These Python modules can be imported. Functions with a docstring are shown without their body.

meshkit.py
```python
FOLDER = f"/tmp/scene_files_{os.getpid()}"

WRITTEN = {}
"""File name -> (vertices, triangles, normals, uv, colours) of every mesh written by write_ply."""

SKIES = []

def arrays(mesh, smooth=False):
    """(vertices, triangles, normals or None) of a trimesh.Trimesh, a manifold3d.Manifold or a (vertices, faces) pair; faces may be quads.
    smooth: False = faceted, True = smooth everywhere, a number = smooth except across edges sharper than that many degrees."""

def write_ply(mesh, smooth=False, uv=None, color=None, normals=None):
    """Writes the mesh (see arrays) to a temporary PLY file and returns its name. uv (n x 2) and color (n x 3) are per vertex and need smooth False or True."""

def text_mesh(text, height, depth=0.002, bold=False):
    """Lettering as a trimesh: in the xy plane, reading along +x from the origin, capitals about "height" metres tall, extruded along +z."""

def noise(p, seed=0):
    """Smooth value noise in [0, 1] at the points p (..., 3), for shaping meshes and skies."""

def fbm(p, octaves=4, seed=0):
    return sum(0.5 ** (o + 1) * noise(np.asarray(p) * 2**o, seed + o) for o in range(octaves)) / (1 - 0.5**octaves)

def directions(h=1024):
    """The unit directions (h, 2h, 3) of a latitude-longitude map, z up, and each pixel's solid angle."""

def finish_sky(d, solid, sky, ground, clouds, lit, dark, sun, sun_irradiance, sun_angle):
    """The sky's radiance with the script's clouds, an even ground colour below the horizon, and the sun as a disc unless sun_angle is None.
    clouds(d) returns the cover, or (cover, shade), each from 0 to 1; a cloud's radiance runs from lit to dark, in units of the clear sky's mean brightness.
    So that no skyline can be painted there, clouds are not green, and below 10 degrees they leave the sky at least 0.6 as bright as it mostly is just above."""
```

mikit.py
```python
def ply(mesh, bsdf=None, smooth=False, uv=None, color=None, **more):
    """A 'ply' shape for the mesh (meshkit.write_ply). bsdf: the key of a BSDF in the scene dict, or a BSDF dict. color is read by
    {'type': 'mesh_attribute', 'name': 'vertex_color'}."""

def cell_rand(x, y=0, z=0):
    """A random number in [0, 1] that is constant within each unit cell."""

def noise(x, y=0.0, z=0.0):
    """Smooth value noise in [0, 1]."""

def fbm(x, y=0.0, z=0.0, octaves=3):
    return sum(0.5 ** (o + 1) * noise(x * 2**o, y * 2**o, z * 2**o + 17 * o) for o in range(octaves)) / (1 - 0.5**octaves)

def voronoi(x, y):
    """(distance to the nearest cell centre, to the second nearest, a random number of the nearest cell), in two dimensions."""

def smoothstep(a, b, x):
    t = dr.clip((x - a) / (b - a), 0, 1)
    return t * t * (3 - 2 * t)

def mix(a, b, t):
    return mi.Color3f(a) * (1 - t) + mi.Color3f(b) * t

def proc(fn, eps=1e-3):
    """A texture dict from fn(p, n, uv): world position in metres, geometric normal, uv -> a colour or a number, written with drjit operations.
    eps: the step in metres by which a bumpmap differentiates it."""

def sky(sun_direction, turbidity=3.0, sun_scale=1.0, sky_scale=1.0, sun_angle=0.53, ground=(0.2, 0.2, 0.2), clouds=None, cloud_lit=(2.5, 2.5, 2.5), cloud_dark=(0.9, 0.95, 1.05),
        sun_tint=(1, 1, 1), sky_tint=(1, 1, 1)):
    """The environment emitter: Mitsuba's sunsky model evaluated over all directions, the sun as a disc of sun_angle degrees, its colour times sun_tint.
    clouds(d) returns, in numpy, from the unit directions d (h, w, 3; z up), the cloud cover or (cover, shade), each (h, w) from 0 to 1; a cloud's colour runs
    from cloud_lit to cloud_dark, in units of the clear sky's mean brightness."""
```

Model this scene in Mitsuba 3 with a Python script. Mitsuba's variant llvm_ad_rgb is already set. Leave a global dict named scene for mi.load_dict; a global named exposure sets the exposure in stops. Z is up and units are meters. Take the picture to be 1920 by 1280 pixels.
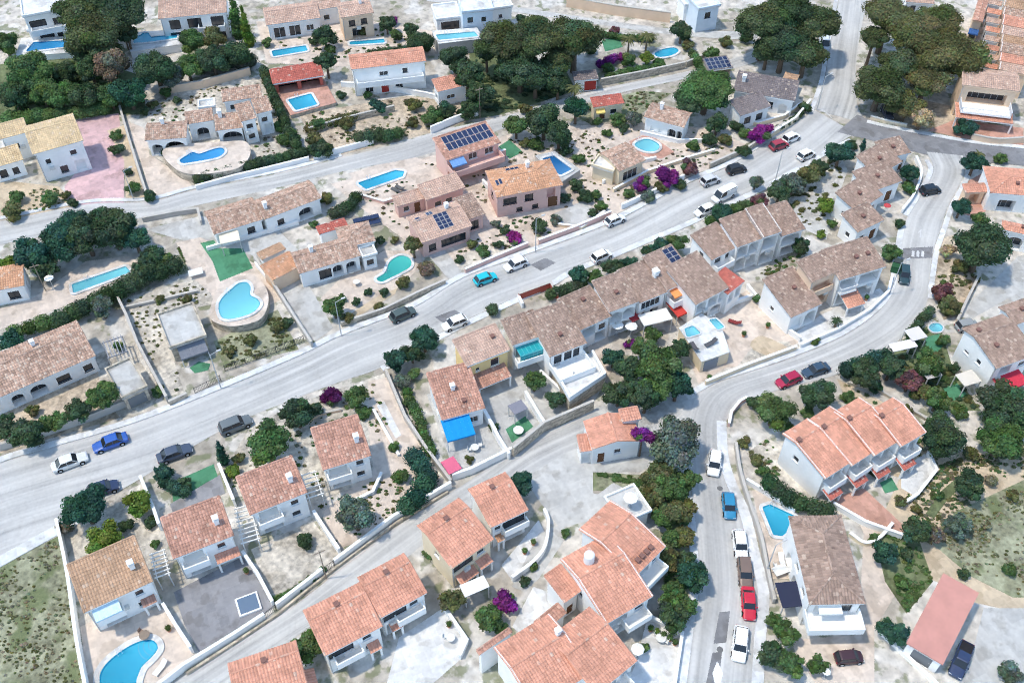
import math, random
import numpy as np, trimesh, manifold3d as m3, shapely
from shapely.geometry import Polygon, LineString
import drjit as dr, mitsuba as mi, mikit, meshkit
from mikit import proc, noise, fbm, smoothstep, cell_rand, mix

# ------------------------------------------------------------------ camera, sky, exposure
FOV_Y, PITCH, HGT, BACK = 37.0, 48.0, 108.0, 110.0        # a drone about 108 m up, looking north and down
SUN = (-0.40, -0.07, 1.0)
exposure = 1.64
PI = math.pi
T = mi.ScalarTransform4f
p_ = math.radians(PITCH)
EYE = np.array([0, -BACK, HGT])
FW = np.array([0, math.cos(p_), -math.sin(p_)]); UP = np.array([0, math.sin(p_), math.cos(p_)])
scene, labels = {}, {}
scene['camera'] = {'type': 'perspective', 'fov': FOV_Y, 'fov_axis': 'y', 'near_clip': 1.0, 'far_clip': 2000.0,
                   'to_world': T().look_at(origin=EYE.tolist(), target=(EYE + FW).tolist(), up=[0, 0, 1])}
scene['sky'] = mikit.sky(SUN, turbidity=3.0, sun_angle=3.0, sun_scale=.72, sky_scale=3.2, sun_tint=(.96, 1.04, 1.14), sky_tint=(1.08, 1.0, .86))

# the survey: the photograph is 1920 x 1280; a mark on it, with its height above the street, gives a place on the map
FL = 640 / math.tan(math.radians(FOV_Y / 2))
def ray(px, py):
    return FW + np.array([1.0, 0, 0]) * ((px - 960) / FL) + UP * ((640 - py) / FL)
def at(px, py, z=0.0):
    d = ray(px, py)
    return EYE + d * ((z - EYE[2]) / d[2])
def ppm(P):                                                # picture pixels per metre there
    return FL / float(np.dot(np.asarray(P) - EYE, FW))
def at2(pts, z=0.0):
    return np.array([at(a, b, z)[:2] for a, b in pts])

# ------------------------------------------------------------------ materials
def pal_fn(cols, n_div=1000.0):
    cols = [mi.Color3f(*c) for c in cols]
    def pick(u):
        k = dr.floor(u / n_div)
        out = mi.Color3f(cols[0])
        for i, c in enumerate(cols[1:], 1):
            out = dr.select(dr.abs(k - i) < 0.5, c, out)
        return out
    return pick
ROOF = dict(salmon=(.585, .30, .215), redbrown=(.46, .262, .20), greybrown=(.335, .24, .195), mottled=(.42, .285, .22), beige=(.46, .30, .20),
            ochre=(.60, .46, .29), orange=(.54, .305, .19), red=(.45, .145, .115), pinkbeige=(.50, .35, .28), dark=(.21, .18, .18))
RK = list(ROOF)
TW, TC = 0.34, 0.44                                       # a pantile's width and course
rpick = pal_fn(list(ROOF.values()))
def roof_fn(p, n, uv):
    u, v = uv.x, uv.y
    k = dr.floor(u / 1000.0)
    s = u - k * 1000.0
    a, b = dr.floor(s / TW), dr.floor(v / TC)
    r1, r2 = cell_rand(a, b, k), cell_rand(a + 71, b, k + 5)
    var = dr.select(dr.abs(k - 3) < .5, .60, dr.select((k > .5) & (k < 2.5), .40, .26))
    c = rpick(u)
    c = c * (1 + var * (r1 - .5))
    pale = dr.select(dr.abs(k - 3) < .5, .22, dr.select(k < .5, -.06, -.01))
    c = mix(c, mi.Color3f(.62, .52, .43), smoothstep(1 - pale - .1, 1.0, r2) * .6)
    patch = fbm(p.x * .5, p.y * .5, p.z * .5, 3)
    c = c * (.84 + .32 * patch)
    dirt = smoothstep(.56, .75, fbm(p.x * .9 + 40, p.y * .9, p.z, 3))
    return mix(c, c * mi.Color3f(.70, .68, .68), dirt * .5)
WALL = dict(white=(.86, .855, .835), cream=(.78, .66, .48), yellow=(.78, .58, .28), pink=(.70, .47, .41), grey=(.42, .42, .41), stone=(.46, .40, .32),
            buff=(.78, .58, .42), red=(.45, .13, .10), concrete=(.50, .47, .43), coral=(.53, .265, .225), paleblue=(.66, .74, .82))
WK = list(WALL)
wpick = pal_fn(list(WALL.values()), 1.0)
def wall_fn(p, n, uv):
    c = wpick(uv.x + .5)
    st = fbm(p.x * .8, p.y * .8, p.z * .25, 3)
    gr = fbm(p.x * 3, p.y * 3, p.z * 3, 2)
    stone = dr.select(dr.abs(dr.floor(uv.x + .5) - 5) < .5, 1.0, 0.0)
    c = c * (.84 + .2 * st + .08 * gr)
    blk = cell_rand(dr.floor((p.x + p.y * .7) * 1.6 + .5 * dr.floor(p.z * 3)), dr.floor(p.y * 1.2), dr.floor(p.z * 3))
    c = c * (1 + stone * (blk - .5) * .6)
    low = smoothstep(.6, .0, p.z + .9 * st) * .4
    return mix(c, c * mi.Color3f(.72, .66, .58), low)
PAVE = dict(concrete=(.47, .465, .45), gravel=(.50, .46, .40), dirt=(.45, .375, .29), terracotta=(.50, .29, .23), pink=(.56, .38, .385), turf=(.085, .24, .14),
            grass=(.14, .165, .09), tarmac=(.255, .255, .27), white=(.63, .63, .625), cream=(.585, .50, .43), scrub=(.27, .275, .19), asphalt=(.225, .225, .235), stonegrey=(.38, .37, .35), sand=(.52, .425, .31), kerb=(.62, .63, .64))
PK = list(PAVE)
ppick = pal_fn(list(PAVE.values()), 1.0)
def pave_fn(p, n, uv):
    c = ppick(uv.x + .5)
    k = dr.floor(uv.x + .5)
    soft = dr.select((dr.abs(k - 1) < .5) | (dr.abs(k - 2) < .5) | (dr.abs(k - 6) < .5) | (dr.abs(k - 10) < .5), 1.0, .28)
    a, b = fbm(p.x * .35, p.y * .35, 3.0, 4), fbm(p.x * 2.4, p.y * 2.4, 9.0, 3)
    c = c * (1 + soft * (1.0 * (a - .5) + .9 * (b - .5)))
    green = smoothstep(.5, .72, fbm(p.x * .45 + 9, p.y * .45, 1.0, 4)) * dr.select((dr.abs(k - 10) < .5), .8, dr.select(dr.abs(k - 6) < .5, .5, 0.0))
    hard = 1 - dr.select(soft > .5, 1.0, 0.0)
    xr, yr = p.x * .91 + p.y * .41, p.y * .91 - p.x * .41
    c = c * (1 + hard * (.16 * (cell_rand(dr.floor(xr * .9), dr.floor(yr * .9), k) - .5) + .10 * (cell_rand(dr.floor(xr * .22), dr.floor(yr * .3), k + 9) - .5)))
    stain = smoothstep(.54, .70, fbm(p.x * .7 + 60, p.y * .7, 5.0, 4))
    c = mix(c, c * mi.Color3f(.74, .72, .69), stain * .7)
    return mix(c, mi.Color3f(.13, .16, .075), green)
def ground_fn(p, n, uv):
    a, b, d = fbm(p.x * .12, p.y * .12, 0.0, 4), fbm(p.x * 1.3, p.y * 1.3, 4.0, 4), fbm(p.x * .3 + 30, p.y * .3, 2.0, 3)
    c = mix((.36, .325, .275), (.53, .49, .44), smoothstep(.3, .7, a))
    c = mix(c, mi.Color3f(.58, .56, .53), smoothstep(.52, .68, d) * .7)
    c = c * (.60 + .80 * b)
    return mix(c, mi.Color3f(.15, .17, .09), smoothstep(.56, .74, fbm(p.x * .7, p.y * .7, 7.0, 4)) * .75)
def road_fn(p, n, uv):
    s, t = uv.x, uv.y                                     # along and across the carriageway
    a = fbm(p.x * .22, p.y * .22, 0.0, 4)
    b = fbm(p.x * 4, p.y * 4, 2.0, 2)
    track = fbm(s * .035, t * 1.9, 5.0, 4)
    c = mi.Color3f(.495, .488, .474) * (.80 + .26 * a + .12 * (b - .5) + .62 * (track - .5))
    cr = smoothstep(.025, .0, dr.abs(fbm(p.x * .16, p.y * .16, 11.0, 4) - .5)) * .05
    return c * (1 - cr)
def diffuse(tex):
    return {'type': 'twosided', 'bsdf': {'type': 'diffuse', 'reflectance': tex}}
VC = {'type': 'mesh_attribute', 'name': 'vertex_color'}
scene['roof_tiles'] = diffuse(proc(roof_fn))
scene['stucco'] = diffuse(proc(wall_fn))
scene['paving'] = diffuse(proc(pave_fn))
scene['soil'] = diffuse(proc(ground_fn))
scene['tarmac'] = diffuse(proc(road_fn))
scene['matte'] = diffuse(VC)
scene['leaves'] = {'type': 'principledthin', 'base_color': VC, 'roughness': .75, 'diff_trans': .5, 'spec_trans': 0.0}
scene['enamel'] = {'type': 'twosided', 'bsdf': {'type': 'principled', 'base_color': VC, 'roughness': .35, 'specular': .5, 'clearcoat': .8, 'clearcoat_gloss': .9}}
scene['window_glass'] = {'type': 'twosided', 'bsdf': {'type': 'principled', 'base_color': VC, 'roughness': .08, 'specular': .6}}
scene['water'] = {'type': 'bumpmap', 'arbitrary': proc(lambda p, n, uv: fbm(p.x * 1.6, p.y * 1.6, 0.0, 3), eps=.02), 'scale': .05,
                  'bsdf': {'type': 'twosided', 'bsdf': {'type': 'principled', 'base_color': VC, 'roughness': .06, 'specular': .5}}}

# ------------------------------------------------------------------ naming
_n = {}
def numbered(k):
    if k not in _n:
        _n[k] = 0
        return k
    _n[k] += 1
    return f'{k}_{_n[k]:03d}'
def thing(name, label, cat=None, group=None, kind=None):
    k = numbered(name)
    labels[k] = {'label': label}
    if cat: labels[k]['category'] = cat
    if group: labels[k]['group'] = group
    if kind: labels[k]['kind'] = kind
    return k
def struct(name, label): return thing(name, label, None, None, 'structure')
def part(parent, name, label=None, kind=None):
    k = numbered(parent + '__' + name)
    if label or kind:
        labels[k] = {}
        if label: labels[k]['label'] = label
        if kind: labels[k]['kind'] = kind
    return k

# ------------------------------------------------------------------ mesh builder
class Mesh:
    def __init__(s): s.v, s.f, s.c, s.n = [], [], [], 0
    def add(s, v, f, c=None):
        v, f = np.asarray(v, float), np.asarray(f, int)
        if f.shape[1] == 4: f = np.vstack([f[:, [0, 1, 2]], f[:, [0, 2, 3]]])
        s.v.append(v); s.f.append(f + s.n); s.n += len(v)
        s.c.append(np.tile(c, (len(v), 1)) if c is not None and np.ndim(c) == 1 else c)
        return s
    def box(s, x0, x1, y0, y1, z0, z1, c=None):
        v = np.array([[x, y, z] for x in (x0, x1) for y in (y0, y1) for z in (z0, z1)], float)
        return s.add(v, BOXF, c)
    def arr(s): return np.vstack(s.v), np.vstack(s.f)
BOXF = np.array([[0, 1, 3], [0, 3, 2], [4, 6, 7], [4, 7, 5], [0, 4, 5], [0, 5, 1], [2, 3, 7], [2, 7, 6], [0, 2, 6], [0, 6, 4], [1, 5, 7], [1, 7, 3]])
def mani(m):
    q = m.to_mesh()
    return np.array(q.vert_properties[:, :3], float), np.array(q.tri_verts, int)
def to_mani(v, f):
    return m3.Manifold(m3.Mesh(np.asarray(v, np.float32), np.asarray(f, np.uint32)))
def mbox(x0, x1, y0, y1, z0, z1):
    return m3.Manifold.cube([x1 - x0, y1 - y0, z1 - z0]).translate([x0, y0, z0])
class Frame:                                               # a plan position and a turn
    def __init__(s, o, ex, z=0.0):
        s.o = np.array([o[0], o[1], z], float); ex = np.asarray(ex[:2], float); ex = ex / np.linalg.norm(ex)
        s.ex = np.array([ex[0], ex[1], 0]); s.ey = np.array([-ex[1], ex[0], 0])
    def w(s, v):
        v = np.asarray(v, float)
        return s.o + v[:, :1] * s.ex + v[:, 1:2] * s.ey + v[:, 2:3] * np.array([0, 0, 1.0])
WORLD = Frame((0, 0), (1, 0))
def emit(key, m, bsdf='matte', col=None, frame=WORLD, pal=None, smooth=False, uv=None, jit=.0):
    v, f = m.arr() if isinstance(m, Mesh) else m
    v = frame.w(v)
    kw = {}
    if bsdf in ('matte', 'leaves', 'enamel', 'window_glass', 'water'):
        if isinstance(m, Mesh) and m.c[0] is not None: c = np.vstack(m.c)
        else: c = np.tile(col, (len(v), 1))
        if jit: c = c * (1 + jit * (meshkit.noise(v * 2.3)[:, None] - .5))
        kw['color'] = c
    elif bsdf in ('stucco', 'paving'):
        kw['uv'] = np.column_stack([np.full(len(v), (WK if bsdf == 'stucco' else PK).index(pal) + .02), np.zeros(len(v))])
    elif uv is not None: kw['uv'] = uv
    scene[key] = mikit.ply((v, f), bsdf, smooth, **kw)
    return key
def polys(g):
    return [q for q in getattr(g, 'geoms', [g]) if q.geom_type == 'Polygon' and q.area > 1e-4]
def slab(g, z0, z1):
    m = Mesh()
    for q in polys(g):
        t = trimesh.creation.extrude_polygon(q, z1 - z0, engine='earcut')
        m.add(np.array(t.vertices) + [0, 0, z0], t.faces)
    return m
def sheet(g, z):
    m = Mesh()
    for q in polys(g):
        v, f = trimesh.creation.triangulate_polygon(q, engine='earcut')
        v = np.column_stack([v, np.full(len(v), z)])
        n = np.cross(v[f[:, 1]] - v[f[:, 0]], v[f[:, 2]] - v[f[:, 0]])[:, 2]
        f = np.where((n < 0)[:, None], f[:, ::-1], f)
        m.add(v, f)
    return m
def smooth_poly(xy, n=5):                                  # closed Catmull-Rom
    xy = np.asarray(xy, float); k = len(xy); out = []
    for i in range(k):
        a, b, c, d = xy[i - 1], xy[i], xy[(i + 1) % k], xy[(i + 2) % k]
        for t in np.arange(n) / n:
            out.append(.5 * (2 * b + (c - a) * t + (2 * a - 5 * b + 4 * c - d) * t * t + (3 * b - a - 3 * c + d) * t ** 3))
    return np.array(out)
def smooth_line(xy, n=6):
    xy = np.asarray(xy, float); P = np.vstack([2 * xy[0] - xy[1], xy, 2 * xy[-1] - xy[-2]]); out = []
    for i in range(1, len(P) - 2):
        a, b, c, d = P[i - 1:i + 3]
        for t in np.arange(n) / n:
            out.append(.5 * (2 * b + (c - a) * t + (2 * a - 5 * b + 4 * c - d) * t * t + (3 * b - a - 3 * c + d) * t ** 3))
    return np.vstack([out, xy[-1:]])
def cyl(p0, p1, r0, r1, n=8, caps=True):
    p0, p1 = np.asarray(p0, float), np.asarray(p1, float); d = p1 - p0; d /= np.linalg.norm(d)
    a = np.cross(d, [0, 0, 1] if abs(d[2]) < .9 else [1, 0, 0]); a /= np.linalg.norm(a); b = np.cross(d, a)
    t = np.arange(n) * 2 * PI / n; ring = np.cos(t)[:, None] * a + np.sin(t)[:, None] * b
    v = np.vstack([p0 + ring * r0, p1 + ring * r1, [p0], [p1]]); i = np.arange(n); j = (i + 1) % n
    f = np.vstack([np.c_[i, j, j + n], np.c_[i, j + n, i + n]] + ([np.c_[j, i, i * 0 + 2 * n], np.c_[i + n, j + n, i * 0 + 2 * n + 1]] if caps else []))
    return v, f
def dome(r, h, n=12, k=4):                                 # a cap: base ring at z=0
    v = [[r * math.cos(a) * math.cos(b), r * math.sin(a) * math.cos(b), h * math.sin(b)] for b in np.linspace(0, PI / 2 * .98, k + 1) for a in np.arange(n) * 2 * PI / n]
    f = [[i * n + j, i * n + (j + 1) % n, (i + 1) * n + (j + 1) % n, (i + 1) * n + j] for i in range(k) for j in range(n)]
    return np.array(v), np.array(f)

# ------------------------------------------------------------------ setting pieces
TAKEN = []                                                 # where no weeds grow
def patch(name, label, pts, pal, z=.02, soft=False):
    xy = at2(pts)
    if soft: xy = smooth_poly(xy, 4)
    if name in ('driveway', 'plaza', 'patio', 'car_park', 'path') or pal in ('tarmac', 'white', 'pink', 'turf'): TAKEN.append(Polygon(xy).buffer(0))
    return emit(struct(name, label), sheet(Polygon(xy).buffer(0), z), 'paving', pal=pal)
def ribbon(name, label, a, b, z, bsdf='tarmac', pal=None):
    """A street between two kerb lines (picture marks on the ground)."""
    L, R = [smooth_line(at2(q), 8) for q in (a, b)]
    def resample(q, n=140):
        d = np.r_[0, np.cumsum(np.linalg.norm(np.diff(q, axis=0), axis=1))]
        t = np.linspace(0, d[-1], n)
        return np.column_stack([np.interp(t, d, q[:, 0]), np.interp(t, d, q[:, 1])]), t
    L, t1 = resample(L); R, t2 = resample(R)
    n = len(L); k = 7
    TAKEN.append(Polygon(np.vstack([L, R[::-1]])).buffer(.6))
    w = np.linspace(0, 1, k)
    v = (L[:, None] * (1 - w)[None, :, None] + R[:, None] * w[None, :, None]).reshape(-1, 2)
    width = np.linalg.norm(L - R, axis=1)
    uv = np.column_stack([np.repeat((t1 + t2) / 2, k), (w[None] * width[:, None]).ravel()])
    i = (np.arange(n - 1)[:, None] * k + np.arange(k - 1)[None]).ravel()
    f = np.vstack([np.c_[i, i + 1, i + k + 1], np.c_[i, i + k + 1, i + k]])
    v = np.column_stack([v, np.full(len(v), z)])
    if np.cross(v[f[0, 1]] - v[f[0, 0]], v[f[0, 2]] - v[f[0, 0]])[2] < 0: f = f[:, ::-1]
    key = struct(name, label)
    return emit(key, (v, f), bsdf, uv=uv, pal=pal)
def pavement(label, pts, w, pal='kerb', h=.12, smooth=True):
    xy = at2(pts)
    if smooth and len(xy) > 2: xy = smooth_line(xy, 6)
    g = LineString(xy).buffer(w / 2, cap_style=2, join_style=2)
    return emit(struct('pavement', label), slab(g, -.05, h), 'paving', pal=pal)
def wall(label, pts, h, pal='white', t=.28, z0=0.0, name='garden_wall', cat='wall', cap=True, smooth=False):
    xy = at2(pts, z0)
    if smooth: xy = smooth_line(xy, 5)
    k = thing(name, label, cat)
    L = LineString(xy)
    g = L.buffer(t / 2, cap_style=2, join_style=2)
    emit(part(k, 'wall_face') if cap else k, slab(g, z0 - .1, z0 + h), 'stucco', pal=pal)
    if cap:
        emit(part(k, 'coping'), slab(L.buffer(t / 2 + .05, cap_style=2, join_style=2), z0 + h, z0 + h + .07), 'stucco', pal='white' if pal in ('white', 'cream', 'yellow', 'pink') else 'concrete')
    return k
def fence(label, pts, h, col=(.08, .08, .08), z0=0.0, gap=1.6):
    xy = at2(pts, z0); k = thing('railing_fence', label, 'fence')
    for a, b in zip(xy[:-1], xy[1:]):
        F = Frame(a, b - a, z0); L = np.linalg.norm(b - a); n = max(1, round(L / gap))
        m = Mesh()
        for z in (.12, h - .06): m.box(0, L, -.025, .025, z, z + .05)
        emit(part(k, 'rail'), m, 'matte', col, F)
        for i in range(n + 1): emit(part(k, 'post'), Mesh().box(i * L / n - .04, i * L / n + .04, -.04, .04, 0, h + .05), 'matte', col, F)
        m = Mesh()
        for x in np.arange(.15, L, .22): m.box(x - .02, x + .02, -.015, .015, .14, h - .04)
        emit(part(k, 'bar', kind='stuff'), m, 'matte', col, F)
    return k
def platform(name, label, pts, h, pal, top, soft=False):
    xy = at2(pts, h)
    if soft: xy = smooth_poly(xy, 5)
    g = Polygon(xy).buffer(0); TAKEN.append(g.buffer(.5))
    k = struct(name, label)
    emit(part(k, 'retaining_wall'), slab(g, -.1, h), 'stucco', pal=pal)
    emit(part(k, 'paving'), slab(g.buffer(.06), h, h + .05), 'paving', pal=top)
    return k
WATER = dict(cyan=(.025, .31, .47), blue=(.02, .20, .44), pale=(.14, .45, .53), teal=(.03, .33, .30), deep=(.015, .11, .28))
def pool(label, pts, col='cyan', z=.03, soft=False, cope=.45, cpal='white'):
    xy = at2(pts, z)
    if soft: xy = smooth_poly(xy, 6)
    g = Polygon(xy).buffer(0)
    if not soft: g = g.buffer(-.3).buffer(.3)
    k = thing('swimming_pool', label, 'swimming pool'); TAKEN.append(g.buffer(cope + .5))
    emit(part(k, 'coping'), slab(g.buffer(cope, join_style=1).difference(g), z - .03, z + .16), 'paving', pal=cpal)
    c = np.array(WATER[col])
    v, f = sheet(g, z + .03).arr()
    v, f = trimesh.remesh.subdivide_to_size(v, f, .7)
    q = v[:, :2] - v[:, :2].mean(0); ax = np.linalg.svd(q, full_matrices=False)[2][0]; t = q @ ax; t = (t - t.min()) / np.ptp(t)
    if ax[0] < 0: t = 1 - t
    m = Mesh().add(v, f); m.c = [c * (.80 + .40 * t[:, None] ** 1.5) + np.array([.03, .05, .04]) * t[:, None] ** 2]   # shallow end, deep end
    emit(part(k, 'water'), m, 'water')
    if col in ('cyan', 'blue', 'pale'):
        b = g.bounds
        emit(part(k, 'liner'), slab(g.difference(g.buffer(-.10)), z - .02, z + .10), 'matte', c * .7 + np.array([.0, .05, .1]))
    ext = max(polys(g), key=lambda q: q.area).exterior
    q = np.array(ext.interpolate(.12, normalized=True).coords[0]); q2 = np.array(ext.interpolate(.125, normalized=True).coords[0])
    F = Frame(q, q2 - q, z)
    m = Mesh()
    for x in (-.25, .25):
        m.add(*cyl([x, -.35, .1], [x, -.3, .95], .03, .03, 6)); m.add(*cyl([x, -.3, .95], [x, .25, .8], .03, .03, 6)); m.add(*cyl([x, .25, .8], [x, .3, .02], .03, .03, 6))
    emit(part(k, 'ladder'), m, 'enamel', (.6, .62, .65), F)
    return k

# ------------------------------------------------------------------ houses
def slope_tiles(P0, es, et, L, t0, t1, pal, s_off=0.0):
    """Rows of half-round tiles on one slope: the eave runs from P0 along es, et climbs; t0, t1 are where the slope begins and ends at s."""
    P0, es, et = (np.asarray(q, float) for q in (P0, es, et)); nn = np.cross(es, et)
    if nn[2] < 0: nn = -nn
    n = max(2, int(round(L / TW)))
    s = np.arange(n * 4 + 1) / 4.0 * (L / n)
    prof = np.tile([0, .055, .08, .055], n + 1)[:len(s)]
    a, b = np.asarray(t0(s), float) * np.ones_like(s), np.asarray(t1(s), float) * np.ones_like(s)
    lo, hi = a.min(), b.max(); c = max(1, int(math.ceil((hi - lo) / TC)))
    ts, lift = [], []
    for i in range(c):
        ts += [lo + i * TC + .002, min(lo + (i + 1) * TC - .002, hi)]; lift += [.045, .0]
    ts, lift = np.array(ts), np.array(lift)
    tt = np.clip(ts[:, None], a[None], b[None])
    wob = .012 * np.sin(s * 2.1 + 3 * P0[0])
    hgt = .02 + prof[None] + lift[:, None] + wob[None]
    v = P0 + s[None, :, None] * es + tt[..., None] * et + hgt[..., None] * nn
    k = len(s); r = len(ts)
    i = (np.arange(r - 1)[:, None] * k + np.arange(k - 1)[None]).ravel()
    f = np.vstack([np.c_[i, i + 1, i + k + 1], np.c_[i, i + k + 1, i + k]])
    uv = np.stack([np.broadcast_to(s[None] * (TW / (L / n)) * .9999 + .002, tt.shape), tt], -1)
    uv[..., 0] += RK.index(pal) * 1000.0 + s_off
    v, uv = v.reshape(-1, 3), uv.reshape(-1, 2)
    area = np.linalg.norm(np.cross(v[f[:, 1]] - v[f[:, 0]], v[f[:, 2]] - v[f[:, 0]]), axis=1)
    f = f[area > 1e-5]
    if len(f) and np.cross(v[f[0, 1]] - v[f[0, 0]], v[f[0, 2]] - v[f[0, 0]])[2] < 0: f = f[:, ::-1]
    return v, f, uv
FRAMES = dict(w=(.75, .75, .74), d=(.13, .08, .06), k=(.03, .03, .035))
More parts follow.
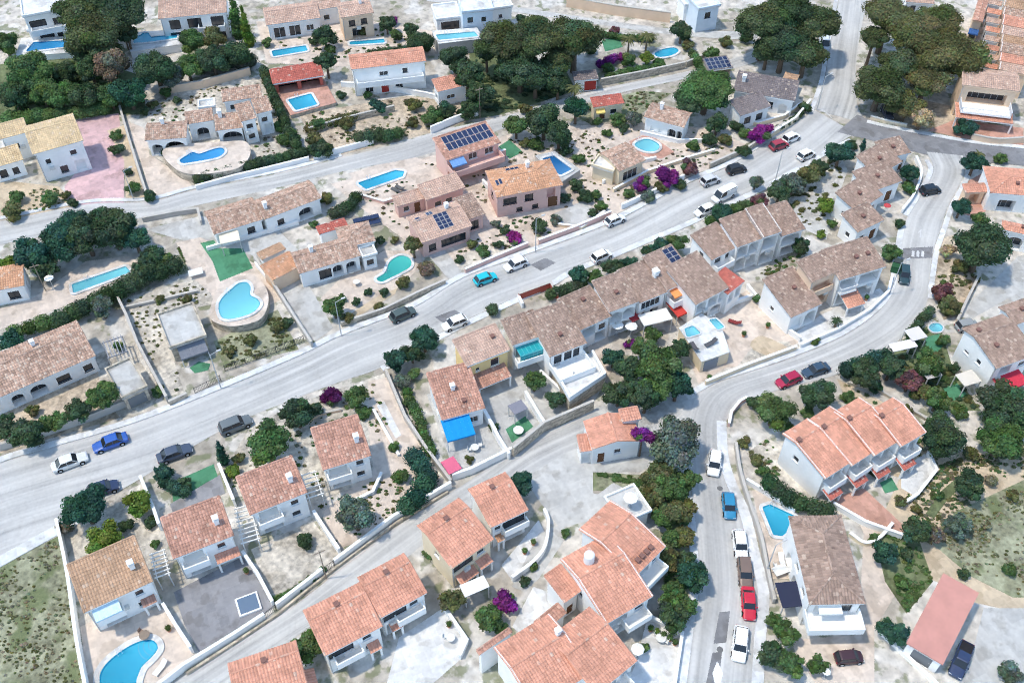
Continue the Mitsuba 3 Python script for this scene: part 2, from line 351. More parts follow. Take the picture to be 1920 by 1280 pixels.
class Block:
    """One volume of a house: A, B are its front eave corners on the picture, C a rear eave corner; h the eave height."""
    def __init__(s, key, A, B, C, h, roof='shed', pitch=15, rp='salmon', wp='white', op='', ov=.4, sv=.18, z0=0.0, ridge=.5, fr='w', thick=.16, verge=False):
        tan = math.tan(math.radians(pitch))
        m = {'shed': tan, 'gable': (2 * ridge - 1) * tan}.get(roof, 0.0)
        PA, PB = at(*A, z0 + h), at(*B, z0 + h)
        F = Frame(PA, PB - PA, z0)
        d = ray(*C); nrm = np.array([0, 0, 1.0]) - m * F.ey
        PC = EYE + d * (np.dot(nrm, PA - EYE) / np.dot(nrm, d))
        s.key, s.F, s.w, s.d, s.h, s.ov, s.sv, s.tan = key, F, float(np.linalg.norm((PB - PA)[:2])), float(np.dot(PC - PA, F.ey)), h, ov, sv, tan
        s.roof, s.ridge, s.fr, s.wp, s.z0, s.verge = roof, ridge, fr, wp, z0, verge
        w, dd = s.w, s.d
        s.ov = ov = min(ov, dd * .14); s.sv = sv = min(sv, w * .08)
        assert dd > .5, (key, dd)
        TAKEN.append(Polygon(F.w([[0, 0, 0], [w, 0, 0], [w, dd, 0], [0, dd, 0]])[:, :2]).buffer(.4))
        # walls
        y0, y1, x0, x1 = ov, dd - ov, sv, w - sv
        if roof == 'shed': prof = [(y0, -.1), (y1, -.1), (y1, h + y1 * tan - .05), (y0, h + y0 * tan - .05)]
        elif roof == 'gable':
            r = ridge * dd; zb = h + r * tan - (y1 - r) * tan
            prof = [(y0, -.1), (y1, -.1), (y1, zb - .05), (r, h + r * tan - .05), (y0, h + y0 * tan - .05)]
        else: prof = [(y0, -.1), (y1, -.1), (y1, h - .02), (y0, h - .02)]
        if roof == 'gabley':
            prof = [(x0, -.1), (x1, -.1), (x1, h + x0 * tan - .05), (w / 2, h + w / 2 * tan - .05), (x0, h + x0 * tan - .05)]
            body = m3.Manifold.extrude(m3.CrossSection([prof]), y1 - y0)       # profile in x,z ; extruded along y
            body = body.transform(np.array([[1, 0, 0, 0], [0, 0, -1, y1], [0, 1, 0, 0]], float))
        else:
            body = m3.Manifold.extrude(m3.CrossSection([prof]), x1 - x0)
            body = body.transform(np.array([[0, 0, 1, x0], [1, 0, 0, 0], [0, 1, 0, 0]], float))
        s.box = (x0, x1, y0, y1)
        todo = []
        if h > 4.8 and roof != 'flat' and 'f:' in op:       # split air-conditioner on the wall
            s.ac = True
        for o in op.split():
            face, rest = o.split(':'); q = rest.split(',')
            kind = q[-1]; u, z, ww, hh = map(float, q[:4])
            dep = {'w': .16, 'g': .2, 'd': .14, 's': .08}.get(kind[0], 2.6)
            if len(q) == 6: dep = float(q[4])
            L = x1 - x0 if face in 'fb' else y1 - y0
            c = u * L
            if ww > L * .97: ww = L * .97
            c = min(max(c, ww / 2 + .05), L - ww / 2 - .05)
            cut = mbox(c - ww / 2, c + ww / 2, -.3, dep, z, z + hh)
            if kind[0] == 'a':
                rr = ww / 2; cut = mbox(c - rr, c + rr, -.3, dep, z, z + max(.05, hh - rr * .7))
                arc = m3.Manifold.cylinder(dep + .3, rr, rr, 20).rotate([-90, 0, 0]).scale([1, 1, .7]).translate([c, -.3, z + max(.05, hh - rr * .7)])
                cut = cut + arc
            mat = s.face_mat(face)
            body = body - cut.transform(mat[:3])
            if kind[0] in 'wgds' or dep > 1.1: todo.append((face, c, z, ww, hh, dep, kind))
        emit(part(key, 'wall'), mani(body), 'stucco', frame=F, pal=wp)
        for t in todo: s.opening(*t)
        s.build_roof(rp, thick, pitch)
        if getattr(s, 'ac', 0):
            x = (.08 + .84 * ((int(w * 977) % 7) / 6.0)) * (x1 - x0); x = min(max(x, .6), x1 - x0 - .6)
            emit(part(key, 'air_conditioner'), s.on('f', Mesh().box(x - .42, x + .42, -.34, -.02, 2.15, 2.75).box(x - .3, x + .3, -.36, -.34, 2.22, 2.68)), 'matte', (.62, .62, .6), F)
            emit(part(key, 'downpipe'), s.on('f', Mesh().box(.06, .15, -.1, -.004, 0, h - .3)), 'matte', (.5, .49, .47), F)
    def face_mat(s, face):
        x0, x1, y0, y1 = s.box
        return {'f': np.array([[1, 0, 0, x0], [0, 1, 0, y0], [0, 0, 1, 0], [0, 0, 0, 1.]]), 'b': np.array([[-1, 0, 0, x1], [0, -1, 0, y1], [0, 0, 1, 0], [0, 0, 0, 1.]]),
                'l': np.array([[0, 1, 0, x0], [-1, 0, 0, y1], [0, 0, 1, 0], [0, 0, 0, 1.]]), 'r': np.array([[0, -1, 0, x1], [1, 0, 0, y0], [0, 0, 1, 0], [0, 0, 0, 1.]])}[face]
    def on(s, face, m):
        """A mesh given on a face (x along it, y into the wall, z up) in the block's own frame."""
        v, f = m.arr(); M = s.face_mat(face)
        o = Mesh().add((np.c_[v, np.ones(len(v))] @ M.T)[:, :3], f)
        o.c = m.c if m.c[0] is None else [np.vstack(m.c)]
        return o
    def opening(s, face, c, z, w, h, dep, kind):
        fr = FRAMES.get(kind[1:2], FRAMES[s.fr])
        y = dep - .06; a, b = c - w / 2, c + w / 2; t = .07
        if kind[0] in 'ao':                                # glazed doors at the back of a porch or loggia
            k = part(s.key, 'patio_door'); hh = min(h * (.88 if kind[0] == 'o' else .78), 2.3); q = .04
            emit(k, s.on(face, Mesh().box(a + q, b - q, dep - .08, dep - .004, z + .01, z + hh)), 'window_glass', (.03, .034, .042), s.F)
            m = Mesh()
            for i in range(max(2, round(w / 1.0)) + 1):
                x = a + q + (w - 2 * q - .06) * i / max(2, round(w / 1.0)); m.box(x, x + .06, dep - .11, dep - .083, z + .012, z + hh)
            emit(part(k, 'frame'), s.on(face, m), 'matte', FRAMES[s.fr] if s.fr != 'w' else (.45, .45, .46), s.F)
            return
        if kind[0] == 'd':
            k = part(s.key, 'door')
            emit(k, s.on(face, Mesh().box(a + .01, b - .01, y, dep + .05, z + .01, z + h - .01)), 'matte', {'r': (.4, .06, .05), 'w': (.7, .7, .7), 'b': (.06, .16, .35), 'g': (.2, .21, .22)}.get(kind[1:2], (.16, .085, .05)), s.F)
            emit(part(k, 'handle'), s.on(face, Mesh().box(b - .2, b - .12, y - .05, y, z + h * .45, z + h * .45 + .12)), 'enamel', (.5, .5, .5), s.F)
            return
        k = part(s.key, 'window')
        m = Mesh()
        if kind[0] == 's':
            m.box(a + .01, b - .01, dep - .05, dep + .04, z, z + h)
            for q in np.arange(z + .1, z + h - .05, .18): m.box(a + .05, b - .05, dep - .075, dep - .05, q, q + .1)
            emit(k, s.on(face, m), 'matte', fr, s.F); return
        m.box(a, a + t, y, dep, z, z + h).box(b - t, b, y, dep, z, z + h).box(a + t, b - t, y, dep, z, z + t).box(a + t, b - t, y, dep, z + h - t, z + h)
        n = max(1, round(w / .9))
        for i in range(1, n): m.box(a + i * w / n - t / 2, a + i * w / n + t / 2, y - .002, dep - .002, z + t, z + h - t)
        if kind[0] == 'w': m.box(a - .08, b + .08, -.09, y - .003, z - .08, z + .0)
        emit(k, s.on(face, m), 'matte', fr, s.F)
        emit(part(k, 'pane'), s.on(face, Mesh().box(a + t, b - t, y + .03, y + .045, z + t, z + h - t)), 'window_glass', (.025, .032, .04), s.F)
    def build_roof(s, rp, thick, pitch):
        w, d, h, tan = s.w, s.d, s.h, s.tan; F = s.F
        c, sn = 1 / math.hypot(1, tan), tan / math.hypot(1, tan)
        k = part(s.key, 'roof')
        if s.roof == 'flat':
            m = Mesh().box(0, w, 0, d, h, h + .2)
            emit(k, m, 'paving', frame=F, pal=rp)
            m = Mesh()
            m.box(-.02, w + .02, -.02, .2, h + .203, h + .55).box(-.02, w + .02, d - .2, d + .02, h + .203, h + .55).box(-.02, .2, .2, d - .2, h + .203, h + .547).box(w - .2, w + .02, .2, d - .2, h + .203, h + .547)
            emit(part(k, 'parapet'), m, 'stucco', frame=F, pal=s.wp if s.wp != 'grey' else 'white'); return
        r = s.ridge * d
        slopes, base, ridges = [], [], []
        Z = lambda t: h + t * tan
        if s.roof == 'shed':
            slopes.append(([0, 0, h], [1, 0, 0], [0, c, sn], w, lambda q: 0 * q, lambda q: 0 * q + d / c))
            top = [[0, 0, h], [w, 0, h], [w, d, Z(d)], [0, d, Z(d)]]; base.append(top); ridges += [(top[3], top[2]), (top[0], top[3]), (top[1], top[2])]
        elif s.roof == 'gable':
            zr = Z(r); zb = zr - (d - r) * tan
            slopes.append(([0, 0, h], [1, 0, 0], [0, c, sn], w, lambda q: 0 * q, lambda q: 0 * q + r / c))
            slopes.append(([w, d, zb], [-1, 0, 0], [0, -c, sn], w, lambda q: 0 * q, lambda q: 0 * q + (d - r) / c))
            base += [[[0, 0, h], [w, 0, h], [w, r, zr], [0, r, zr]], [[0, r, zr], [w, r, zr], [w, d, zb], [0, d, zb]]]
            ridges += [([0, r, zr], [w, r, zr]), ([0, 0, h], [0, r, zr]), ([w, 0, h], [w, r, zr]), ([0, r, zr], [0, d, zb]), ([w, r, zr], [w, d, zb])]
        elif s.roof == 'gabley':
            r = w / 2; zr = h + r * tan
            slopes.append(([0, d, h], [0, -1, 0], [c, 0, sn], d, lambda q: 0 * q, lambda q: 0 * q + r / c))
            slopes.append(([w, 0, h], [0, 1, 0], [-c, 0, sn], d, lambda q: 0 * q, lambda q: 0 * q + r / c))
            base += [[[0, 0, h], [r, 0, zr], [r, d, zr], [0, d, h]], [[r, 0, zr], [w, 0, h], [w, d, h], [r, d, zr]]]
            ridges += [([r, 0, zr], [r, d, zr]), ([0, 0, h], [r, 0, zr]), ([w, 0, h], [r, 0, zr])]
        elif s.roof == 'hip':
            q = min(w, d) / 2; zr = h + q * tan
            for P0, es, et, L in (([0, 0, h], [1, 0, 0], [0, c, sn], w), ([w, d, h], [-1, 0, 0], [0, -c, sn], w), ([0, d, h], [0, -1, 0], [c, 0, sn], d), ([w, 0, h], [0, 1, 0], [-c, 0, sn], d)):
                slopes.append((P0, es, et, L, lambda t: 0 * t, lambda t, L=L, q=q: np.minimum(np.minimum(t, L - t), q) / c))
            if w >= d: R0, R1 = [q, q, zr], [w - q, q, zr]
            else: R0, R1 = [q, q, zr], [q, d - q, zr]
            co = [[0, 0, h], [w, 0, h], [w, d, h], [0, d, h]]
            if w >= d: base += [[co[0], co[1], R1, R0], [co[1], co[2], R1, R1], [co[2], co[3], R0, R1], [co[3], co[0], R0, R0]]; hp = [(co[0], R0), (co[3], R0), (co[1], R1), (co[2], R1)]
            else: base += [[co[0], co[1], R0, R0], [co[1], co[2], R1, R0], [co[2], co[3], R1, R1], [co[3], co[0], R0, R1]]; hp = [(co[0], R0), (co[1], R0), (co[2], R1), (co[3], R1)]
            ridges += hp + ([(R0, R1)] if abs(w - d) > .2 else [])
        m = Mesh()
        for q in base:                                     # the slab under the tiles, with its fascia
            q = np.array(q, float); b = q - [0, 0, thick]
            m.add(np.vstack([q, b]), [[0, 1, 2, 3], [7, 6, 5, 4], [0, 4, 5, 1], [1, 5, 6, 2], [2, 6, 7, 3], [3, 7, 4, 0]])
        emit(k, m, 'stucco', frame=F, pal=rp[1:] if rp[0] == '=' else s.wp if s.wp in ('white', 'cream', 'pink', 'buff') else 'white')
        s.roof_key = k
        if rp[0] == '=': return
        if s.verge and len(ridges) > 1:                    # whitewashed verges
            for a, b in ridges[1:]:
                if abs(a[1] - b[1]) < .1: continue
                x = -.05 if a[0] < w / 2 else w - .09; ya, yb = sorted((a[1], b[1])); za, zb = (a[2], b[2]) if a[1] < b[1] else (b[2], a[2])
                q = np.array([[x, ya, za + .02], [x + .14, ya, za + .02], [x + .14, yb, zb + .02], [x, yb, zb + .02]]); q = np.vstack([q + [0, 0, .16], q - [0, 0, .1]])
                emit(part(k, 'verge'), Mesh().add(q, [[0, 1, 2, 3], [7, 6, 5, 4], [0, 4, 5, 1], [1, 5, 6, 2], [2, 6, 7, 3], [3, 7, 4, 0]]), 'stucco', frame=F, pal='white')
        V, FF, UV, n = [], [], [], 0
        for i, sl in enumerate(slopes):
            v, f, uv = slope_tiles(*sl, rp, i * 60.0)
            V.append(v); FF.append(f + n); UV.append(uv); n += len(v)
        for i, (a, b) in enumerate(ridges):
            a, b = np.array(a, float) + [0, 0, .06], np.array(b, float) + [0, 0, .06]
            v, f = cyl(a, b, .13, .13, 8); L = np.linalg.norm(b - a)
            uv = np.column_stack([np.full(len(v), RK.index(rp) * 1000.0 + 300 + i), np.r_[np.zeros(8), np.full(8, L), 0, L]])
            V.append(v); FF.append(f + n); UV.append(uv); n += len(v)
        s.roof_key = k
        emit(part(k, 'tile', kind='stuff'), (np.vstack(V), np.vstack(FF)), 'roof_tiles', frame=F, uv=np.vstack(UV))
    def zat(s, x, y):
        if s.roof == 'shed': return s.h + y * s.tan
        if s.roof == 'gable': return s.h + min(y, 2 * s.ridge * s.d - y) * s.tan
        if s.roof == 'gabley': return s.h + min(x, s.w - x) * s.tan
        if s.roof == 'hip': return s.h + min(x, s.w - x, y, s.d - y, min(s.w, s.d) / 2) * s.tan
        return s.h + .2
    def chimney(s, u, v, size=.6, tall=1.1, cap=True, pal='white'):
        x, y = u * s.w, v * s.d; z = s.zat(x, y); k = part(s.roof_key if s.roof != 'flat' else part(s.key, 'roof'), 'chimney')
        m = Mesh().box(x - size / 2, x + size / 2, y - size / 2, y + size / 2, z - .4, z + tall)
        if cap:
            m.box(x - size * .65, x + size * .65, y - size * .65, y + size * .65, z + tall, z + tall + .08)
            for q in (-1, 1):
                for r in (-1, 1): m.box(x + q * size * .4 - .07, x + q * size * .4 + .07, y + r * size * .4 - .07, y + r * size * .4 + .07, z + tall + .08, z + tall + .35)
            m.box(x - size * .65, x + size * .65, y - size * .65, y + size * .65, z + tall + .35, z + tall + .43)
        emit(k, m, 'stucco', frame=s.F, pal=pal)
    def vent(s, u, v):
        x, y = u * s.w, v * s.d; z = s.zat(x, y)
        emit(part(s.roof_key, 'vent'), Mesh().box(x - .22, x + .22, y - .22, y + .22, z - .2, z + .4).box(x - .3, x + .3, y - .3, y + .3, z + .4, z + .47), 'matte', (.22, .12, .1), s.F)
    def panels(s, u0, u1, v0, v1, nx, ny, col=(.02, .03, .075)):
        sn, c = s.tan / math.hypot(1, s.tan), 1 / math.hypot(1, s.tan)
        for i in range(nx):
            for j in range(ny):
                xa, xb = s.w * (u0 + (u1 - u0) * (i + .04) / nx), s.w * (u0 + (u1 - u0) * (i + .96) / nx)
                ya, yb = s.d * (v0 + (v1 - v0) * (j + .04) / ny), s.d * (v0 + (v1 - v0) * (j + .96) / ny)
                za, zb = s.zat((xa + xb) / 2, ya) + .16, s.zat((xa + xb) / 2, yb) + .16
                def sl(e, l):
                    q = np.array([[xa + e, ya + e, za], [xb - e, ya + e, za], [xb - e, yb - e, zb], [xa + e, yb - e, zb]]) + [0, 0, l]
                    return np.vstack([q, q - [0, 0, .04]]), [[0, 1, 2, 3], [7, 6, 5, 4], [0, 4, 5, 1], [1, 5, 6, 2], [2, 6, 7, 3], [3, 7, 4, 0]]
                k = part(s.key, 'solar_panel')
                emit(k, Mesh().add(*sl(0, 0)), 'matte', (.45, .47, .5), s.F)
                emit(part(k, 'cell_sheet'), Mesh().add(*sl(.035, .012)), 'window_glass', col, s.F)
    def balcony(s, face, c, z, w, dep, rail='wall', pal='white', h=.95):
        k = part(s.key, 'balcony'); L = s.box[1] - s.box[0] if face in 'fb' else s.box[3] - s.box[2]
        a, b = c * L - w / 2, c * L + w / 2
        m = Mesh().box(a, b, -dep, -.003, z - .18, z)
        if rail == 'wall':
            m.box(a, b, -dep, -dep + .14, z + .002, z + h).box(a, a + .14, -dep + .14, -.003, z + .002, z + h - .002).box(b - .14, b, -dep + .14, -.003, z + .002, z + h - .002)
        emit(k, s.on(face, m), 'stucco', frame=s.F, pal=pal)
        if rail != 'wall':
            m = Mesh()
            for q in np.arange(a, b + .01, .18): m.box(q - .02, q + .02, -dep + .03, -dep + .07, z + .003, z + h)
            for q in np.arange(-dep + .1, 0, .18):
                for x in (a + .05, b - .05): m.box(x - .02, x + .02, q - .02, q + .02, z + .003, z + h)
            m.box(a, b, -dep, -dep + .1, z + h, z + h + .06).box(a, a + .1, -dep + .1, 0, z + h, z + h + .058).box(b - .1, b, -dep + .1, 0, z + h, z + h + .058)
            emit(part(k, 'railing'), s.on(face, m), 'matte', (.72, .72, .72) if rail == 'bars' else (.05, .05, .05), s.F)
    def awning(s, face, c, z, w, dep, col, drop=.5, posts=True, name='awning'):
        k = part(s.key, name); L = s.box[1] - s.box[0] if face in 'fb' else s.box[3] - s.box[2]
        a, b = c * L - w / 2, c * L + w / 2
        n = 8; m = Mesh()
        for i in range(n):
            x0, x1 = a + (b - a) * i / n, a + (b - a) * (i + 1) / n - .01
            v = np.array([[x0, -.003, z], [x1, -.003, z], [x1, -dep, z - drop], [x0, -dep, z - drop]]); v = np.vstack([v, v - [0, 0, .05]])
            m.add(v, [[0, 1, 2, 3], [7, 6, 5, 4], [0, 4, 5, 1], [1, 5, 6, 2], [2, 6, 7, 3], [3, 7, 4, 0]], np.array(col) * (1 + .06 * (i % 2)))
        m.box(a, b, -dep - .03, -dep, z - drop - .25, z - drop + .0, np.array(col) * .95)
        emit(k, s.on(face, m), 'matte', None, s.F)
        if posts:
            for x in (a + .06, b - .06):
                emit(part(k, 'post'), s.on(face, Mesh().box(x - .05, x + .05, -dep + .05, -dep + .15, 0, z - drop - .06)), 'matte', (.7, .7, .7), s.F)
    def lean_to(s, face, c, z, w, dep, rp, drop=None, open_=True):
        """A small tiled roof against a wall, on two posts."""
        L = s.box[1] - s.box[0] if face in 'fb' else s.box[3] - s.box[2]
        a, b = c * L - w / 2, c * L + w / 2; drop = drop or dep * .3
        k = part(s.key, 'porch_roof')
        v = np.array([[a, -.003, z], [b, -.003, z], [b, -dep, z - drop], [a, -dep, z - drop]]); v = np.vstack([v, v - [0, 0, .14]])
        emit(k, s.on(face, Mesh().add(v, [[0, 1, 2, 3], [7, 6, 5, 4], [0, 4, 5, 1], [1, 5, 6, 2], [2, 6, 7, 3], [3, 7, 4, 0]])), 'stucco', frame=s.F, pal='white')
        q = math.hypot(dep, drop)
        tv, tf, uv = slope_tiles([a, -dep, z - drop], [1, 0, 0], [0, dep / q, drop / q], b - a, lambda t: 0 * t, lambda t: 0 * t + q, rp)
        mm = Mesh().add(tv, tf)
        emit(part(k, 'tile', kind='stuff'), s.on(face, mm), 'roof_tiles', frame=s.F, uv=uv)
        for x in (a + .15, b - .15):
            emit(part(k, 'post'), s.on(face, Mesh().box(x - .12, x + .12, -dep + .1, -dep + .34, 0, z - drop - .02)), 'stucco', frame=s.F, pal='white')
def house(label, name='house', cat='house', group=None): return thing(name, label, cat, group)

# ------------------------------------------------------------------ plants
GREEN = dict(dark=(.062, .100, .055), pine=(.086, .112, .054), mid=(.092, .155, .060), bright=(.14, .205, .045), olive=(.130, .138, .062), grey=(.118, .152, .118), teal=(.042, .100, .070),
             plum=(.10, .022, .095), purple=(.19, .035, .19), magenta=(.27, .035, .20), brown=(.165, .14, .10), rust=(.16, .08, .085), straw=(.42, .34, .22), dry=(.22, .215, .14))
ICO = trimesh.creation.icosphere(1)
ICOV, ICOF = np.array(ICO.vertices), np.array(ICO.faces)
def leaf_mesh(lobes, col, rng, size=.36, dens=2.6, flat=.55, zmin=None, alt=None):
    """Leaf clumps: lobes = (centre, radii); small leaf faces over each lobe round an inner mass of the same green."""
    m = Mesh(); col = np.array(col)
    for c, r in lobes:
        c, r = np.array(c), np.array(r); base = col if alt is None or rng.random() > .13 else np.array(alt); tint = base * rng.uniform(.72, 1.38) * (1 + .10 * rng.normal(size=3) * [1, .3, 1])
        disp = 1 + .22 * (meshkit.noise(ICOV * 2.2 + c) - .5)
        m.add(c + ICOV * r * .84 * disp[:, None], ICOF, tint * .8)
        area = 4 * PI * (((r[0] * r[1]) ** 1.6 + (r[0] * r[2]) ** 1.6 + (r[1] * r[2]) ** 1.6) / 3) ** (1 / 1.6)
        n = int(min(2600, max(24, dens * area / size ** 2)))
        d = rng.normal(size=(n, 3)); d /= np.linalg.norm(d, axis=1)[:, None]
        d[:, 2] = np.where(d[:, 2] < -.45, -d[:, 2], d[:, 2])
        out = 1 + .13 * rng.normal(size=n) * flat + .16 * (meshkit.noise(d * 3.1 + c) - .5)
        p = c + d * r * out[:, None]
        if zmin is not None: p[:, 2] = np.maximum(p[:, 2], zmin + .05)
        nn = d / r; nn /= np.linalg.norm(nn, axis=1)[:, None]
        nn = nn + rng.normal(size=(n, 3)) * .42; nn /= np.linalg.norm(nn, axis=1)[:, None]
        a = np.cross(nn, rng.normal(size=(n, 3))); a /= np.linalg.norm(a, axis=1)[:, None] + 1e-9; b = np.cross(nn, a)
        sz = size * rng.uniform(.55, 1.15, size=(n, 1)) * .5
        v = np.stack([p - a * sz, p - b * sz * .7, p + a * sz, p + b * sz * .7], 1).reshape(-1, 3)
        i = np.arange(n) * 4
        cc = tint * rng.uniform(.7, 1.35, size=(n, 1)) * (1 + .12 * rng.normal(size=(n, 3)) * [1, .6, 1])
        m.add(v, np.vstack([np.c_[i, i + 1, i + 2], np.c_[i, i + 2, i + 3]]), np.clip(np.repeat(cc, 4, 0), .004, .8))
    return m
def seed_of(px, py): return np.random.default_rng(int(px * 7919 + py * 104729) % (2 ** 31))
def tree(label, px, py, r, kind='dark', shape='round', name=None, z=0.0, hc=None, ry=None, cat=None, group=None):
    """r: crown radius on the picture, px,py its middle there."""
    rng = seed_of(px, py)
    zc = z + (hc if hc is not None else {'round': 2.6, 'pine': 5.0, 'bush': .8, 'cypress': 2.6, 'tall': 4.0}[shape])
    P = at(px, py, zc)
    r = r * (1.2 if kind in ('purple', 'magenta') else 1.07); R = r / ppm(P)
    if hc is None and shape in ('round', 'tall', 'bush'):  # crowns reach near the ground
        zc = z + R * {'round': 1.12, 'tall': 1.5, 'bush': .72}[shape]; P = at(px, py, zc); R = r / ppm(P)
    Rz = R * (.85 if ry is None else ry)
    names = dict(round='tree', pine='pine_tree', bush='bush', cypress='cypress_tree', tall='tree')
    k = thing(name or names[shape], label, cat or ('bush' if shape == 'bush' else 'tree'), group)
    lobes = []
    if shape == 'cypress':
        Rz = Rz if ry is None else R * ry
        H = 2 * Rz
        for i in range(7):
            t = i / 6; rr = R * (1 - .75 * t ** 1.6) * (.75 + .25 * min(1, t * 6))
            lobes.append((P + [rng.normal() * .06 * R, rng.normal() * .06 * R, -Rz + H * t * .94], [rr, rr, H / 9]))
    else:
        nl = int(min(34, 8 + R * (5 if shape != 'bush' else 3)))
        sp = rng.uniform(.85, 1.15, 2)                     # each crown its own outline
        for i in range(nl):
            a, q = i * 2.4 + rng.uniform(0, .9), math.sqrt((i + .5) / nl)
            zz = rng.uniform(-.5, .75) * (1 - .45 * q) if shape != 'pine' else rng.uniform(-.35, .5) * (1 - .4 * q)
            rr = R * (.36 if nl > 12 else .48) * rng.uniform(.65, 1.2)
            c = P + np.array([math.cos(a) * q * R * .72 * sp[0], math.sin(a) * q * R * .72 * sp[1], zz * Rz])
            lobes.append((c, [rr, rr, rr * (.85 if shape != 'pine' else .62) * min(1.3, Rz / R + .15)]))
        lobes.append((P + [0, 0, .0], [R * .60, R * .60, Rz * .66]))
    crown = leaf_mesh(lobes, GREEN[kind], rng, size=.30 if R < 1.2 else .38 if R < 3 else .46, dens=1.85, zmin=z, alt=GREEN['mid'] if kind in ('purple', 'magenta', 'rust', 'plum') else None)
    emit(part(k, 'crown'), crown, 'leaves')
    base = np.array([P[0], P[1], z - .1])
    tr = max(.05, R * .085)
    m = Mesh(); fork = P - [0, 0, Rz * .45]
    if fork[2] < z + .25: fork[2] = z + .25
    m.add(*cyl(base, fork, tr * 1.4, tr, 7))
    for i in range(3):
        a = rng.uniform(0, 6.28); m.add(*cyl(fork - [0, 0, .05], fork + np.array([math.cos(a) * R * .4, math.sin(a) * R * .4, Rz * .5]), tr * .75, tr * .3, 6))
    emit(part(k, 'trunk'), m, 'matte', (.16, .12, .09), jit=.3)
    return k
def bush(label, px, py, r, kind='mid', **kw): return tree(label, px, py, r, kind, 'bush', **kw)
def hedge(label, pts, w, h, kind='dark', z=0.0, name='hedge', cat='hedge', lump=1.0):
    """A clipped or grown-out row of shrubs along a line marked at its top."""
    xy = at2(pts, z + h * .8); rng = seed_of(*pts[0]); k = thing(name, label, cat)
    L = LineString(xy); n = max(2, int(L.length / (w * .55)) + 1); lobes = []
    for i in range(n):
        q = np.array(L.interpolate(i / (n - 1), normalized=True).coords[0])
        r = w / 2 * rng.uniform(.9, 1.12)
        lobes.append((np.array([q[0] + rng.normal() * .08 * w * lump, q[1] + rng.normal() * .08 * w * lump, z + h * .52]), [r, r, h * .52 * rng.uniform(1 - .12 * lump, 1 + .1 * lump)]))
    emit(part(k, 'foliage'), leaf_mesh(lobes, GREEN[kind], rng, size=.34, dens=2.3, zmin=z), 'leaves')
    m = Mesh()
    for c, r in lobes[::2]: m.add(*cyl([c[0], c[1], z - .05], [c[0], c[1], z + h * .5], .06, .04, 5))
    emit(part(k, 'stem'), m, 'matte', (.15, .11, .08))
    return k
def palm(label, px, py, r, h, z=0.0, kind='olive', name='palm_tree'):
    rng = seed_of(px, py); P = at(px, py, z + h); R = r / ppm(P); k = thing(name, label, 'palm tree')
    m = Mesh(); col = np.array(GREEN[kind])
    for i in range(26):
        a = i * 2.4; e = rng.uniform(-.1, 1.1); n = 7; prev = None; L = R * rng.uniform(.85, 1.1)
        pts = [P + np.array([math.cos(a) * L * t * math.cos(e * (1 - t)), math.sin(a) * L * t * math.cos(e * (1 - t)), L * (.75 * math.sin(e) * t - .62 * t * t)]) for t in np.linspace(0, 1, n)]
        side = np.array([-math.sin(a), math.cos(a), 0]); wd = [.06, .28, .36, .34, .26, .16, .03]
        v = np.vstack([np.array(pts) + side * np.array(wd)[:, None] * R * .28 - [0, 0, .06], np.array(pts) + [0, 0, .05], np.array(pts) - side * np.array(wd)[:, None] * R * .28 - [0, 0, .06]])
        j = np.arange(n - 1)
        m.add(v, np.vstack([np.c_[j, j + 1, j + n + 1, j + n], np.c_[j + n, j + n + 1, j + 2 * n + 1, j + 2 * n]]), col * rng.uniform(.7, 1.4))
    emit(part(k, 'crown'), m, 'leaves')
    emit(part(k, 'trunk'), Mesh().add(*cyl([P[0], P[1], z - .1], P, .2, .15, 8)), 'matte', (.22, .17, .12))
    return k
def scatter(name, label, pts, n, kind, hs=(.15, .5), z=0.0, seed=1, holes=None):
    """Uncounted low growth over a piece of ground: one mesh of leaf clumps."""
    rng = np.random.default_rng(seed); g = Polygon(at2(pts)).buffer(0); g = g.difference(shapely.union_all(TAKEN)); b = g.bounds; m = Mesh(); got = 0; tries = 0; shapely.prepare(g)
    k = thing(name, label, {'dry_grass': 'grass', 'ground_cover': 'ground cover'}.get(name, 'grass'), None, 'stuff')
    lobes = []
    while got < n and tries < n * 40:
        tries += 1
        p = np.array([rng.uniform(b[0], b[2]), rng.uniform(b[1], b[3])])
        if not g.contains(shapely.Point(p)) or meshkit.fbm(np.array([p[0] * .25, p[1] * .25, 1.0]), 3) < rng.uniform(.3, .6): continue
        r = rng.uniform(*hs); lobes.append((np.array([p[0], p[1], z + r * .25]), [r, r * rng.uniform(.5, 1), r * .5])); got += 1
    kinds = kind.split('+'); parts = [leaf_mesh(lobes[i::len(kinds)], GREEN[q], rng, size=.19, dens=.9, zmin=z) for i, q in enumerate(kinds)]
    for q in parts:
        v, f = q.arr(); m.add(v, f, None); m.c[-1] = np.vstack(q.c)
    emit(k, m, 'leaves')
    return k

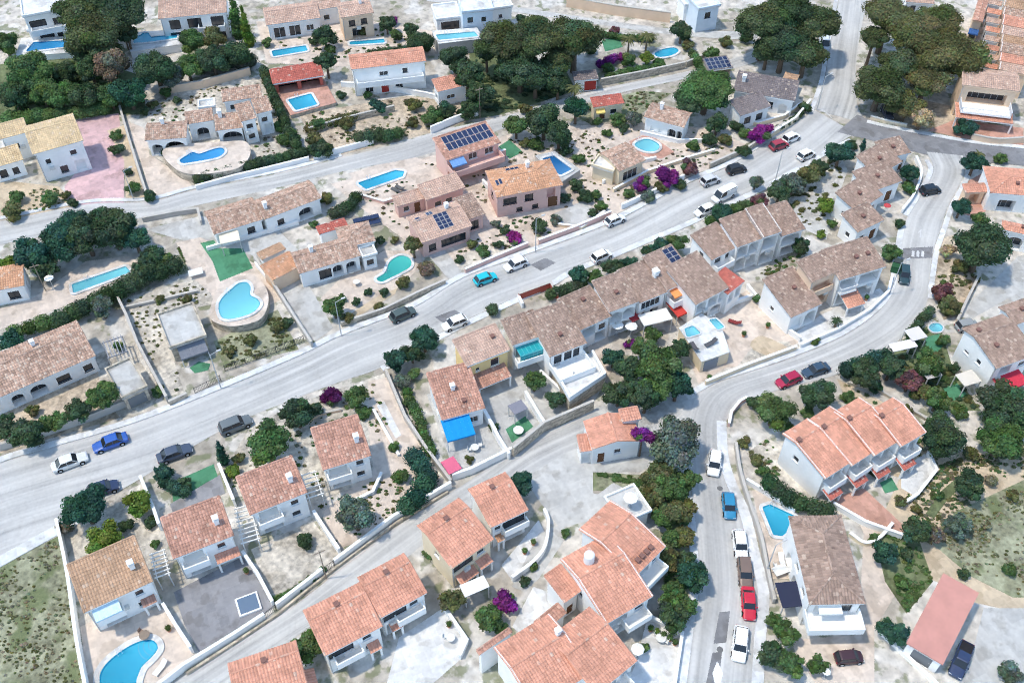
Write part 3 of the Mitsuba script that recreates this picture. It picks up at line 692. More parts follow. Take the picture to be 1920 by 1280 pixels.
# ------------------------------------------------------------------ cars
def loft(st, n=16, p=3.2):
    """Cross-sections along x: (x, z low, z high, half width low, half width high), joined and closed."""
    rings = []
    for x, z0, z1, w0, w1 in st:
        a = np.arange(n) * 2 * PI / n + PI / n
        c, s = np.cos(a), np.sin(a)
        yy = np.sign(c) * np.abs(c) ** (2 / p); zz = np.sign(s) * np.abs(s) ** (2 / p)
        t = (zz + 1) / 2
        rings.append(np.column_stack([np.full(n, x), yy * (w0 + (w1 - w0) * t), z0 + (z1 - z0) * t]))
    v = np.vstack(rings); k = len(st); i = np.arange(n); j = (i + 1) % n
    f = [np.c_[a * n + i, a * n + j, (a + 1) * n + j, (a + 1) * n + i] for a in range(k - 1)]
    f = np.vstack([np.vstack([q[:, [0, 1, 2]], q[:, [0, 2, 3]]]) for q in f])
    v = np.vstack([v, rings[0].mean(0), rings[-1].mean(0)])
    f = np.vstack([f, np.c_[j, i, i * 0 + k * n], np.c_[(k - 1) * n + i, (k - 1) * n + j, i * 0 + k * n + 1]])
    return v, f[:, ::-1]
CARS = dict(hatch=(4.0, 1.74, 1.48, -.44, .26), sedan=(4.5, 1.78, 1.45, -.36, .22), suv=(4.4, 1.84, 1.66, -.46, .25), van=(4.9, 1.95, 2.1, -.49, .36), pickup=(5.2, 1.85, 1.75, -.12, .26), small=(3.5, 1.64, 1.5, -.46, .3))
def car(label, px, py, to, col, kind='hatch', L=None, name='parked_car', group='cars parked along the streets'):
    """px,py: its middle; to: a picture vector towards its nose."""
    l, w, h, cr, cf = CARS[kind]; s = (L / l) if L else 1.0
    l, w, h = l * s, w * (s if s < 1 else 1), h * (.5 + .5 * s)
    P = at(px, py, .5); Q = at(px + to[0], py + to[1], .5); F = Frame(P, Q - P, .03); hw = w / 2; wr = .32; gl = .17
    belt = h * .60 if kind != 'van' else h * .52
    k = thing(name, label, 'van' if kind == 'van' else 'pickup truck' if kind == 'pickup' else 'car', group)
    hood = belt * (.93 if kind != 'van' else .9)
    st = [(-l / 2, .40, belt * .80, hw * .84, hw * .80), (-l / 2 + .12, .26, belt * .96, hw * .95, hw * .88), (-l * .3, gl, belt, hw, hw * .93), (0, gl, belt, hw, hw * .93), (l * .22, gl, belt * .99, hw, hw * .93),
          (l * .36, gl + .02, hood * .93, hw * .98, hw * .9), (l / 2 - .14, .26, hood * .84, hw * .93, hw * .82), (l / 2, .36, hood * .66, hw * .80, hw * .7)]
    body = to_mani(*loft(st, 20, 4.5))
    ax = (-l * .30, l * .315)
    for x in ax:
        for q in (-1, 1):
            body = body - m3.Manifold.cylinder(.42, wr + .06, wr + .06, 16).rotate([90, 0, 0]).translate([x, q * hw + .21, wr])
    if kind == 'pickup': body = body - mbox(-l / 2 + .12, -l * .14, -hw * .8, hw * .8, .75, 3)
    emit(part(k, 'body'), mani(body), 'enamel', col, F, smooth=False)
    x0, x1 = l * cr, l * cf; top = h - .05
    if kind == 'van': tops = (x0 + .06, x1 - .62)
    else: tops = (x0 + (.45 if kind == 'hatch' else .3 if kind in ('suv', 'small') else .62 if kind == 'sedan' else .12), x1 - .62)
    gv, gf = loft([(x0, belt - .04, belt + .02, hw * .84, hw * .84), (tops[0], belt - .04, top, hw * .9, hw * .76), (tops[1], belt - .04, top, hw * .9, hw * .76), (x1, belt - .06, belt + .0, hw * .84, hw * .82)], 20, 6)
    emit(part(k, 'glasshouse'), (gv, gf), 'window_glass', (.018, .022, .028), F)
    ra, rb = tops[0] - .05, tops[1] + .12
    rv, rf = loft([(ra, top - .05, top - .005, hw * .70, hw * .66), (ra + .15, top - .05, top + .035, hw * .775, hw * .7), ((ra + rb) / 2, top - .05, top + .055, hw * .79, hw * .72), (rb - .12, top - .05, top + .035, hw * .775, hw * .7), (rb, top - .05, top - .01, hw * .70, hw * .66)], 16, 5)
    emit(part(k, 'roof'), (rv, rf), 'enamel', col, F)
    m = Mesh()
    for q in (-1, 1):
        m.add(*cyl([x1 - .04, q * hw * .84, belt - .01], [tops[1], q * hw * .77, top], .035, .03, 6)); m.add(*cyl([x0 + .02, q * hw * .84, belt - .01], [tops[0], q * hw * .77, top], .05, .045, 6))
        m.add(*cyl([(x0 + x1) / 2, q * hw * .912, belt - .02], [(tops[0] + tops[1]) / 2, q * hw * .775, top], .03, .03, 6))
        if kind == 'van': emit(part(k, 'side_panel'), Mesh().box(x0 + .05, x0 + (x1 - x0) * .62, q * hw * .905 - .02, q * hw * .905 + .02, belt, top - .08), 'enamel', col, F)
    emit(part(k, 'pillar'), m, 'enamel', col, F)
    for x in ax:
        for q in (-1, 1):
            wk = part(k, 'wheel'); emit(part(wk, 'tyre'), cyl([x, q * (hw - .20), wr], [x, q * (hw - .005), wr], wr, wr, 16), 'matte', (.02, .02, .02), F)
            emit(part(wk, 'rim'), cyl([x, q * (hw - .03), wr], [x, q * (hw + .008), wr], wr * .62, wr * .56, 10), 'enamel', (.42, .43, .45), F)
    for q in (-1, 1):
        emit(part(k, 'headlight'), Mesh().box(l / 2 - .18, l / 2 - .02, q * hw * .62 - .17, q * hw * .62 + .17, hood * .58, hood * .72), 'window_glass', (.55, .57, .6), F)
        emit(part(k, 'taillight'), Mesh().box(-l / 2 - .012, -l / 2 + .12, q * hw * .68 - .12, q * hw * .68 + .12, belt * .62, belt * .8), 'window_glass', (.28, .01, .01), F)
        emit(part(k, 'mirror'), Mesh().box(x1 - .35, x1 - .2, q * hw * 1.06 - .08, q * hw * 1.06 + .08, belt - .02, belt + .12), 'enamel', col, F)
    if kind == 'pickup': emit(part(k, 'load_bed'), Mesh().box(-l / 2 + .14, -l * .145, -hw * .79, hw * .79, .70, .755), 'matte', (.03, .03, .035), F)
    return k

# ------------------------------------------------------------------ small things
def parasol(label, px, py, r, col=(.8, .79, .76), z=0.0, h=2.3):
    P = at(px, py, z + h); R = r / ppm(P); k = thing('parasol', label, 'parasol'); F = Frame(P, (1, 0), z)
    n = 8; v = [[R * math.cos(a), R * math.sin(a), h - .1] for a in np.arange(n) * 2 * PI / n] + [[0, 0, h + R * .28]]
    v = np.array(v); v2 = v - [0, 0, .04]
    emit(part(k, 'canopy'), Mesh().add(np.vstack([v, v2]), np.vstack([[[i, (i + 1) % n, n] for i in range(n)], [[(i + 1) % n + n + 1, i + n + 1, 2 * n + 1] for i in range(n)], [[i, i + n + 1, (i + 1) % n + n + 1] for i in range(n)], [[i, (i + 1) % n + n + 1, (i + 1) % n] for i in range(n)]])), 'matte', col, F)
    emit(part(k, 'pole'), cyl([0, 0, 0], [0, 0, h + R * .25], .035, .03, 8), 'enamel', (.6, .6, .6), F)
    emit(part(k, 'foot'), cyl([0, 0, .0], [0, 0, .12], .3, .26, 12), 'matte', (.35, .35, .35), F)
def lounger(label, px, py, to, z=0.0, col=(.75, .74, .72), group='sun loungers by the pools'):
    P = at(px, py, z + .3); F = Frame(P, at(px + to[0], py + to[1], z + .3) - P, z); k = thing('sun_lounger', label, 'sun lounger', group)
    emit(part(k, 'seat'), Mesh().box(-.95, .3, -.32, .32, .28, .36), 'matte', col, F)
    v = np.array([[.3, -.32, .30], [.3, .32, .30], [.95, .32, .72], [.95, -.32, .72]]); v = np.vstack([v, v + [0, 0, .08]])
    emit(part(k, 'backrest'), Mesh().add(v, [[0, 1, 2, 3], [7, 6, 5, 4], [0, 4, 5, 1], [1, 5, 6, 2], [2, 6, 7, 3], [3, 7, 4, 0]]), 'matte', col, F)
    for x in (-.85, .25):
        for y in (-.27, .27): emit(part(k, 'leg'), Mesh().box(x - .03, x + .03, y - .03, y + .03, 0, .28), 'matte', (.5, .5, .5), F)
def table(label, px, py, r=.5, z=0.0, col=(.7, .69, .66), round_=True):
    P = at(px, py, z + .7); F = Frame(P, (1, .4), z); k = thing('garden_table', label, 'table')
    emit(part(k, 'tabletop'), cyl([0, 0, .7], [0, 0, .75], r, r, 14) if round_ else Mesh().box(-r * 1.5, r * 1.5, -r, r, .7, .75), 'matte', col, F)
    emit(part(k, 'pedestal'), cyl([0, 0, 0], [0, 0, .7], .09, .07, 8), 'matte', (.3, .3, .3), F)
def chair(label, px, py, to, z=0.0, col=(.7, .7, .68), group='garden chairs on the terraces'):
    P = at(px, py, z + .4); F = Frame(P, at(px + to[0], py + to[1], z + .4) - P, z); k = thing('garden_chair', label, 'chair', group)
    emit(part(k, 'seat'), Mesh().box(-.24, .24, -.24, .24, .42, .47), 'matte', col, F); emit(part(k, 'backrest'), Mesh().box(-.26, -.22, -.24, .24, .47, .9), 'matte', col, F)
    for x in (-.2, .2):
        for y in (-.2, .2): emit(part(k, 'leg'), Mesh().box(x - .02, x + .02, y - .02, y + .02, 0, .42), 'matte', col, F)
def canopy(label, A, B, C, h, col, slats=0, name='pergola', posts=True, thick=.08, z0=0.0, tilt=0.0):
    """A free-standing or wall-side shade: a sheet or a row of beams over posts."""
    PA, PB, PC = at(*A, z0 + h), at(*B, z0 + h), at(*C, z0 + h); F = Frame(PA, PB - PA, z0); w = np.linalg.norm((PB - PA)[:2]); d = float(np.dot(PC - PA, F.ey))
    k = thing(name, label, name.replace('_', ' '))
    d = max(d, .6)
    if slats:
        for i in range(slats):
            x = w * (i + .5) / slats; emit(part(k, 'beam'), Mesh().box(x - .06, x + .06, -.15, d + .15, h, h + .14), 'matte', col, F)
        for y in (.1, d - .1): emit(part(k, 'rail'), Mesh().box(0, w, y - .06, y + .06, h - .15, h - .003), 'matte', col, F)
    else:
        emit(part(k, 'sheet'), Mesh().box(0, w, 0, d, h, h + thick), 'matte', col, F, jit=.1)
    if posts:
        for x in (.1, w - .1):
            for y in (.1, d - .1): emit(part(k, 'post'), Mesh().box(x - .06, x + .06, y - .06, y + .06, 0, h - .155 if slats else h - .003), 'matte', (.6, .58, .55), F)
    return k
def mast(label, px, py, h, name='street_lamp', col=(.45, .46, .47)):
    P = at(px, py, 0); k = thing(name, label, name.replace('_', ' ')); F = Frame(P, (1, .5), 0)
    emit(part(k, 'pole'), cyl([0, 0, 0], [0, 0, h], .08, .05, 8), 'matte', col, F)
    if name == 'street_lamp':
        emit(part(k, 'arm'), cyl([0, 0, h - .1], [1.1, 0, h + .2], .04, .035, 6), 'matte', col, F)
        emit(part(k, 'lamp_head'), Mesh().box(.9, 1.5, -.12, .12, h + .16, h + .28), 'matte', (.5, .5, .5), F)
    else: emit(part(k, 'crossarm'), Mesh().box(-.7, .7, -.05, .05, h - .5, h - .4), 'matte', col, F)

# ================================================================== THE GROUND AND THE STREETS
g_ = np.array([[-420, -160], [420, -160], [420, 520], [-420, 520]], float)
emit(struct('ground', 'pale dry soil and paved ground of the hillside'), sheet(Polygon(g_), 0.0), 'soil')
main_up = [(-260, 960), (-60, 893), (0, 868), (100, 838), (247, 795), (400, 736), (560, 668), (640, 630), (774, 578), (868, 522), (989, 478), (1144, 420), (1280, 350), (1371, 310), (1468, 250), (1525, 205)]
main_lo = [(-260, 1190), (-60, 1078), (0, 1045), (110, 985), (262, 898), (400, 815), (500, 768), (640, 715), (716, 688), (830, 622), (925, 576), (1030, 530), (1070, 505), (1150, 474), (1230, 440), (1290, 415), (1431, 348), (1500, 310), (1560, 275), (1606, 250)]
ribbon('road', 'wide pale main street running diagonally to the junction', main_up, main_lo, .050)
up4_l, up4_r = [(1525, 205), (1546, 150), (1556, 90), (1568, 30), (1580, -40), (1592, -110)], [(1622, 232), (1606, 185), (1606, 120), (1614, 60), (1626, 0), (1640, -80)]
ribbon('road', 'pale street climbing away from the junction between pine trees', up4_l, up4_r, .056)
ribbon('road', 'dark asphalt street leaving the junction to the right', [(1608, 215), (1640, 228), (1706, 247), (1817, 268), (1920, 279), (2060, 290)], [(1570, 248), (1640, 265), (1740, 291), (1804, 300), (1920, 311), (2060, 322)], .062, 'paving', 'asphalt')
r2_l = [(1738, 285), (1750, 318), (1729, 364), (1704, 403), (1692, 440), (1682, 494), (1676, 541), (1643, 588), (1582, 630), (1495, 668), (1400, 700), (1345, 718), (1309, 742), (1290, 785), (1290, 850), (1297, 920), (1307, 1018), (1310, 1100), (1300, 1180), (1285, 1300), (1270, 1420)]
r2_r = [(1806, 292), (1809, 326), (1780, 383), (1764, 430), (1751, 470), (1742, 527), (1738, 570), (1706, 620), (1660, 655), (1576, 700), (1495, 722), (1420, 745), (1374, 775), (1352, 810), (1352, 850), (1364, 900), (1390, 961), (1408, 1038), (1424, 1119), (1415, 1236), (1410, 1300), (1405, 1420)]
ribbon('road', 'narrow pale street winding down the right of the village', r2_l, r2_r, .068)
ribbon('road', 'lane below the white garden walls at the lower left', [(150, 1400), (250, 1330), (352, 1262), (524, 1155), (646, 1062), (740, 990), (838, 928), (900, 888), (962, 842), (1060, 795), (1115, 770)], [(320, 1400), (440, 1300), (560, 1190), (690, 1105), (800, 1015), (880, 955), (960, 905), (1010, 880), (1060, 850), (1110, 830), (1170, 810)], .040)
patch('plaza', 'pale paved square where the lane meets the winding street', [(880, 940), (962, 840), (1110, 770), (1140, 750), (1310, 730), (1345, 810), (1300, 830), (1200, 885), (1112, 885), (1112, 925), (1150, 930), (1110, 975), (1050, 990), (1015, 945), (985, 900)], 'concrete', .034)
ribbon('road', 'upper street of pale concrete below the pool villas', [(-120, 432), (0, 415), (161, 383), (279, 378), (369, 355), (520, 326), (640, 296), (750, 268), (818, 247), (952, 216), (993, 203), (1090, 176), (1180, 155), (1280, 136), (1380, 108), (1440, 82)], [(-120, 478), (0, 458), (161, 428), (268, 408), (322, 395), (520, 352), (640, 322), (784, 294), (860, 268), (949, 240), (1056, 203), (1110, 190), (1180, 170), (1280, 149), (1400, 122), (1450, 100)], .038)
ribbon('road', 'grey service road behind the villas at the top', [(800, -12), (960, 12), (1177, 44), (1290, 56), (1421, 60)], [(800, 2), (960, 22), (1177, 54), (1290, 68), (1421, 76)], .036, 'paving', 'concrete')
# kerbed pavements
pavement('pavement on the upper side of the main street', [(-60, 900), (0, 862), (100, 832), (247, 789), (400, 730), (560, 662), (640, 624), (774, 572), (868, 516), (989, 472), (1144, 414), (1280, 344), (1371, 304), (1468, 244)], .95)
pavement('pavement along the lower side of the main street', [(-60, 1088), (0, 1053), (110, 992), (180, 955)], 1.5)
pavement('pavement below the hedge trees on the main street', [(716, 692), (832, 628), (927, 582), (1030, 535), (1072, 510), (1150, 479), (1230, 445), (1290, 420), (1431, 353), (1500, 315), (1560, 280), (1596, 263)], 1.0)
pavement('inner pavement of the winding street', [(1692, 420), (1679, 494), (1672, 541), (1638, 584), (1578, 625), (1492, 662), (1398, 694), (1345, 711), (1300, 735)], .9)
pavement('outer pavement of the winding street at the bend', [(1353, 790), (1356, 850), (1369, 900), (1396, 961), (1415, 1038), (1432, 1112), (1425, 1200), (1420, 1300)], 1.3)
pavement('left pavement of the winding street beside the shrubs', [(1291, 930), (1300, 1018), (1302, 1100), (1292, 1180), (1276, 1300)], 1.0)
pavement('kerbed pavement outside the right hand villas', [(1811, 300), (1815, 330), (1786, 386), (1770, 432), (1757, 470), (1748, 527), (1745, 560)], .8)
pavement('pavement round the pines at the junction', [(1626, 228), (1660, 236), (1706, 245), (1817, 265), (1920, 276)], .9)
pavement('pavement of the climbing street', [(1521, 210), (1541, 150), (1551, 90), (1563, 30), (1574, -40)], .8)
pavement('pavement of the upper street', [(0, 409), (161, 378), (279, 373), (369, 350), (520, 321), (640, 291)], .8)
pavement('pale forecourt pavement along the stepped terrace', [(1738, 300), (1745, 322), (1722, 366), (1698, 404)], .8)
# worn asphalt patches and painted marks
def repair(label, pts): patch('asphalt_patch', label, pts, 'asphalt', .074)
repair('grey repaired asphalt rectangle on the main street by the white car', [(815, 595), (852, 581), (874, 594), (836, 609)])
repair('grey repaired asphalt rectangle below the cyan car', [(995, 497), (1022, 484), (1042, 493), (1014, 508)])
patch('asphalt_patch', 'dark asphalt hump with white bars on the winding street', [(1694, 466), (1750, 463), (1748, 484), (1690, 486)], 'asphalt', .082)
patch('asphalt_patch', 'long grey asphalt strip at the foot of the winding street', [(1349, 1148), (1369, 1146), (1362, 1205), (1338, 1207)], 'asphalt', .082)
patch('asphalt_patch', 'grey asphalt strip beside the white arrow', [(1336, 1224), (1354, 1222), (1346, 1300), (1320, 1300)], 'asphalt', .082)
def mark(label, polyline, w):
    g = shapely.union_all([LineString(at2(q)).buffer(w / 2, cap_style=2, join_style=2) for q in polyline])
    emit(struct('road_marking', label), sheet(g, .092), 'matte', (.56, .56, .56), jit=.35)
mark('three white hump bars painted on the dark asphalt band', [[(1712, 482), (1713, 471)], [(1721, 482), (1722, 471)], [(1730, 482), (1731, 471)]], .42)
mark('white turn arrow painted on the winding street', [[(1726, 446), (1727, 432), (1722, 437)], [(1726, 444), (1732, 444)]], .16)
emit(struct('road_marking', 'white arrow painted at the foot of the winding street'), sheet(Polygon(at2([(1341, 1284), (1336, 1262), (1345, 1240), (1356, 1262), (1350, 1284)])), .092), 'matte', (.78, .78, .77), jit=.1)
mark('white edge line at the junction mouth', [[(1528, 200), (1545, 208), (1560, 222)]], .15)
def manhole(label, px, py): emit(struct('manhole_cover', label), sheet(shapely.Point(at(px, py)[:2]).buffer(.36), .092), 'matte', (.16, .16, .16))
manhole('iron manhole cover between the asphalt strips', 1350, 1218); manhole('iron manhole cover on the lane above the bend', 1350, 916); manhole('iron manhole cover by the upper pavement', 1330, 890)
manhole('iron manhole cover near the lower left pavement', 38, 1030)

# ---- yards and gardens (thin sheets over the soil)
P = patch
P('field', 'dry scrub field at the lower left corner', [(-120, 1110), (0, 1062), (108, 1005), (120, 1060), (138, 1150), (150, 1220), (165, 1300), (-120, 1400)], 'scrub')
P('pool_terrace', 'cream pool terrace of the beige roofed house', [(150, 1175), (170, 1165), (305, 1140), (335, 1185), (362, 1226), (335, 1260), (270, 1310), (165, 1300)], 'cream')
P('driveway', 'smooth grey tarmac forecourt of the second white house', [(325, 1110), (460, 1040), (480, 1080), (512, 1140), (440, 1185), (372, 1222), (345, 1170)], 'tarmac')
P('yard', 'dry gravel yard of the third white house', [(470, 1030), (585, 975), (612, 1010), (638, 1042), (580, 1090), (520, 1130), (492, 1080)], 'gravel')
P('yard', 'pale paved garden of the fourth white house', [(690, 715), (735, 705), (770, 800), (830, 905), (800, 930), (660, 1020), (630, 1030), (605, 960), (700, 880), (690, 800)], 'cream')
P('lawn', 'bright lawn behind the second white house', [(320, 905), (400, 870), (412, 905), (325, 945)], 'turf')
P('yard', 'slate grey terrace behind the second white house', [(318, 945), (412, 890), (422, 925), (325, 965)], 'tarmac', .03)
P('yard', 'stony back garden of the beige roofed house', [(120, 1000), (200, 940), (268, 905), (300, 960), (310, 1010), (160, 1060)], 'gravel')
P('yard', 'sandy garden strip of the row by the main street', [(425, 870), (470, 800), (560, 755), (720, 700), (760, 830), (700, 900), (590, 940), (440, 930)], 'gravel', .012)
P('yard', 'white paved terrace in front of the lower terracotta pair', [(748, 1195), (830, 1140), (876, 1205), (870, 1230), (790, 1300), (720, 1300)], 'white')
P('yard', 'white walled yard of the middle terracotta pair', [(940, 1060), (1010, 975), (1022, 1000), (1015, 1060), (965, 1095)], 'white')
P('path', 'grey footpath between the terracotta blocks', [(1010, 1000), (1048, 985), (1070, 995), (1010, 1085), (985, 1110), (960, 1100)], 'concrete', .03)
P('yard', 'white service court beside the big terracotta block', [(960, 1175), (1000, 1100), (1060, 1120), (1010, 1215)], 'white', .03)
P('roof_terrace', 'pale yard behind the big terracotta block', [(1110, 935), (1150, 905), (1230, 945), (1255, 990), (1245, 1000), (1180, 960)], 'concrete', .03)
P('rough_ground', 'weedy strip beside the winding street', [(1110, 885), (1200, 890), (1240, 860), (1290, 900), (1300, 1010), (1290, 1120), (1250, 1190), (1240, 1010), (1200, 920), (1112, 920)], 'scrub')
P('yard', 'white paved terrace below the big terracotta block', [(1190, 1250), (1215, 1155), (1280, 1190), (1262, 1300), (1150, 1330)], 'white', .03)
P('driveway', 'sandy driveway round the hipped roof villa', [(1590, 930), (1640, 960), (1700, 1080), (1640, 1180), (1640, 1300), (1540, 1300), (1480, 1200), (1610, 1190), (1620, 1000)], 'cream')
P('pool_terrace', 'cream pool terrace of the hipped roof villa', [(1410, 920), (1450, 910), (1545, 960), (1500, 980), (1510, 1085), (1450, 1085), (1430, 1000)], 'cream')
P('yard', 'pale garden slope under the salmon row', [(1400, 850), (1440, 820), (1560, 900), (1640, 960), (1560, 975), (1440, 915)], 'gravel')
P('field', 'dry sandy field at the lower right', [(1690, 890), (1790, 850), (1920, 830), (2100, 850), (2100, 1160), (1920, 1150), (1830, 1130), (1700, 1060), (1650, 980)], 'sand', .014)
P('field', 'grey scrubland beside the sandy field', [(1790, 960), (1920, 900), (2100, 900), (2100, 1120), (1900, 1120), (1820, 1080), (1750, 1020)], 'scrub')
P('car_park', 'pale concrete car park behind the red roofed shed', [(1790, 1300), (1830, 1200), (1845, 1140), (1920, 1140), (2100, 1150), (2100, 1320)], 'concrete', .03)
P('path', 'green mown path in the sandy field', [(1735, 965), (1760, 925), (1792, 898), (1800, 915), (1775, 940), (1752, 972)], 'grass', .04)
P('lawn', 'rough lawn below the round garden trees', [(1640, 1000), (1720, 1000), (1750, 1090), (1700, 1150), (1660, 1090)], 'grass', .03)
P('garden_path', 'pale yard behind the salmon row', [(1570, 710), (1640, 745), (1740, 800), (1790, 850), (1700, 900), (1640, 880)], 'sand', .03)
P('yard', 'grey parking court right of the big round tree', [(1790, 590), (1850, 540), (1910, 480), (2000, 470), (2000, 620), (1890, 560), (1820, 600)], 'concrete', .03)
P('garden_bed', 'dry planted bank beside the winding street', [(1752, 450), (1790, 440), (1820, 510), (1840, 525), (1800, 590), (1770, 600), (1748, 540)], 'dirt')
P('yard', 'rough garden behind the hedge mass', [(1670, 650), (1760, 600), (1790, 700), (1840, 770), (1760, 770), (1700, 710)], 'grass', .03)
P('lawn', 'strip of green turf beside the sail canopies', [(1736, 632), (1762, 626), (1768, 650), (1746, 672), (1736, 660)], 'turf', .05)
P('lawn', 'small square of green turf below the gauze pavilion', [(1768, 728), (1795, 718), (1815, 742), (1785, 752)], 'turf', .05)
P('path', 'pale walkway from the main street to the alley', [(1432, 366), (1446, 360), (1490, 404), (1474, 412)], 'concrete', .05)
P('garden_bed', 'yellow gravel bank below the teal pool', [(655, 590), (700, 560), (745, 540), (740, 552), (690, 582), (662, 602)], 'sand', .05)
P('garden_path', 'pale stepping path in the paved garden', [(706, 760), (720, 752), (752, 815), (742, 822)], 'white', .034)
P('yard', 'dry beige plot at the street corner below the walled terrace', [(1380, 690), (1420, 640), (1480, 640), (1490, 662), (1400, 690)], 'gravel', .04)
P('yard', 'pink paved yard of the orange villa', [(1800, 400), (1815, 340), (1850, 320), (1870, 360), (1840, 410)], 'terracotta', .03)
# upper villas
P('driveway', 'pink paved drive beside the yellow roofed villa', [(140, 226), (222, 212), (232, 300), (232, 385), (130, 388), (120, 350), (160, 300)], 'pink', .03)
P('garden_bed', 'sandy planted bed beside the pink drive', [(200, 245), (232, 235), (272, 372), (236, 380), (232, 300)], 'sand', .034)
P('garden', 'sandy front garden of the yellow roofed villa', [(-60, 345), (20, 340), (110, 350), (150, 390), (0, 412), (-60, 420)], 'sand', .026)
P('driveway', 'pale curved drive of the arched villa', [(232, 225), (270, 240), (280, 290), (350, 335), (362, 352), (285, 374), (262, 300)], 'cream', .03)
P('garden', 'terraced garden of the arched villa', [(270, 180), (500, 140), (560, 290), (480, 310), (365, 345), (285, 290)], 'gravel', .024)
P('garden', 'stony slope below the red roofed villa', [(560, 215), (760, 180), (880, 190), (890, 225), (760, 262), (640, 290), (600, 290)], 'dirt', .024)
P('garden', 'shaded green garden at the top left', [(-60, 130), (130, 100), (260, 140), (280, 215), (200, 215), (0, 240), (-60, 240)], 'grass', .022)
P('terrace', 'pale terrace of the villas at the top', [(480, 40), (700, 40), (820, 60), (960, 60), (950, 110), (830, 100), (640, 125), (500, 118)], 'cream', .024)
P('rough_ground', 'dark weedy slope under the tall pines', [(880, 90), (1060, 130), (1080, 170), (940, 215), (880, 225)], 'grass', .03)
P('lawn', 'small bright green lawn at the top', [(1128, 76), (1160, 68), (1168, 88), (1135, 97)], 'turf', .04)
P('pool_terrace', 'cream pool terrace of the pink solar house', [(655, 325), (770, 290), (830, 320), (838, 345), (720, 375), (675, 365)], 'cream', .03)
P('rough_ground', 'dry verge below the upper street', [(1060, 206), (1200, 170), (1260, 175), (1200, 215), (1110, 235)], 'scrub', .024)
P('garden', 'pale gardens between the upper street and the main street', [(620, 345), (780, 300), (1000, 240), (1200, 230), (1330, 240), (1420, 280), (1270, 340), (1140, 410), (990, 470), (880, 510), (800, 480), (690, 400)], 'cream', .016)
P('patio', 'terracotta patio round the oval pool', [(1180, 265), (1215, 250), (1265, 285), (1240, 298), (1190, 290)], 'terracotta', .04)
P('patio', 'pale square parking pad below the octagonal house', [(1040, 400), (1090, 378), (1130, 398), (1090, 425), (1050, 422)], 'concrete', .04)
P('garden', 'planted front garden by the magenta bush', [(850, 490), (880, 470), (985, 440), (990, 470), (870, 515)], 'gravel', .034)
P('driveway', 'pale drive beside the teal pool', [(793, 468), (830, 462), (870, 515), (840, 522)], 'concrete', .036)
P('lawn', 'lawn beside the solar house', [(935, 275), (955, 262), (980, 285), (955, 298)], 'turf', .04)
P('patio', 'orange patio round the teal pool', [(640, 520), (720, 470), (790, 470), (790, 500), (740, 545), (640, 590), (600, 560)], 'cream', .036)
P('driveway', 'pale drive left of the teal pool garden', [(520, 535), (570, 520), (625, 615), (590, 640)], 'concrete', .036)
P('lawn', 'artificial turf in the shape of a flag', [(375, 456), (401, 450), (408, 466), (455, 466), (474, 503), (412, 528), (398, 490)], 'turf', .05)
P('patio', 'white pool terrace round the heart pool', [(330, 455), (375, 445), (490, 500), (530, 560), (490, 580), (450, 600), (410, 590), (395, 550), (360, 520)], 'cream', .036)
P('yard', 'dry untended plot left of the beige flat roof', [(225, 560), (380, 520), (400, 570), (300, 590), (330, 690), (345, 735), (310, 745), (270, 660)], 'gravel', .024)
P('yard', 'weedy plot between the heart pool and the street', [(400, 640), (520, 580), (560, 655), (420, 690)], 'scrub', .024)
P('lawn', 'small oval of artificial turf', [(355, 690), (372, 678), (394, 682), (390, 694), (365, 700)], 'turf', .05)
P('pool_terrace', 'sandy terrace round the long pool', [(60, 560), (160, 490), (240, 480), (270, 500), (160, 560), (-20, 625), (-40, 590)], 'cream', .03)
P('yard', 'dry yard by the mottled roof bungalow', [(178, 665), (240, 640), (300, 740), (260, 790), (230, 790), (190, 740)], 'gravel', .026)
P('garden', 'shady front garden of the mottled roof bungalow', [(-60, 770), (190, 690), (235, 780), (0, 850), (-60, 860)], 'dirt', .024)
P('yard', 'pale court of the upper bungalow', [(270, 430), (375, 405), (520, 430), (560, 470), (480, 480), (340, 450)], 'concrete', .03)
P('garden', 'planted bank between the two terrace rows', [(1440, 360), (1560, 290), (1585, 320), (1560, 440), (1510, 430), (1480, 395)], 'gravel', .024)
P('alley', 'grey alley beside the stepped terrace', [(1480, 400), (1545, 350), (1580, 300), (1590, 320), (1560, 400), (1550, 450), (1510, 430)], 'concrete', .03)
P('yard', 'white paved patios in front of the middle terraces', [(1290, 600), (1400, 545), (1480, 610), (1500, 640), (1440, 680), (1360, 690), (1310, 720), (1280, 640)], 'cream', .03)
P('patio', 'sand coloured sunken patio by the winding street', [(1410, 640), (1430, 630), (1475, 650), (1485, 665), (1450, 670), (1412, 655)], 'sand', .05, True)
P('patio', 'white front court of the arched terrace', [(1490, 625), (1540, 590), (1650, 540), (1668, 560), (1630, 590), (1560, 625), (1500, 650)], 'white', .03)
P('patio', 'cream patio behind the row house gardens', [(1100, 640), (1140, 632), (1150, 690), (1135, 715), (1110, 690)], 'cream', .03)
P('yard', 'pale yards of the middle row houses', [(800, 740), (900, 700), (1020, 680), (1115, 660), (1135, 715), (1105, 770), (1020, 812), (965, 862), (850, 880)], 'concrete', .028)
P('lawn', 'green mat in the walled yard with the white spiral', [(948, 805), (985, 780), (1000, 800), (960, 830)], 'turf', .05)
P('yard', 'dusty courtyard under the pine trees at the right', [(1640, 222), (1700, 180), (1790, 200), (1830, 245), (1700, 242)], 'dirt', .03)
P('yard', 'red paved forecourt of the balustrade house', [(1740, 245), (1790, 225), (1920, 240), (1920, 272), (1830, 265)], 'terracotta', .034)

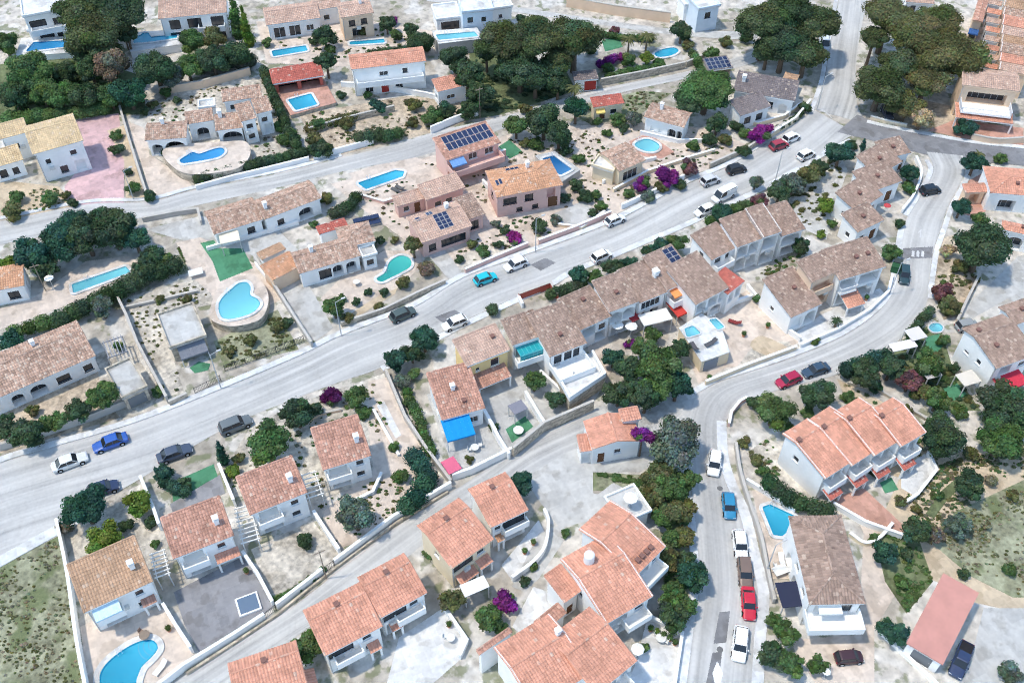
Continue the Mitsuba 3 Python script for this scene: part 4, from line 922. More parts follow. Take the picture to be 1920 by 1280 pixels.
# ================================================================== HOUSES
RW = 'two storey white houses of the lower left row'
def row_house(label, A, B, C, rp, h=5.3, vent=True, **kw):
    k = house(label, group=RW)
    b = Block(k, A, B, C, h, 'shed', 14, rp, 'white', 'f:.28,2.95,2.3,1.9,1.1,o f:.78,3.3,1.0,1.0,w f:.76,1.0,1.1,1.0,w f:.3,.1,2.3,2.1,1.4,o r:.5,3.2,1.0,1.0,w l:.5,3.2,.9,.9,w', **kw)
    b.balcony('f', .28, 2.8, 3.0, 1.2); b.chimney(.82, .42, .55, .9)
    return k, b
k, b = row_house('two storey white house with a ribbed beige roof beside the bean pool', (158, 1149), (285, 1091), (147, 1050), 'beige')
b.awning('f', .27, 4.9, 2.9, 1.5, (.55, .70, .80), .5, False); b.lean_to('f', .85, 2.4, 1.6, 1.0, 'redbrown')
k, b = row_house('two storey white house with a red brown roof above the grey tarmac forecourt', (326, 1048), (437, 1005), (309, 968), 'redbrown')
b.lean_to('f', .82, 2.5, 2.8, 1.2, 'salmon')
k, b = row_house('two storey white house with a red brown roof above a dry gravel yard', (470, 966), (575, 924), (454, 890), 'redbrown')
k, b = row_house('two storey white house with a dusky red roof beside the long paved garden', (607, 882), (695, 855), (577, 805), 'redbrown', 5.0)
LT = 'terracotta roofed pairs along the lane'
def pair(label, A, B, C, h=5.2, rp='salmon', ridge=.72, op='f:.25,2.9,3.0,1.6,gk f:.75,3.3,1.1,1.0,w f:.3,.1,2.4,2.1,1.3,o f:.78,.9,1.2,1.1,w r:.5,3.2,.9,.9,w l:.5,3.2,.9,.9,w', **kw):
    k = house(label, group=LT); b = Block(k, A, B, C, h, 'gable', 13, rp, kw.pop('wp', 'white'), op, ridge=ridge, **kw); b.vent(.5, .75)
    return k, b
k, b = pair('salmon roofed house with a striped wide balcony above a white paved yard', (714, 1159), (800, 1112), (676, 1080)); b.balcony('f', .6, 2.6, 3.4, 1.1); b.lean_to('f', .25, 2.3, 1.4, 1.0, 'salmon')
k, b = pair('salmon roofed house attached on the left of the striped balcony house', (610, 1230), (716, 1175), (588, 1135)); b.balcony('f', .35, 2.6, 3.2, 1.2); b.lean_to('f', .82, 2.3, 1.4, 1.1, 'salmon')
k, b = pair('cream walled house with a salmon roof and a glazed upper gallery', (848, 1066), (925, 1012), (803, 972), wp='cream'); b.lean_to('f', .75, 2.5, 1.8, 1.2, 'salmon'); b.lean_to('f', .3, 2.2, 2.6, 1.2, 'salmon')
k, b = pair('grey walled house with a salmon roof and four tall gallery windows', (921, 990), (990, 957), (870, 921), op='f:.68,2.7,3.0,1.9,gk f:.2,3.3,.9,.9,w f:.6,.1,2.8,2.1,1.3,o r:.5,3.2,.9,.9,w'); b.balcony('f', .68, 2.55, 3.3, .8); b.lean_to('f', .2, 2.4, 1.0, .9, 'orange')
k, b = pair('salmon roofed house cut by the lower edge beside the lane', (447, 1330), (575, 1285), (430, 1243)); b.lean_to('r', .4, 2.6, 2.0, 1.2, 'salmon')
k = house('large salmon roofed house with a white domed chimney, upper half of its block', group=LT)
b = Block(k, (1191, 1082), (1248, 1025), (1064, 1013), 5.6, 'gable', 13, 'salmon', 'white', 'f:.35,2.8,2.6,1.9,1.2,o f:.8,3.2,.9,1.0,w f:.5,.1,3.6,2.1,1.4,o r:.3,3.2,1.0,1.0,w', ridge=.62, verge=True)
b.balcony('f', .5, 2.65, 4.2, 1.7); 
for i in range(4): b.vent(.3 + .14 * i, .12)
k = house('large salmon roofed house with a stepped eave, lower half of its block', group=LT)
b = Block(k, (1138, 1170), (1224, 1118), (1022, 1066), 5.4, 'gable', 13, 'salmon', 'white', 'f:.3,2.8,2.6,1.9,1.2,o f:.8,3.2,1.3,1.0,w f:.5,.1,3.6,2.1,1.4,o l:.4,3.2,1.0,1.0,w', ridge=.62, verge=True)
b.balcony('f', .65, 2.65, 3.2, 1.5)
Block(k, (1060, 1130), (1090, 1108), (1002, 1093), 4.6, 'shed', 12, 'salmon', 'white', 'f:.5,.1,.9,2,d')
k = house('terracotta house of two tones at the bottom edge', group=LT)
b = Block(k, (1004, 1330), (1108, 1262), (852, 1260), 5.4, 'gable', 13, 'salmon', 'white', ridge=.6, verge=True); b.chimney(.9, .65, .5, .8)
Block(k, (900, 1228), (960, 1186), (890, 1222), 5.0, 'shed', 10, 'redbrown', 'white')
k = house('salmon roofed house at the bottom edge beside the white terrace', group=LT)
b = Block(k, (1118, 1302), (1194, 1240), (1008, 1212), 5.4, 'gable', 13, 'salmon', 'white', 'f:.35,2.8,2.6,1.9,1.2,o f:.8,3.2,1.0,1.0,w', ridge=.62); b.balcony('f', .5, 2.65, 3.6, 1.6)
Block(k, (1018, 1186), (1062, 1150), (995, 1172), 3.4, 'shed', 9, 'redbrown', 'white')
k = house('flat roofed white annex with a large white parasol behind the terracotta block', 'annex')
b = Block(k, (1165, 985), (1222, 960), (1118, 940), 3.0, 'flat', 0, 'concrete', 'white', 'f:.5,.6,1.2,1.1,w r:.5,.1,1.2,2.1,d')
k = house('small white house with an orange roof and a barred window facing the plaza')
b = Block(k, (1110, 842), (1203, 826), (1118, 785), 3.7, 'gabley', 15, 'salmon', 'white', 'f:.55,1.5,.9,.9,w f:.2,.1,.9,2.0,d r:.4,1.2,1.0,1.0,w', ov=.25)
Block(k, (1089, 848), (1112, 845), (1090, 815), 2.8, 'shed', 12, 'salmon', 'white', 'f:.5,.1,1.1,2,.8,o', ov=.2)
Block(k, (1168, 792), (1202, 786), (1167, 767), 4.7, 'shed', 8, 'salmon', 'white', '', ov=.2)
# the salmon row above the winding street
SR = 'stepped row of salmon roofed houses with porches'
def srow(label, A, B, C, h=5.2, **kw):
    k = house(label, group=SR); b = Block(k, A, B, C, h, 'gable', 13, 'salmon', 'white', 'f:.3,2.7,1.7,2.0,1.3,a f:.75,2.7,1.3,2.0,1.3,a f:.5,.1,2.4,2.2,1.4,a l:.35,3.2,.9,.9,w r:.6,3.2,.9,.9,w', ridge=.72, verge=True, **kw)
    b.balcony('f', .5, 2.6, 3.0, 1.2); b.lean_to('f', .35, 2.5, 2.2, 1.9, kw.get('rp', 'red') if False else 'red'); b.vent(.12, .72)
    return k, b
srow('salmon roofed row house at the left end with the long white side wall', (1548, 898), (1594, 868), (1431, 836))
srow('second salmon roofed row house from the left end', (1598, 874), (1640, 846), (1496, 800))
srow('third salmon roofed row house, its roof a step higher', (1640, 855), (1688, 826), (1560, 775), 5.5)
srow('salmon roofed row house at the right end above the sandy path', (1690, 838), (1737, 811), (1634, 768), 5.6)
k = house('villa with a mottled hipped roof and a white curved terrace beside the blue pool', 'villa', 'villa')
b = Block(k, (1518, 1134), (1623, 1132), (1494, 968), 5.6, 'hip', 19, 'greybrown', 'white', 'f:.28,2.9,1.6,2.0,.9,o f:.75,2.9,1.4,2.0,gk l:.3,.4,2.2,2.1,1.2,a l:.6,.4,2.2,2.1,1.2,a l:.5,3.4,1.2,1.0,w l:.8,3.4,1.2,1.0,w', ov=.5)
b.balcony('f', .5, 2.75, 6.2, 2.6); b.awning('f', .4, 4.9, 2.6, 1.1, (.78, .78, .76), .3, False)
k = house('low shed under a flat sloping red roof beside the car park', 'shed', 'shed')
b = Block(k, (1700, 1205), (1769, 1246), (1759, 1068), 2.9, 'shed', 3, '=coral', 'white', 'f:.5,.1,2.2,2.1,dg r:.4,1.2,1.0,.8,w', ov=.25)
MR = 'grey brown roofed houses of the middle terrace'
k = house('white house with a grey brown roof and a red awning at the right edge', group='grey brown roofed houses right of the winding street')
b = Block(k, (1870, 692), (1945, 664), (1788, 622), 5.4, 'gable', 13, 'greybrown', 'white', 'f:.35,2.8,2.0,1.9,1.2,o f:.8,3.2,1.2,1.0,w l:.25,3.0,.9,.5,w l:.6,3.2,.8,.8,w', ridge=.7)
b.awning('f', .45, 2.6, 4.5, 2.2, (.55, .05, .08), .4); b.vent(.3, .4); b.vent(.2, .8)
k = house('rear house with a grey brown roof behind the red awning house', group='grey brown roofed houses right of the winding street')
b = Block(k, (1905, 610), (1990, 580), (1833, 590), 5.6, 'gable', 13, 'greybrown', 'white', ridge=.6); b.vent(.3, .5)
OV = 'orange roofed villas at the right edge'
k = house('orange roofed villa with an arched porch above the big round tree', 'villa', 'villa', OV)
b = Block(k, (1878, 430), (1975, 452), (1822, 400), 3.6, 'hip', 15, 'salmon', 'white', 'f:.35,.2,2.2,2.3,1.4,a f:.75,1.0,1.2,1.1,w'); b.vent(.4, .5)
k = house('orange roofed villa with a brick terrace near the junction', 'villa', 'villa', OV)
b = Block(k, (1858, 362), (1990, 372), (1846, 312), 3.8, 'hip', 15, 'salmon', 'white', 'f:.3,.1,2.6,2.2,1.2,o l:.5,.9,1.2,1.2,w'); b.vent(.4, .3)
Block(k, (1812, 362), (1852, 360), (1825, 345), 2.6, 'shed', 10, 'salmon', 'buff', 'f:.5,.1,1.6,2,1.1,o')
# the middle terrace, left to right
k = house('end house with a pinkish brown roof and a bright blue awning', group=MR)
b = Block(k, (830, 788), (909, 766), (789, 703), 3.6, 'shed', 13, 'redbrown', 'white', 'f:.2,.1,1.8,2.2,1.0,o f:.75,.9,1.4,1.2,w l:.5,1.3,1,1,w', ov=.35)
b.awning('f', .28, 3.3, 3.8, 2.9, (.02, .27, .62), .9); b.chimney(.45, .55, .5, .6); b.vent(.6, .25)
k = house('yellow walled house with a light brown roof and a tiled porch', group=MR)
b = Block(k, (876, 688), (956, 656), (858, 634), 5.4, 'shed', 13, 'pinkbeige', 'yellow', 'f:.68,3.0,1.3,1.5,w f:.25,3.3,.6,.7,w f:.3,.1,1.4,2.1,d f:.7,.1,1.4,2.1,.8,o', ov=.35)
b.lean_to('f', .5, 2.9, 5.0, 2.2, 'redbrown'); b.vent(.8, .6)
k = house('house with a glazed cyan veranda under a grey brown roof', group=MR)
b = Block(k, (962, 648), (1022, 628), (940, 600), 5.6, 'shed', 15, 'greybrown', 'white', 'f:.5,2.7,3.6,1.9,1.0,o f:.3,.1,1.4,2.1,d f:.7,.9,1.0,1.1,w', ov=.35)
k2 = part(k, 'veranda')
L = b.box[1] - b.box[0]; m = Mesh(); m2 = Mesh()
for i in range(7):
    x = .35 + (L - .7) * i / 6; m.box(x - .04, x + .04, -1.7, -.003, 4.6 - .0, 4.68).box(x - .04, x + .04, -1.74, -1.66, 2.75, 4.6)
m.box(.3, L - .3, -1.76, -1.64, 4.45, 4.6)
emit(k2, b.on('f', m), 'matte', (.10, .42, .46), b.F)
emit(part(k2, 'glazing'), b.on('f', Mesh().box(.35, L - .35, -1.64, -.01, 4.61, 4.64).box(.35, L - .35, -1.71, -1.69, 3.6, 4.45)), 'window_glass', (.02, .30, .34), b.F)
b.balcony('f', .5, 2.75, 4.8, 2.0)
k = house('grey brown roofed house above the furnished white terrace', group=MR)
b = Block(k, (1032, 670), (1100, 644), (1008, 582), 5.3, 'shed', 13, 'greybrown', 'white', 'f:.25,2.8,1.2,1.9,gk f:.55,2.8,1.2,1.9,gk f:.8,2.8,1.0,1.9,gk f:.4,.1,2.2,2.1,1,o', ov=.5); b.vent(.5, .35)
b.balcony('f', .5, 2.65, 5.4, 3.4)
k = house('grey brown roofed house left of the two white parasols', group=MR)
b = Block(k, (1086, 621), (1147, 593), (1050, 560), 4.7, 'shed', 12, 'greybrown', 'white', 'f:.35,2.2,2.2,1.9,1.4,o f:.75,.3,1.8,1.9,1.4,o f:.8,2.3,1.2,1.3,w', ov=.4); b.vent(.6, .7)
k = house('grey brown roofed house behind the two white parasols', group=MR)
b = Block(k, (1144, 586), (1198, 566), (1103, 530), 5.6, 'shed', 14, 'greybrown', 'white', 'f:.28,2.6,1.9,2.0,2.0,a f:.76,2.6,1.9,2.0,2.0,a f:.5,.1,3.2,2.2,2,a', ov=.4); b.vent(.5, .45)
k = house('grey brown roofed house at the tall white gable wall', group=MR)
b = Block(k, (1198, 570), (1252, 548), (1152, 510), 4.9, 'shed', 13, 'greybrown', 'white', 'f:.5,2.7,3.2,1.8,gw f:.5,.1,3,2.1,1.2,o', ov=.4, verge=True); b.chimney(.96, .5, .7, .9)
k = house('house with dark solar panels on a grey brown roof and an orange balcony canopy', group=MR)
b = Block(k, (1252, 545), (1306, 520), (1210, 480), 5.2, 'shed', 13, 'greybrown', 'white', 'f:.5,2.8,2.4,1.8,1.2,o f:.5,.1,3,2.1,1.3,o', ov=.4); b.panels(.62, .98, .28, .95, 2, 5)
b.awning('f', .45, 4.8, 3.6, 1.5, (.85, .32, .12), .4, False); b.balcony('f', .45, 2.7, 4.0, 1.8); b.awning('f', .45, 2.5, 4.2, 3.0, (.50, .06, .05), .5)
k = house('arcaded house with a maroon roof terrace below the solar panel house', group=MR)
b = Block(k, (1306, 572), (1366, 540), (1290, 480), 5.0, 'shed', 13, 'greybrown', 'white', 'f:.22,2.5,1.8,2.1,2.2,a f:.6,2.5,1.8,2.1,2.2,a f:.9,2.5,1.0,2.0,2.2,a f:.3,.1,2.2,2.1,2.2,a f:.75,.1,2.0,2.1,2.2,a', ov=.3)
Block(k, (1366, 552), (1396, 528), (1352, 508), 4.4, 'shed', 5, 'red', 'white', 'f:.28,2.0,1.1,1.9,1.4,a f:.75,2.0,1.1,1.9,1.4,a', ov=.15)
UR = 'arcaded houses of the upper terrace'
k = house('white arcaded house at the left end of the upper terrace', group=UR)
b = Block(k, (1336, 488), (1384, 463), (1293, 442), 4.6, 'shed', 13, 'greybrown', 'white', 'f:.3,2.9,1.3,1.6,w f:.7,2.9,.9,1.4,w f:.5,.1,2.6,2.2,1.2,a l:.5,3.2,1.0,1.0,w', ov=.3); b.balcony('f', .4, 2.6, 3.4, 1.4)
k = house('double arched white house in the middle of the upper terrace', group=UR)
b = Block(k, (1384, 464), (1432, 447), (1340, 415), 5.5, 'shed', 13, 'greybrown', 'white', 'f:.27,2.9,1.75,2.2,2.4,a f:.74,2.9,1.75,2.2,2.4,a f:.27,.2,1.75,2.3,2.4,a f:.74,.2,1.75,2.3,2.4,a', ov=.3)
k = house('white house with wide dark loggias at the right of the upper terrace', group=UR)
b = Block(k, (1432, 446), (1466, 435), (1392, 394), 6.1, 'shed', 13, 'greybrown', 'white', 'f:.5,3.2,2.6,2.3,2.4,o f:.5,.3,2.6,2.4,2.4,a', ov=.3, verge=True)
k = house('last house of the upper terrace with a big arched opening', group=UR)
b = Block(k, (1466, 444), (1510, 430), (1418, 394), 4.6, 'shed', 13, 'greybrown', 'white', 'f:.5,2.1,3.2,2.3,2.4,a f:.5,.1,2.6,1.7,1.4,o', ov=.3)
LR = 'houses of the lower right terrace'
k = house('corner house with a grey brown roof, white side wall and grilled arch', group=LR)
b = Block(k, (1485, 596), (1542, 570), (1417, 530), 3.8, 'shed', 13, 'greybrown', 'white', 'f:.28,.4,2.1,2.4,.4,a f:.76,.3,2.0,2.5,2.0,a l:.4,1.5,.8,.8,w', ov=.3); b.vent(.6, .55)
k = house('house with an orange plastered front in the lower right terrace', group=LR)
b = Block(k, (1524, 530), (1572, 510), (1478, 497), 6.2, 'shed', 13, 'greybrown', 'buff', 'f:.5,3.6,2.9,1.4,.6,o f:.5,.6,3.2,2.4,2.2,a', ov=.3); b.balcony('f', .5, 3.4, 3.4, .7, pal='buff')
k = house('tall house with dark grilles and louvred balconies at the street bend', group=LR)
b = Block(k, (1576, 526), (1662, 500), (1538, 470), 5.8, 'shed', 13, 'greybrown', 'white', 'f:.22,3.4,2.6,1.9,2.2,o f:.72,3.2,3.4,2.0,2.2,o f:.25,.3,2.6,2.4,2.2,o f:.7,.3,2.8,2.3,2.2,o', ov=.3); b.balcony('f', .22, 3.2, 2.8, .8, 'bars')
b.vent(.55, .5); b.vent(.8, .5); b.lean_to('f', .3, 2.6, 3.0, 2.6, 'salmon')
SD = 'stepped houses descending beside the winding street'
for lab, A, B, C, h in (('lowest stepped house with two dark windows facing the street', (1610, 436), (1658, 413), (1570, 405), 3.6), ('stepped house second from the bottom with a red umbrella on its terrace', (1608, 398), (1656, 366), (1563, 364), 3.6),
                        ('stepped house in the middle of the descending row', (1630, 362), (1692, 340), (1576, 330), 3.7), ('stepped house second from the top with a parked scooter terrace', (1645, 330), (1692, 304), (1600, 296), 3.7), ('top stepped house beside the junction', (1662, 298), (1708, 287), (1634, 268), 3.6)):
    k = house(lab, group=SD); b = Block(k, A, B, C, h, 'shed', 12, 'greybrown', 'white', 'f:.3,.9,1.1,1.1,w f:.75,.1,1.2,2.1,d r:.4,.1,1.8,2.2,1.1,a l:.5,1.2,.9,.9,w', ov=.3); b.vent(.5, .5)
# villas above the main street
k = house('bungalow with a mottled tile roof and arched porches at the left edge', 'bungalow', 'bungalow')
b = Block(k, (-45, 765), (178, 668), (-70, 690), 3.3, 'gable', 15, 'mottled', 'white', 'f:.3,.2,1.6,2.0,1.4,a f:.48,.2,2.2,2.1,1.4,a f:.7,.9,1.8,1.2,wk f:.92,.9,1.2,1.2,wk r:.5,1,1,1,w', ridge=.6); b.chimney(.6, .75, .5, .7)
k = house('flat concrete roofed garage beside the mottled roof bungalow', 'garage', 'garage'); Block(k, (229, 750), (278, 727), (208, 690), 2.8, 'flat', 0, 'concrete', 'stone', 'f:.5,.1,2.4,2.0,dg')
k = house('flat roofed stone house with a grey glazed porch by the dry plot')
b = Block(k, (318, 656), (388, 632), (292, 593), 3.0, 'flat', 0, 'concrete', 'stone', 'f:.55,.3,3.4,2.2,gk l:.5,1.0,1.0,1.0,w'); b.awning('f', .55, 2.6, 3.8, 1.6, (.2, .21, .24), .9, True)
k = house('bungalow with twin mottled roofs above the turf lawn', 'bungalow', 'bungalow')
b = Block(k, (402, 440), (492, 412), (381, 398), 3.0, 'gable', 15, 'mottled', 'white', 'f:.35,.1,1.3,2.1,.8,o f:.75,.9,1.2,1.1,wk', ridge=.6)
b = Block(k, (497, 412), (602, 372), (488, 372), 3.3, 'gable', 16, 'mottled', 'white', 'f:.25,1.0,1.1,1.0,wk f:.72,.1,2.4,2.2,1.4,a', ridge=.6); b.chimney(.1, .4, .5, .8)
b.awning('l', .2, 2.6, 1.5, 1.0, (.75, .70, .60), .3, False)
k = house('bungalow with a mottled roof and orange roof terrace by the teal pool', 'bungalow', 'bungalow')
b = Block(k, (562, 514), (676, 480), (568, 468), 3.2, 'gable', 14, 'mottled', 'white', 'f:.4,.4,1.9,1.9,gk f:.62,.2,1.6,2.2,1.2,a f:.85,.1,1.6,2.2,1.2,a', ridge=.7); b.chimney(.3, .72, .5, .7)
b = Block(k, (640, 466), (704, 452), (618, 430), 3.7, 'hip', 14, 'mottled', 'white', 'r:.5,1,1.2,1.1,w'); Block(k, (600, 440), (652, 424), (598, 424), 3.0, 'shed', 5, 'red', 'white', '')
b = Block(k, (680, 486), (708, 478), (676, 466), 2.7, 'flat', 0, 'concrete', 'white', 'f:.5,.7,1.2,1.2,w')
b = Block(k, (512, 526), (566, 498), (496, 495), 2.8, 'shed', 4, 'orange', 'buff', ''); b = Block(k, (492, 488), (535, 468), (484, 474), 2.6, 'shed', 4, 'beige', 'white', '')
k = house('brown roofed villa with two groups of solar panels', 'villa', 'villa')
b = Block(k, (874, 414), (909, 402), (836, 378), 3.1, 'shed', 10, 'greybrown', 'pink', 'f:.5,.6,1.4,1.6,wk')
b = Block(k, (792, 456), (885, 424), (756, 410), 3.4, 'gable', 12, 'pinkbeige', 'pink', 'f:.2,.8,1.2,1.3,wk f:.65,.6,4.2,1.6,gk', ridge=.7, ov=.5); b.panels(.42, .70, .18, .68, 3, 4); b.panels(.34, .46, .74, .9, 2, 1); b.panels(.1, .2, .66, .82, 1, 1)
b.chimney(.75, .8, .5, .7)
k = house('small pink walled house with a white stepped roof edge', 'pavilion', 'house')
b = Block(k, (745, 388), (800, 372), (735, 368), 2.6, 'shed', 8, 'pinkbeige', 'pink', 'f:.3,.9,1.0,1.0,w f:.7,.1,1.0,2.0,d'); b = Block(k, (800, 376), (872, 352), (790, 345), 3.2, 'shed', 8, 'pinkbeige', 'pink', 'f:.3,.9,1.2,1.0,w f:.6,.9,1.2,1.0,w')
k = house('octagonal style villa with an orange roof and pink walls', 'villa', 'villa')
b = Block(k, (932, 371), (1056, 347), (975, 309), 4.6, 'hip', 17, 'orange', 'pink', 'f:.2,2.3,2.2,1.3,wk f:.5,2.3,1.4,1.3,wk f:.85,2.1,1.4,1.9,.8,o f:.35,.5,1.0,.8,wk f:.6,.5,1.0,.8,wk l:.5,2.0,1.2,1.2,wk f:.88,.1,1.6,2.0,d', ov=.6); b.panels(.06, .16, .35, .55, 2, 1); b.panels(.28, .48, .78, .9, 3, 1); b.chimney(.6, .75, .5, .9)
k = house('pink house with a long row of roof solar panels and a blue awning', 'villa', 'villa')
b = Block(k, (838, 301), (938, 268), (794, 265), 4.7, 'shed', 10, 'redbrown', 'pink', 'f:.15,3.0,1.4,1.6,wk f:.5,3.0,1.6,1.4,w f:.82,3.0,1.6,1.4,w f:.3,.1,2.6,2.2,1.2,o f:.75,.1,2.6,2.2,1.2,o'); b.panels(.12, .97, .3, .92, 9, 2)
b.balcony('f', .5, 2.5, 9.4, 2.4, pal='pink'); b.awning('f', .16, 4.6, 2.6, 1.7, (.16, .30, .55), .5, False)
k = house('villa with a brown roof and pale yellow walls above the purple bushes', 'villa', 'villa')
b = Block(k, (1163, 322), (1210, 301), (1127, 287), 3.4, 'gable', 13, 'mottled', 'cream', 'f:.5,.5,3.0,1.9,gw l:.6,1.2,1.0,1.0,w', ridge=.6); b = Block(k, (1108, 312), (1150, 325), (1122, 292), 2.8, 'flat', 0, 'white', 'cream', '')
k = house('white villa with small arched windows beside the round pine', 'villa', 'villa')
b = Block(k, (1208, 220), (1282, 240), (1226, 193), 3.5, 'gable', 15, 'mottled', 'white', 'f:.2,.9,.7,1.1,.3,a f:.42,.9,.7,1.1,.3,a f:.72,.1,1.5,2.2,1.2,a f:.92,.1,1.0,2.2,1.2,a', ridge=.6); b.chimney(.3, .6, .5, .8)
k = house('small villa with a red roof and a yellow end wall by the upper street')
b = Block(k, (1114, 202), (1170, 194), (1112, 183), 3.0, 'shed', 12, 'red', 'cream', 'f:.3,.1,1.0,2,d f:.7,.9,1.2,1.0,w'); b.awning('f', .2, 2.4, 1.6, .8, (.8, .6, .2), .3, False)
k = house('grey roofed villa of two wings below the junction pines', 'villa', 'villa')
b = Block(k, (1376, 170), (1490, 190), (1394, 134), 3.4, 'gable', 14, 'dark', 'white', 'f:.25,1.0,1.4,1.2,wk f:.62,1.0,1.2,1.2,wk f:.85,.1,1.4,2.1,1,a', ridge=.55); b.chimney(.12, .4, .6, .9)
b = Block(k, (1390, 218), (1446, 200), (1378, 186), 3.3, 'shed', 13, 'dark', 'white', 'f:.3,.8,1.4,1.5,gk f:.72,.8,1.4,1.5,gk r:.5,.9,.8,1.2,.4,a')
k = house('stone pump house with a tan roof below the tall pines', 'hut', 'hut'); b = Block(k, (1466, 152), (1492, 158), (1470, 135), 2.8, 'hip', 16, 'beige', 'stone', 'f:.5,.1,.9,1.9,d')
k = house('solar panel carport beside the upper street', 'carport', 'carport'); b = Block(k, (1330, 133), (1374, 127), (1340, 108), 2.6, 'shed', 6, 'dark', 'stone', 'f:.5,.1,4.0,2.1,3.0,o', ov=.2); b.panels(.02, .98, .04, .96, 5, 3)
k = house('low garage with a dark roof and a red door on the upper street', 'garage', 'garage'); b = Block(k, (1078, 152), (1122, 148), (1068, 136), 2.6, 'shed', 4, 'dark', 'white', 'f:.72,.1,2.2,2.0,dr')
k = house('white villa with a long salmon roof and a lower side wing', 'villa', 'villa')
b = Block(k, (659, 131), (798, 115), (657, 103), 5.8, 'gable', 15, 'salmon', 'white', 'f:.42,3.6,1.6,.9,w f:.72,3.8,.9,.9,wk f:.2,.5,1.4,1.5,w f:.42,.1,1.3,2.2,dr f:.62,.6,1.4,1.5,w r:.5,3.4,1,1,wk', ridge=.6)
b.balcony('f', .5, 2.75, 12.0, 1.6); b = Block(k, (821, 173), (876, 160), (800, 152), 3.4, 'shed', 13, 'salmon', 'white', 'f:.45,1.2,1.6,.8,w l:.5,1,1,1,w')
k = house('open pool pavilion with a red roof and dark interior', 'pavilion', 'pavilion'); b = Block(k, (512, 158), (606, 142), (499, 132), 2.9, 'shed', 11, 'red', 'red', 'f:.27,.1,3.4,2.2,2.6,o f:.74,.1,3.4,2.2,2.6,o')
k = house('villa with tiled wings and dark arches above the curved pool terrace', 'villa', 'villa')
b = Block(k, (272, 264), (348, 259), (270, 232), 3.5, 'gable', 14, 'mottled', 'white', 'f:.2,.2,1.8,2.1,2.2,a f:.68,.2,3.4,2.5,2.4,a', ridge=.7); b.chimney(.4, .78, .5, .9)
b = Block(k, (350, 234), (400, 226), (343, 211), 3.8, 'gable', 14, 'mottled', 'white', 'f:.5,.2,2.0,2.3,1.6,a', ridge=.7)
b = Block(k, (405, 246), (454, 240), (400, 216), 3.6, 'shed', 13, 'mottled', 'white', 'f:.55,.2,3.4,2.7,2.4,a'); b.chimney(.2, .85, .6, 1.0)
b = Block(k, (452, 229), (480, 222), (444, 196), 5.0, 'shed', 13, 'mottled', 'white', 'f:.5,3.0,1.2,1.0,w f:.5,.9,1.2,1.1,w')
b = Block(k, (482, 214), (510, 207), (467, 188), 4.8, 'shed', 12, 'mottled', 'white', 'f:.4,2.6,1.1,1.0,w f:.6,.1,1.4,2.1,1,o')
b = Block(k, (418, 192), (490, 182), (412, 169), 4.6, 'shed', 10, 'mottled', 'white', 'f:.2,2.6,1,1,w')
b = Block(k, (372, 206), (404, 202), (366, 192), 3.2, 'flat', 0, 'white', 'white', 'f:.5,.8,1,1.1,w')
k = house('big white villa with an ochre roof beside the pink drive', 'villa', 'villa')
b = Block(k, (62, 290), (155, 264), (36, 240), 6.0, 'gable', 13, 'ochre', 'white', 'f:.2,3.2,.9,1.0,w f:.75,3.6,1.1,1.0,w f:.45,.9,1.2,1.3,wk f:.8,.3,1.6,2.2,.8,o l:.5,3.4,1.0,1.2,wk', ridge=.62)
b = Block(k, (0, 262), (52, 248), (-12, 236), 5.0, 'shed', 13, 'ochre', 'white', 'f:.4,2.2,1.2,1.1,w'); b = Block(k, (-20, 318), (42, 300), (-30, 288), 3.2, 'shed', 13, 'ochre', 'white', 'f:.3,.8,1.2,1.4,wk f:.7,.8,1.0,1.2,wk')
k = house('villa at the left edge with an orange tile roof beside the long pool', 'villa', 'villa'); b = Block(k, (-40, 552), (44, 536), (-60, 512), 3.2, 'gable', 14, 'orange', 'white', 'f:.7,.8,1.6,1.4,wk r:.5,.1,1.2,2.1,1,o', ridge=.6)
k = house('villa with a beige roof terrace and dark glass doors above a raised pool', 'villa', 'villa')
b = Block(k, (297, 36), (424, 24), (284, -8), 5.6, 'gable', 9, 'pinkbeige', 'white', 'f:.2,2.9,2.0,2.0,gk f:.5,2.9,2.6,2.0,gk f:.85,2.9,2.4,2.0,gk f:.3,.1,5.0,2.2,gk f:.82,.1,2.8,2.2,gk', ridge=.7)
b.balcony('f', .75, 2.7, 5.0, 1.6)
k = house('white modern house with red window bands at the top left', 'villa', 'villa')
b = Block(k, (42, 34), (128, 18), (34, -12), 6.2, 'flat', 0, 'white', 'white', 'f:.25,3.7,3.0,1.4,gk f:.72,3.6,2.0,1.3,wk f:.35,.3,2.6,1.8,gk f:.65,.8,1.0,1.0,wk'); b.balcony('f', .5, 2.9, 7.0, 1.5)
b = Block(k, (50, 60), (82, 56), (46, 44), 2.8, 'flat', 0, 'white', 'white', 'f:.5,.8,1.2,1.0,wk')
k = house('pinkish roofed villa complex behind the white pool terrace', 'villa', 'villa')
b = Block(k, (500, 48), (600, 34), (505, 14), 3.4, 'gable', 13, 'pinkbeige', 'white', 'f:.2,.2,2.2,2.2,gw f:.5,.2,2.2,2.2,gw f:.8,.9,1.4,1.2,w', ridge=.6)
b = Block(k, (640, 34), (700, 24), (636, 6), 5.2, 'gable', 13, 'pinkbeige', 'buff', 'f:.3,3.0,1.2,1.2,wk f:.7,3.0,1.2,1.2,wk f:.5,.2,2.6,2.2,1.2,o', ridge=.6); b.chimney(.7, .6, .5, .8)
b = Block(k, (590, 20), (640, 12), (585, 0), 3.6, 'gable', 13, 'pinkbeige', 'white', 'f:.4,1,1.2,1.1,w', ridge=.6)
k = house('pale blue and white house with a wide window above a raised pool', 'villa', 'villa')
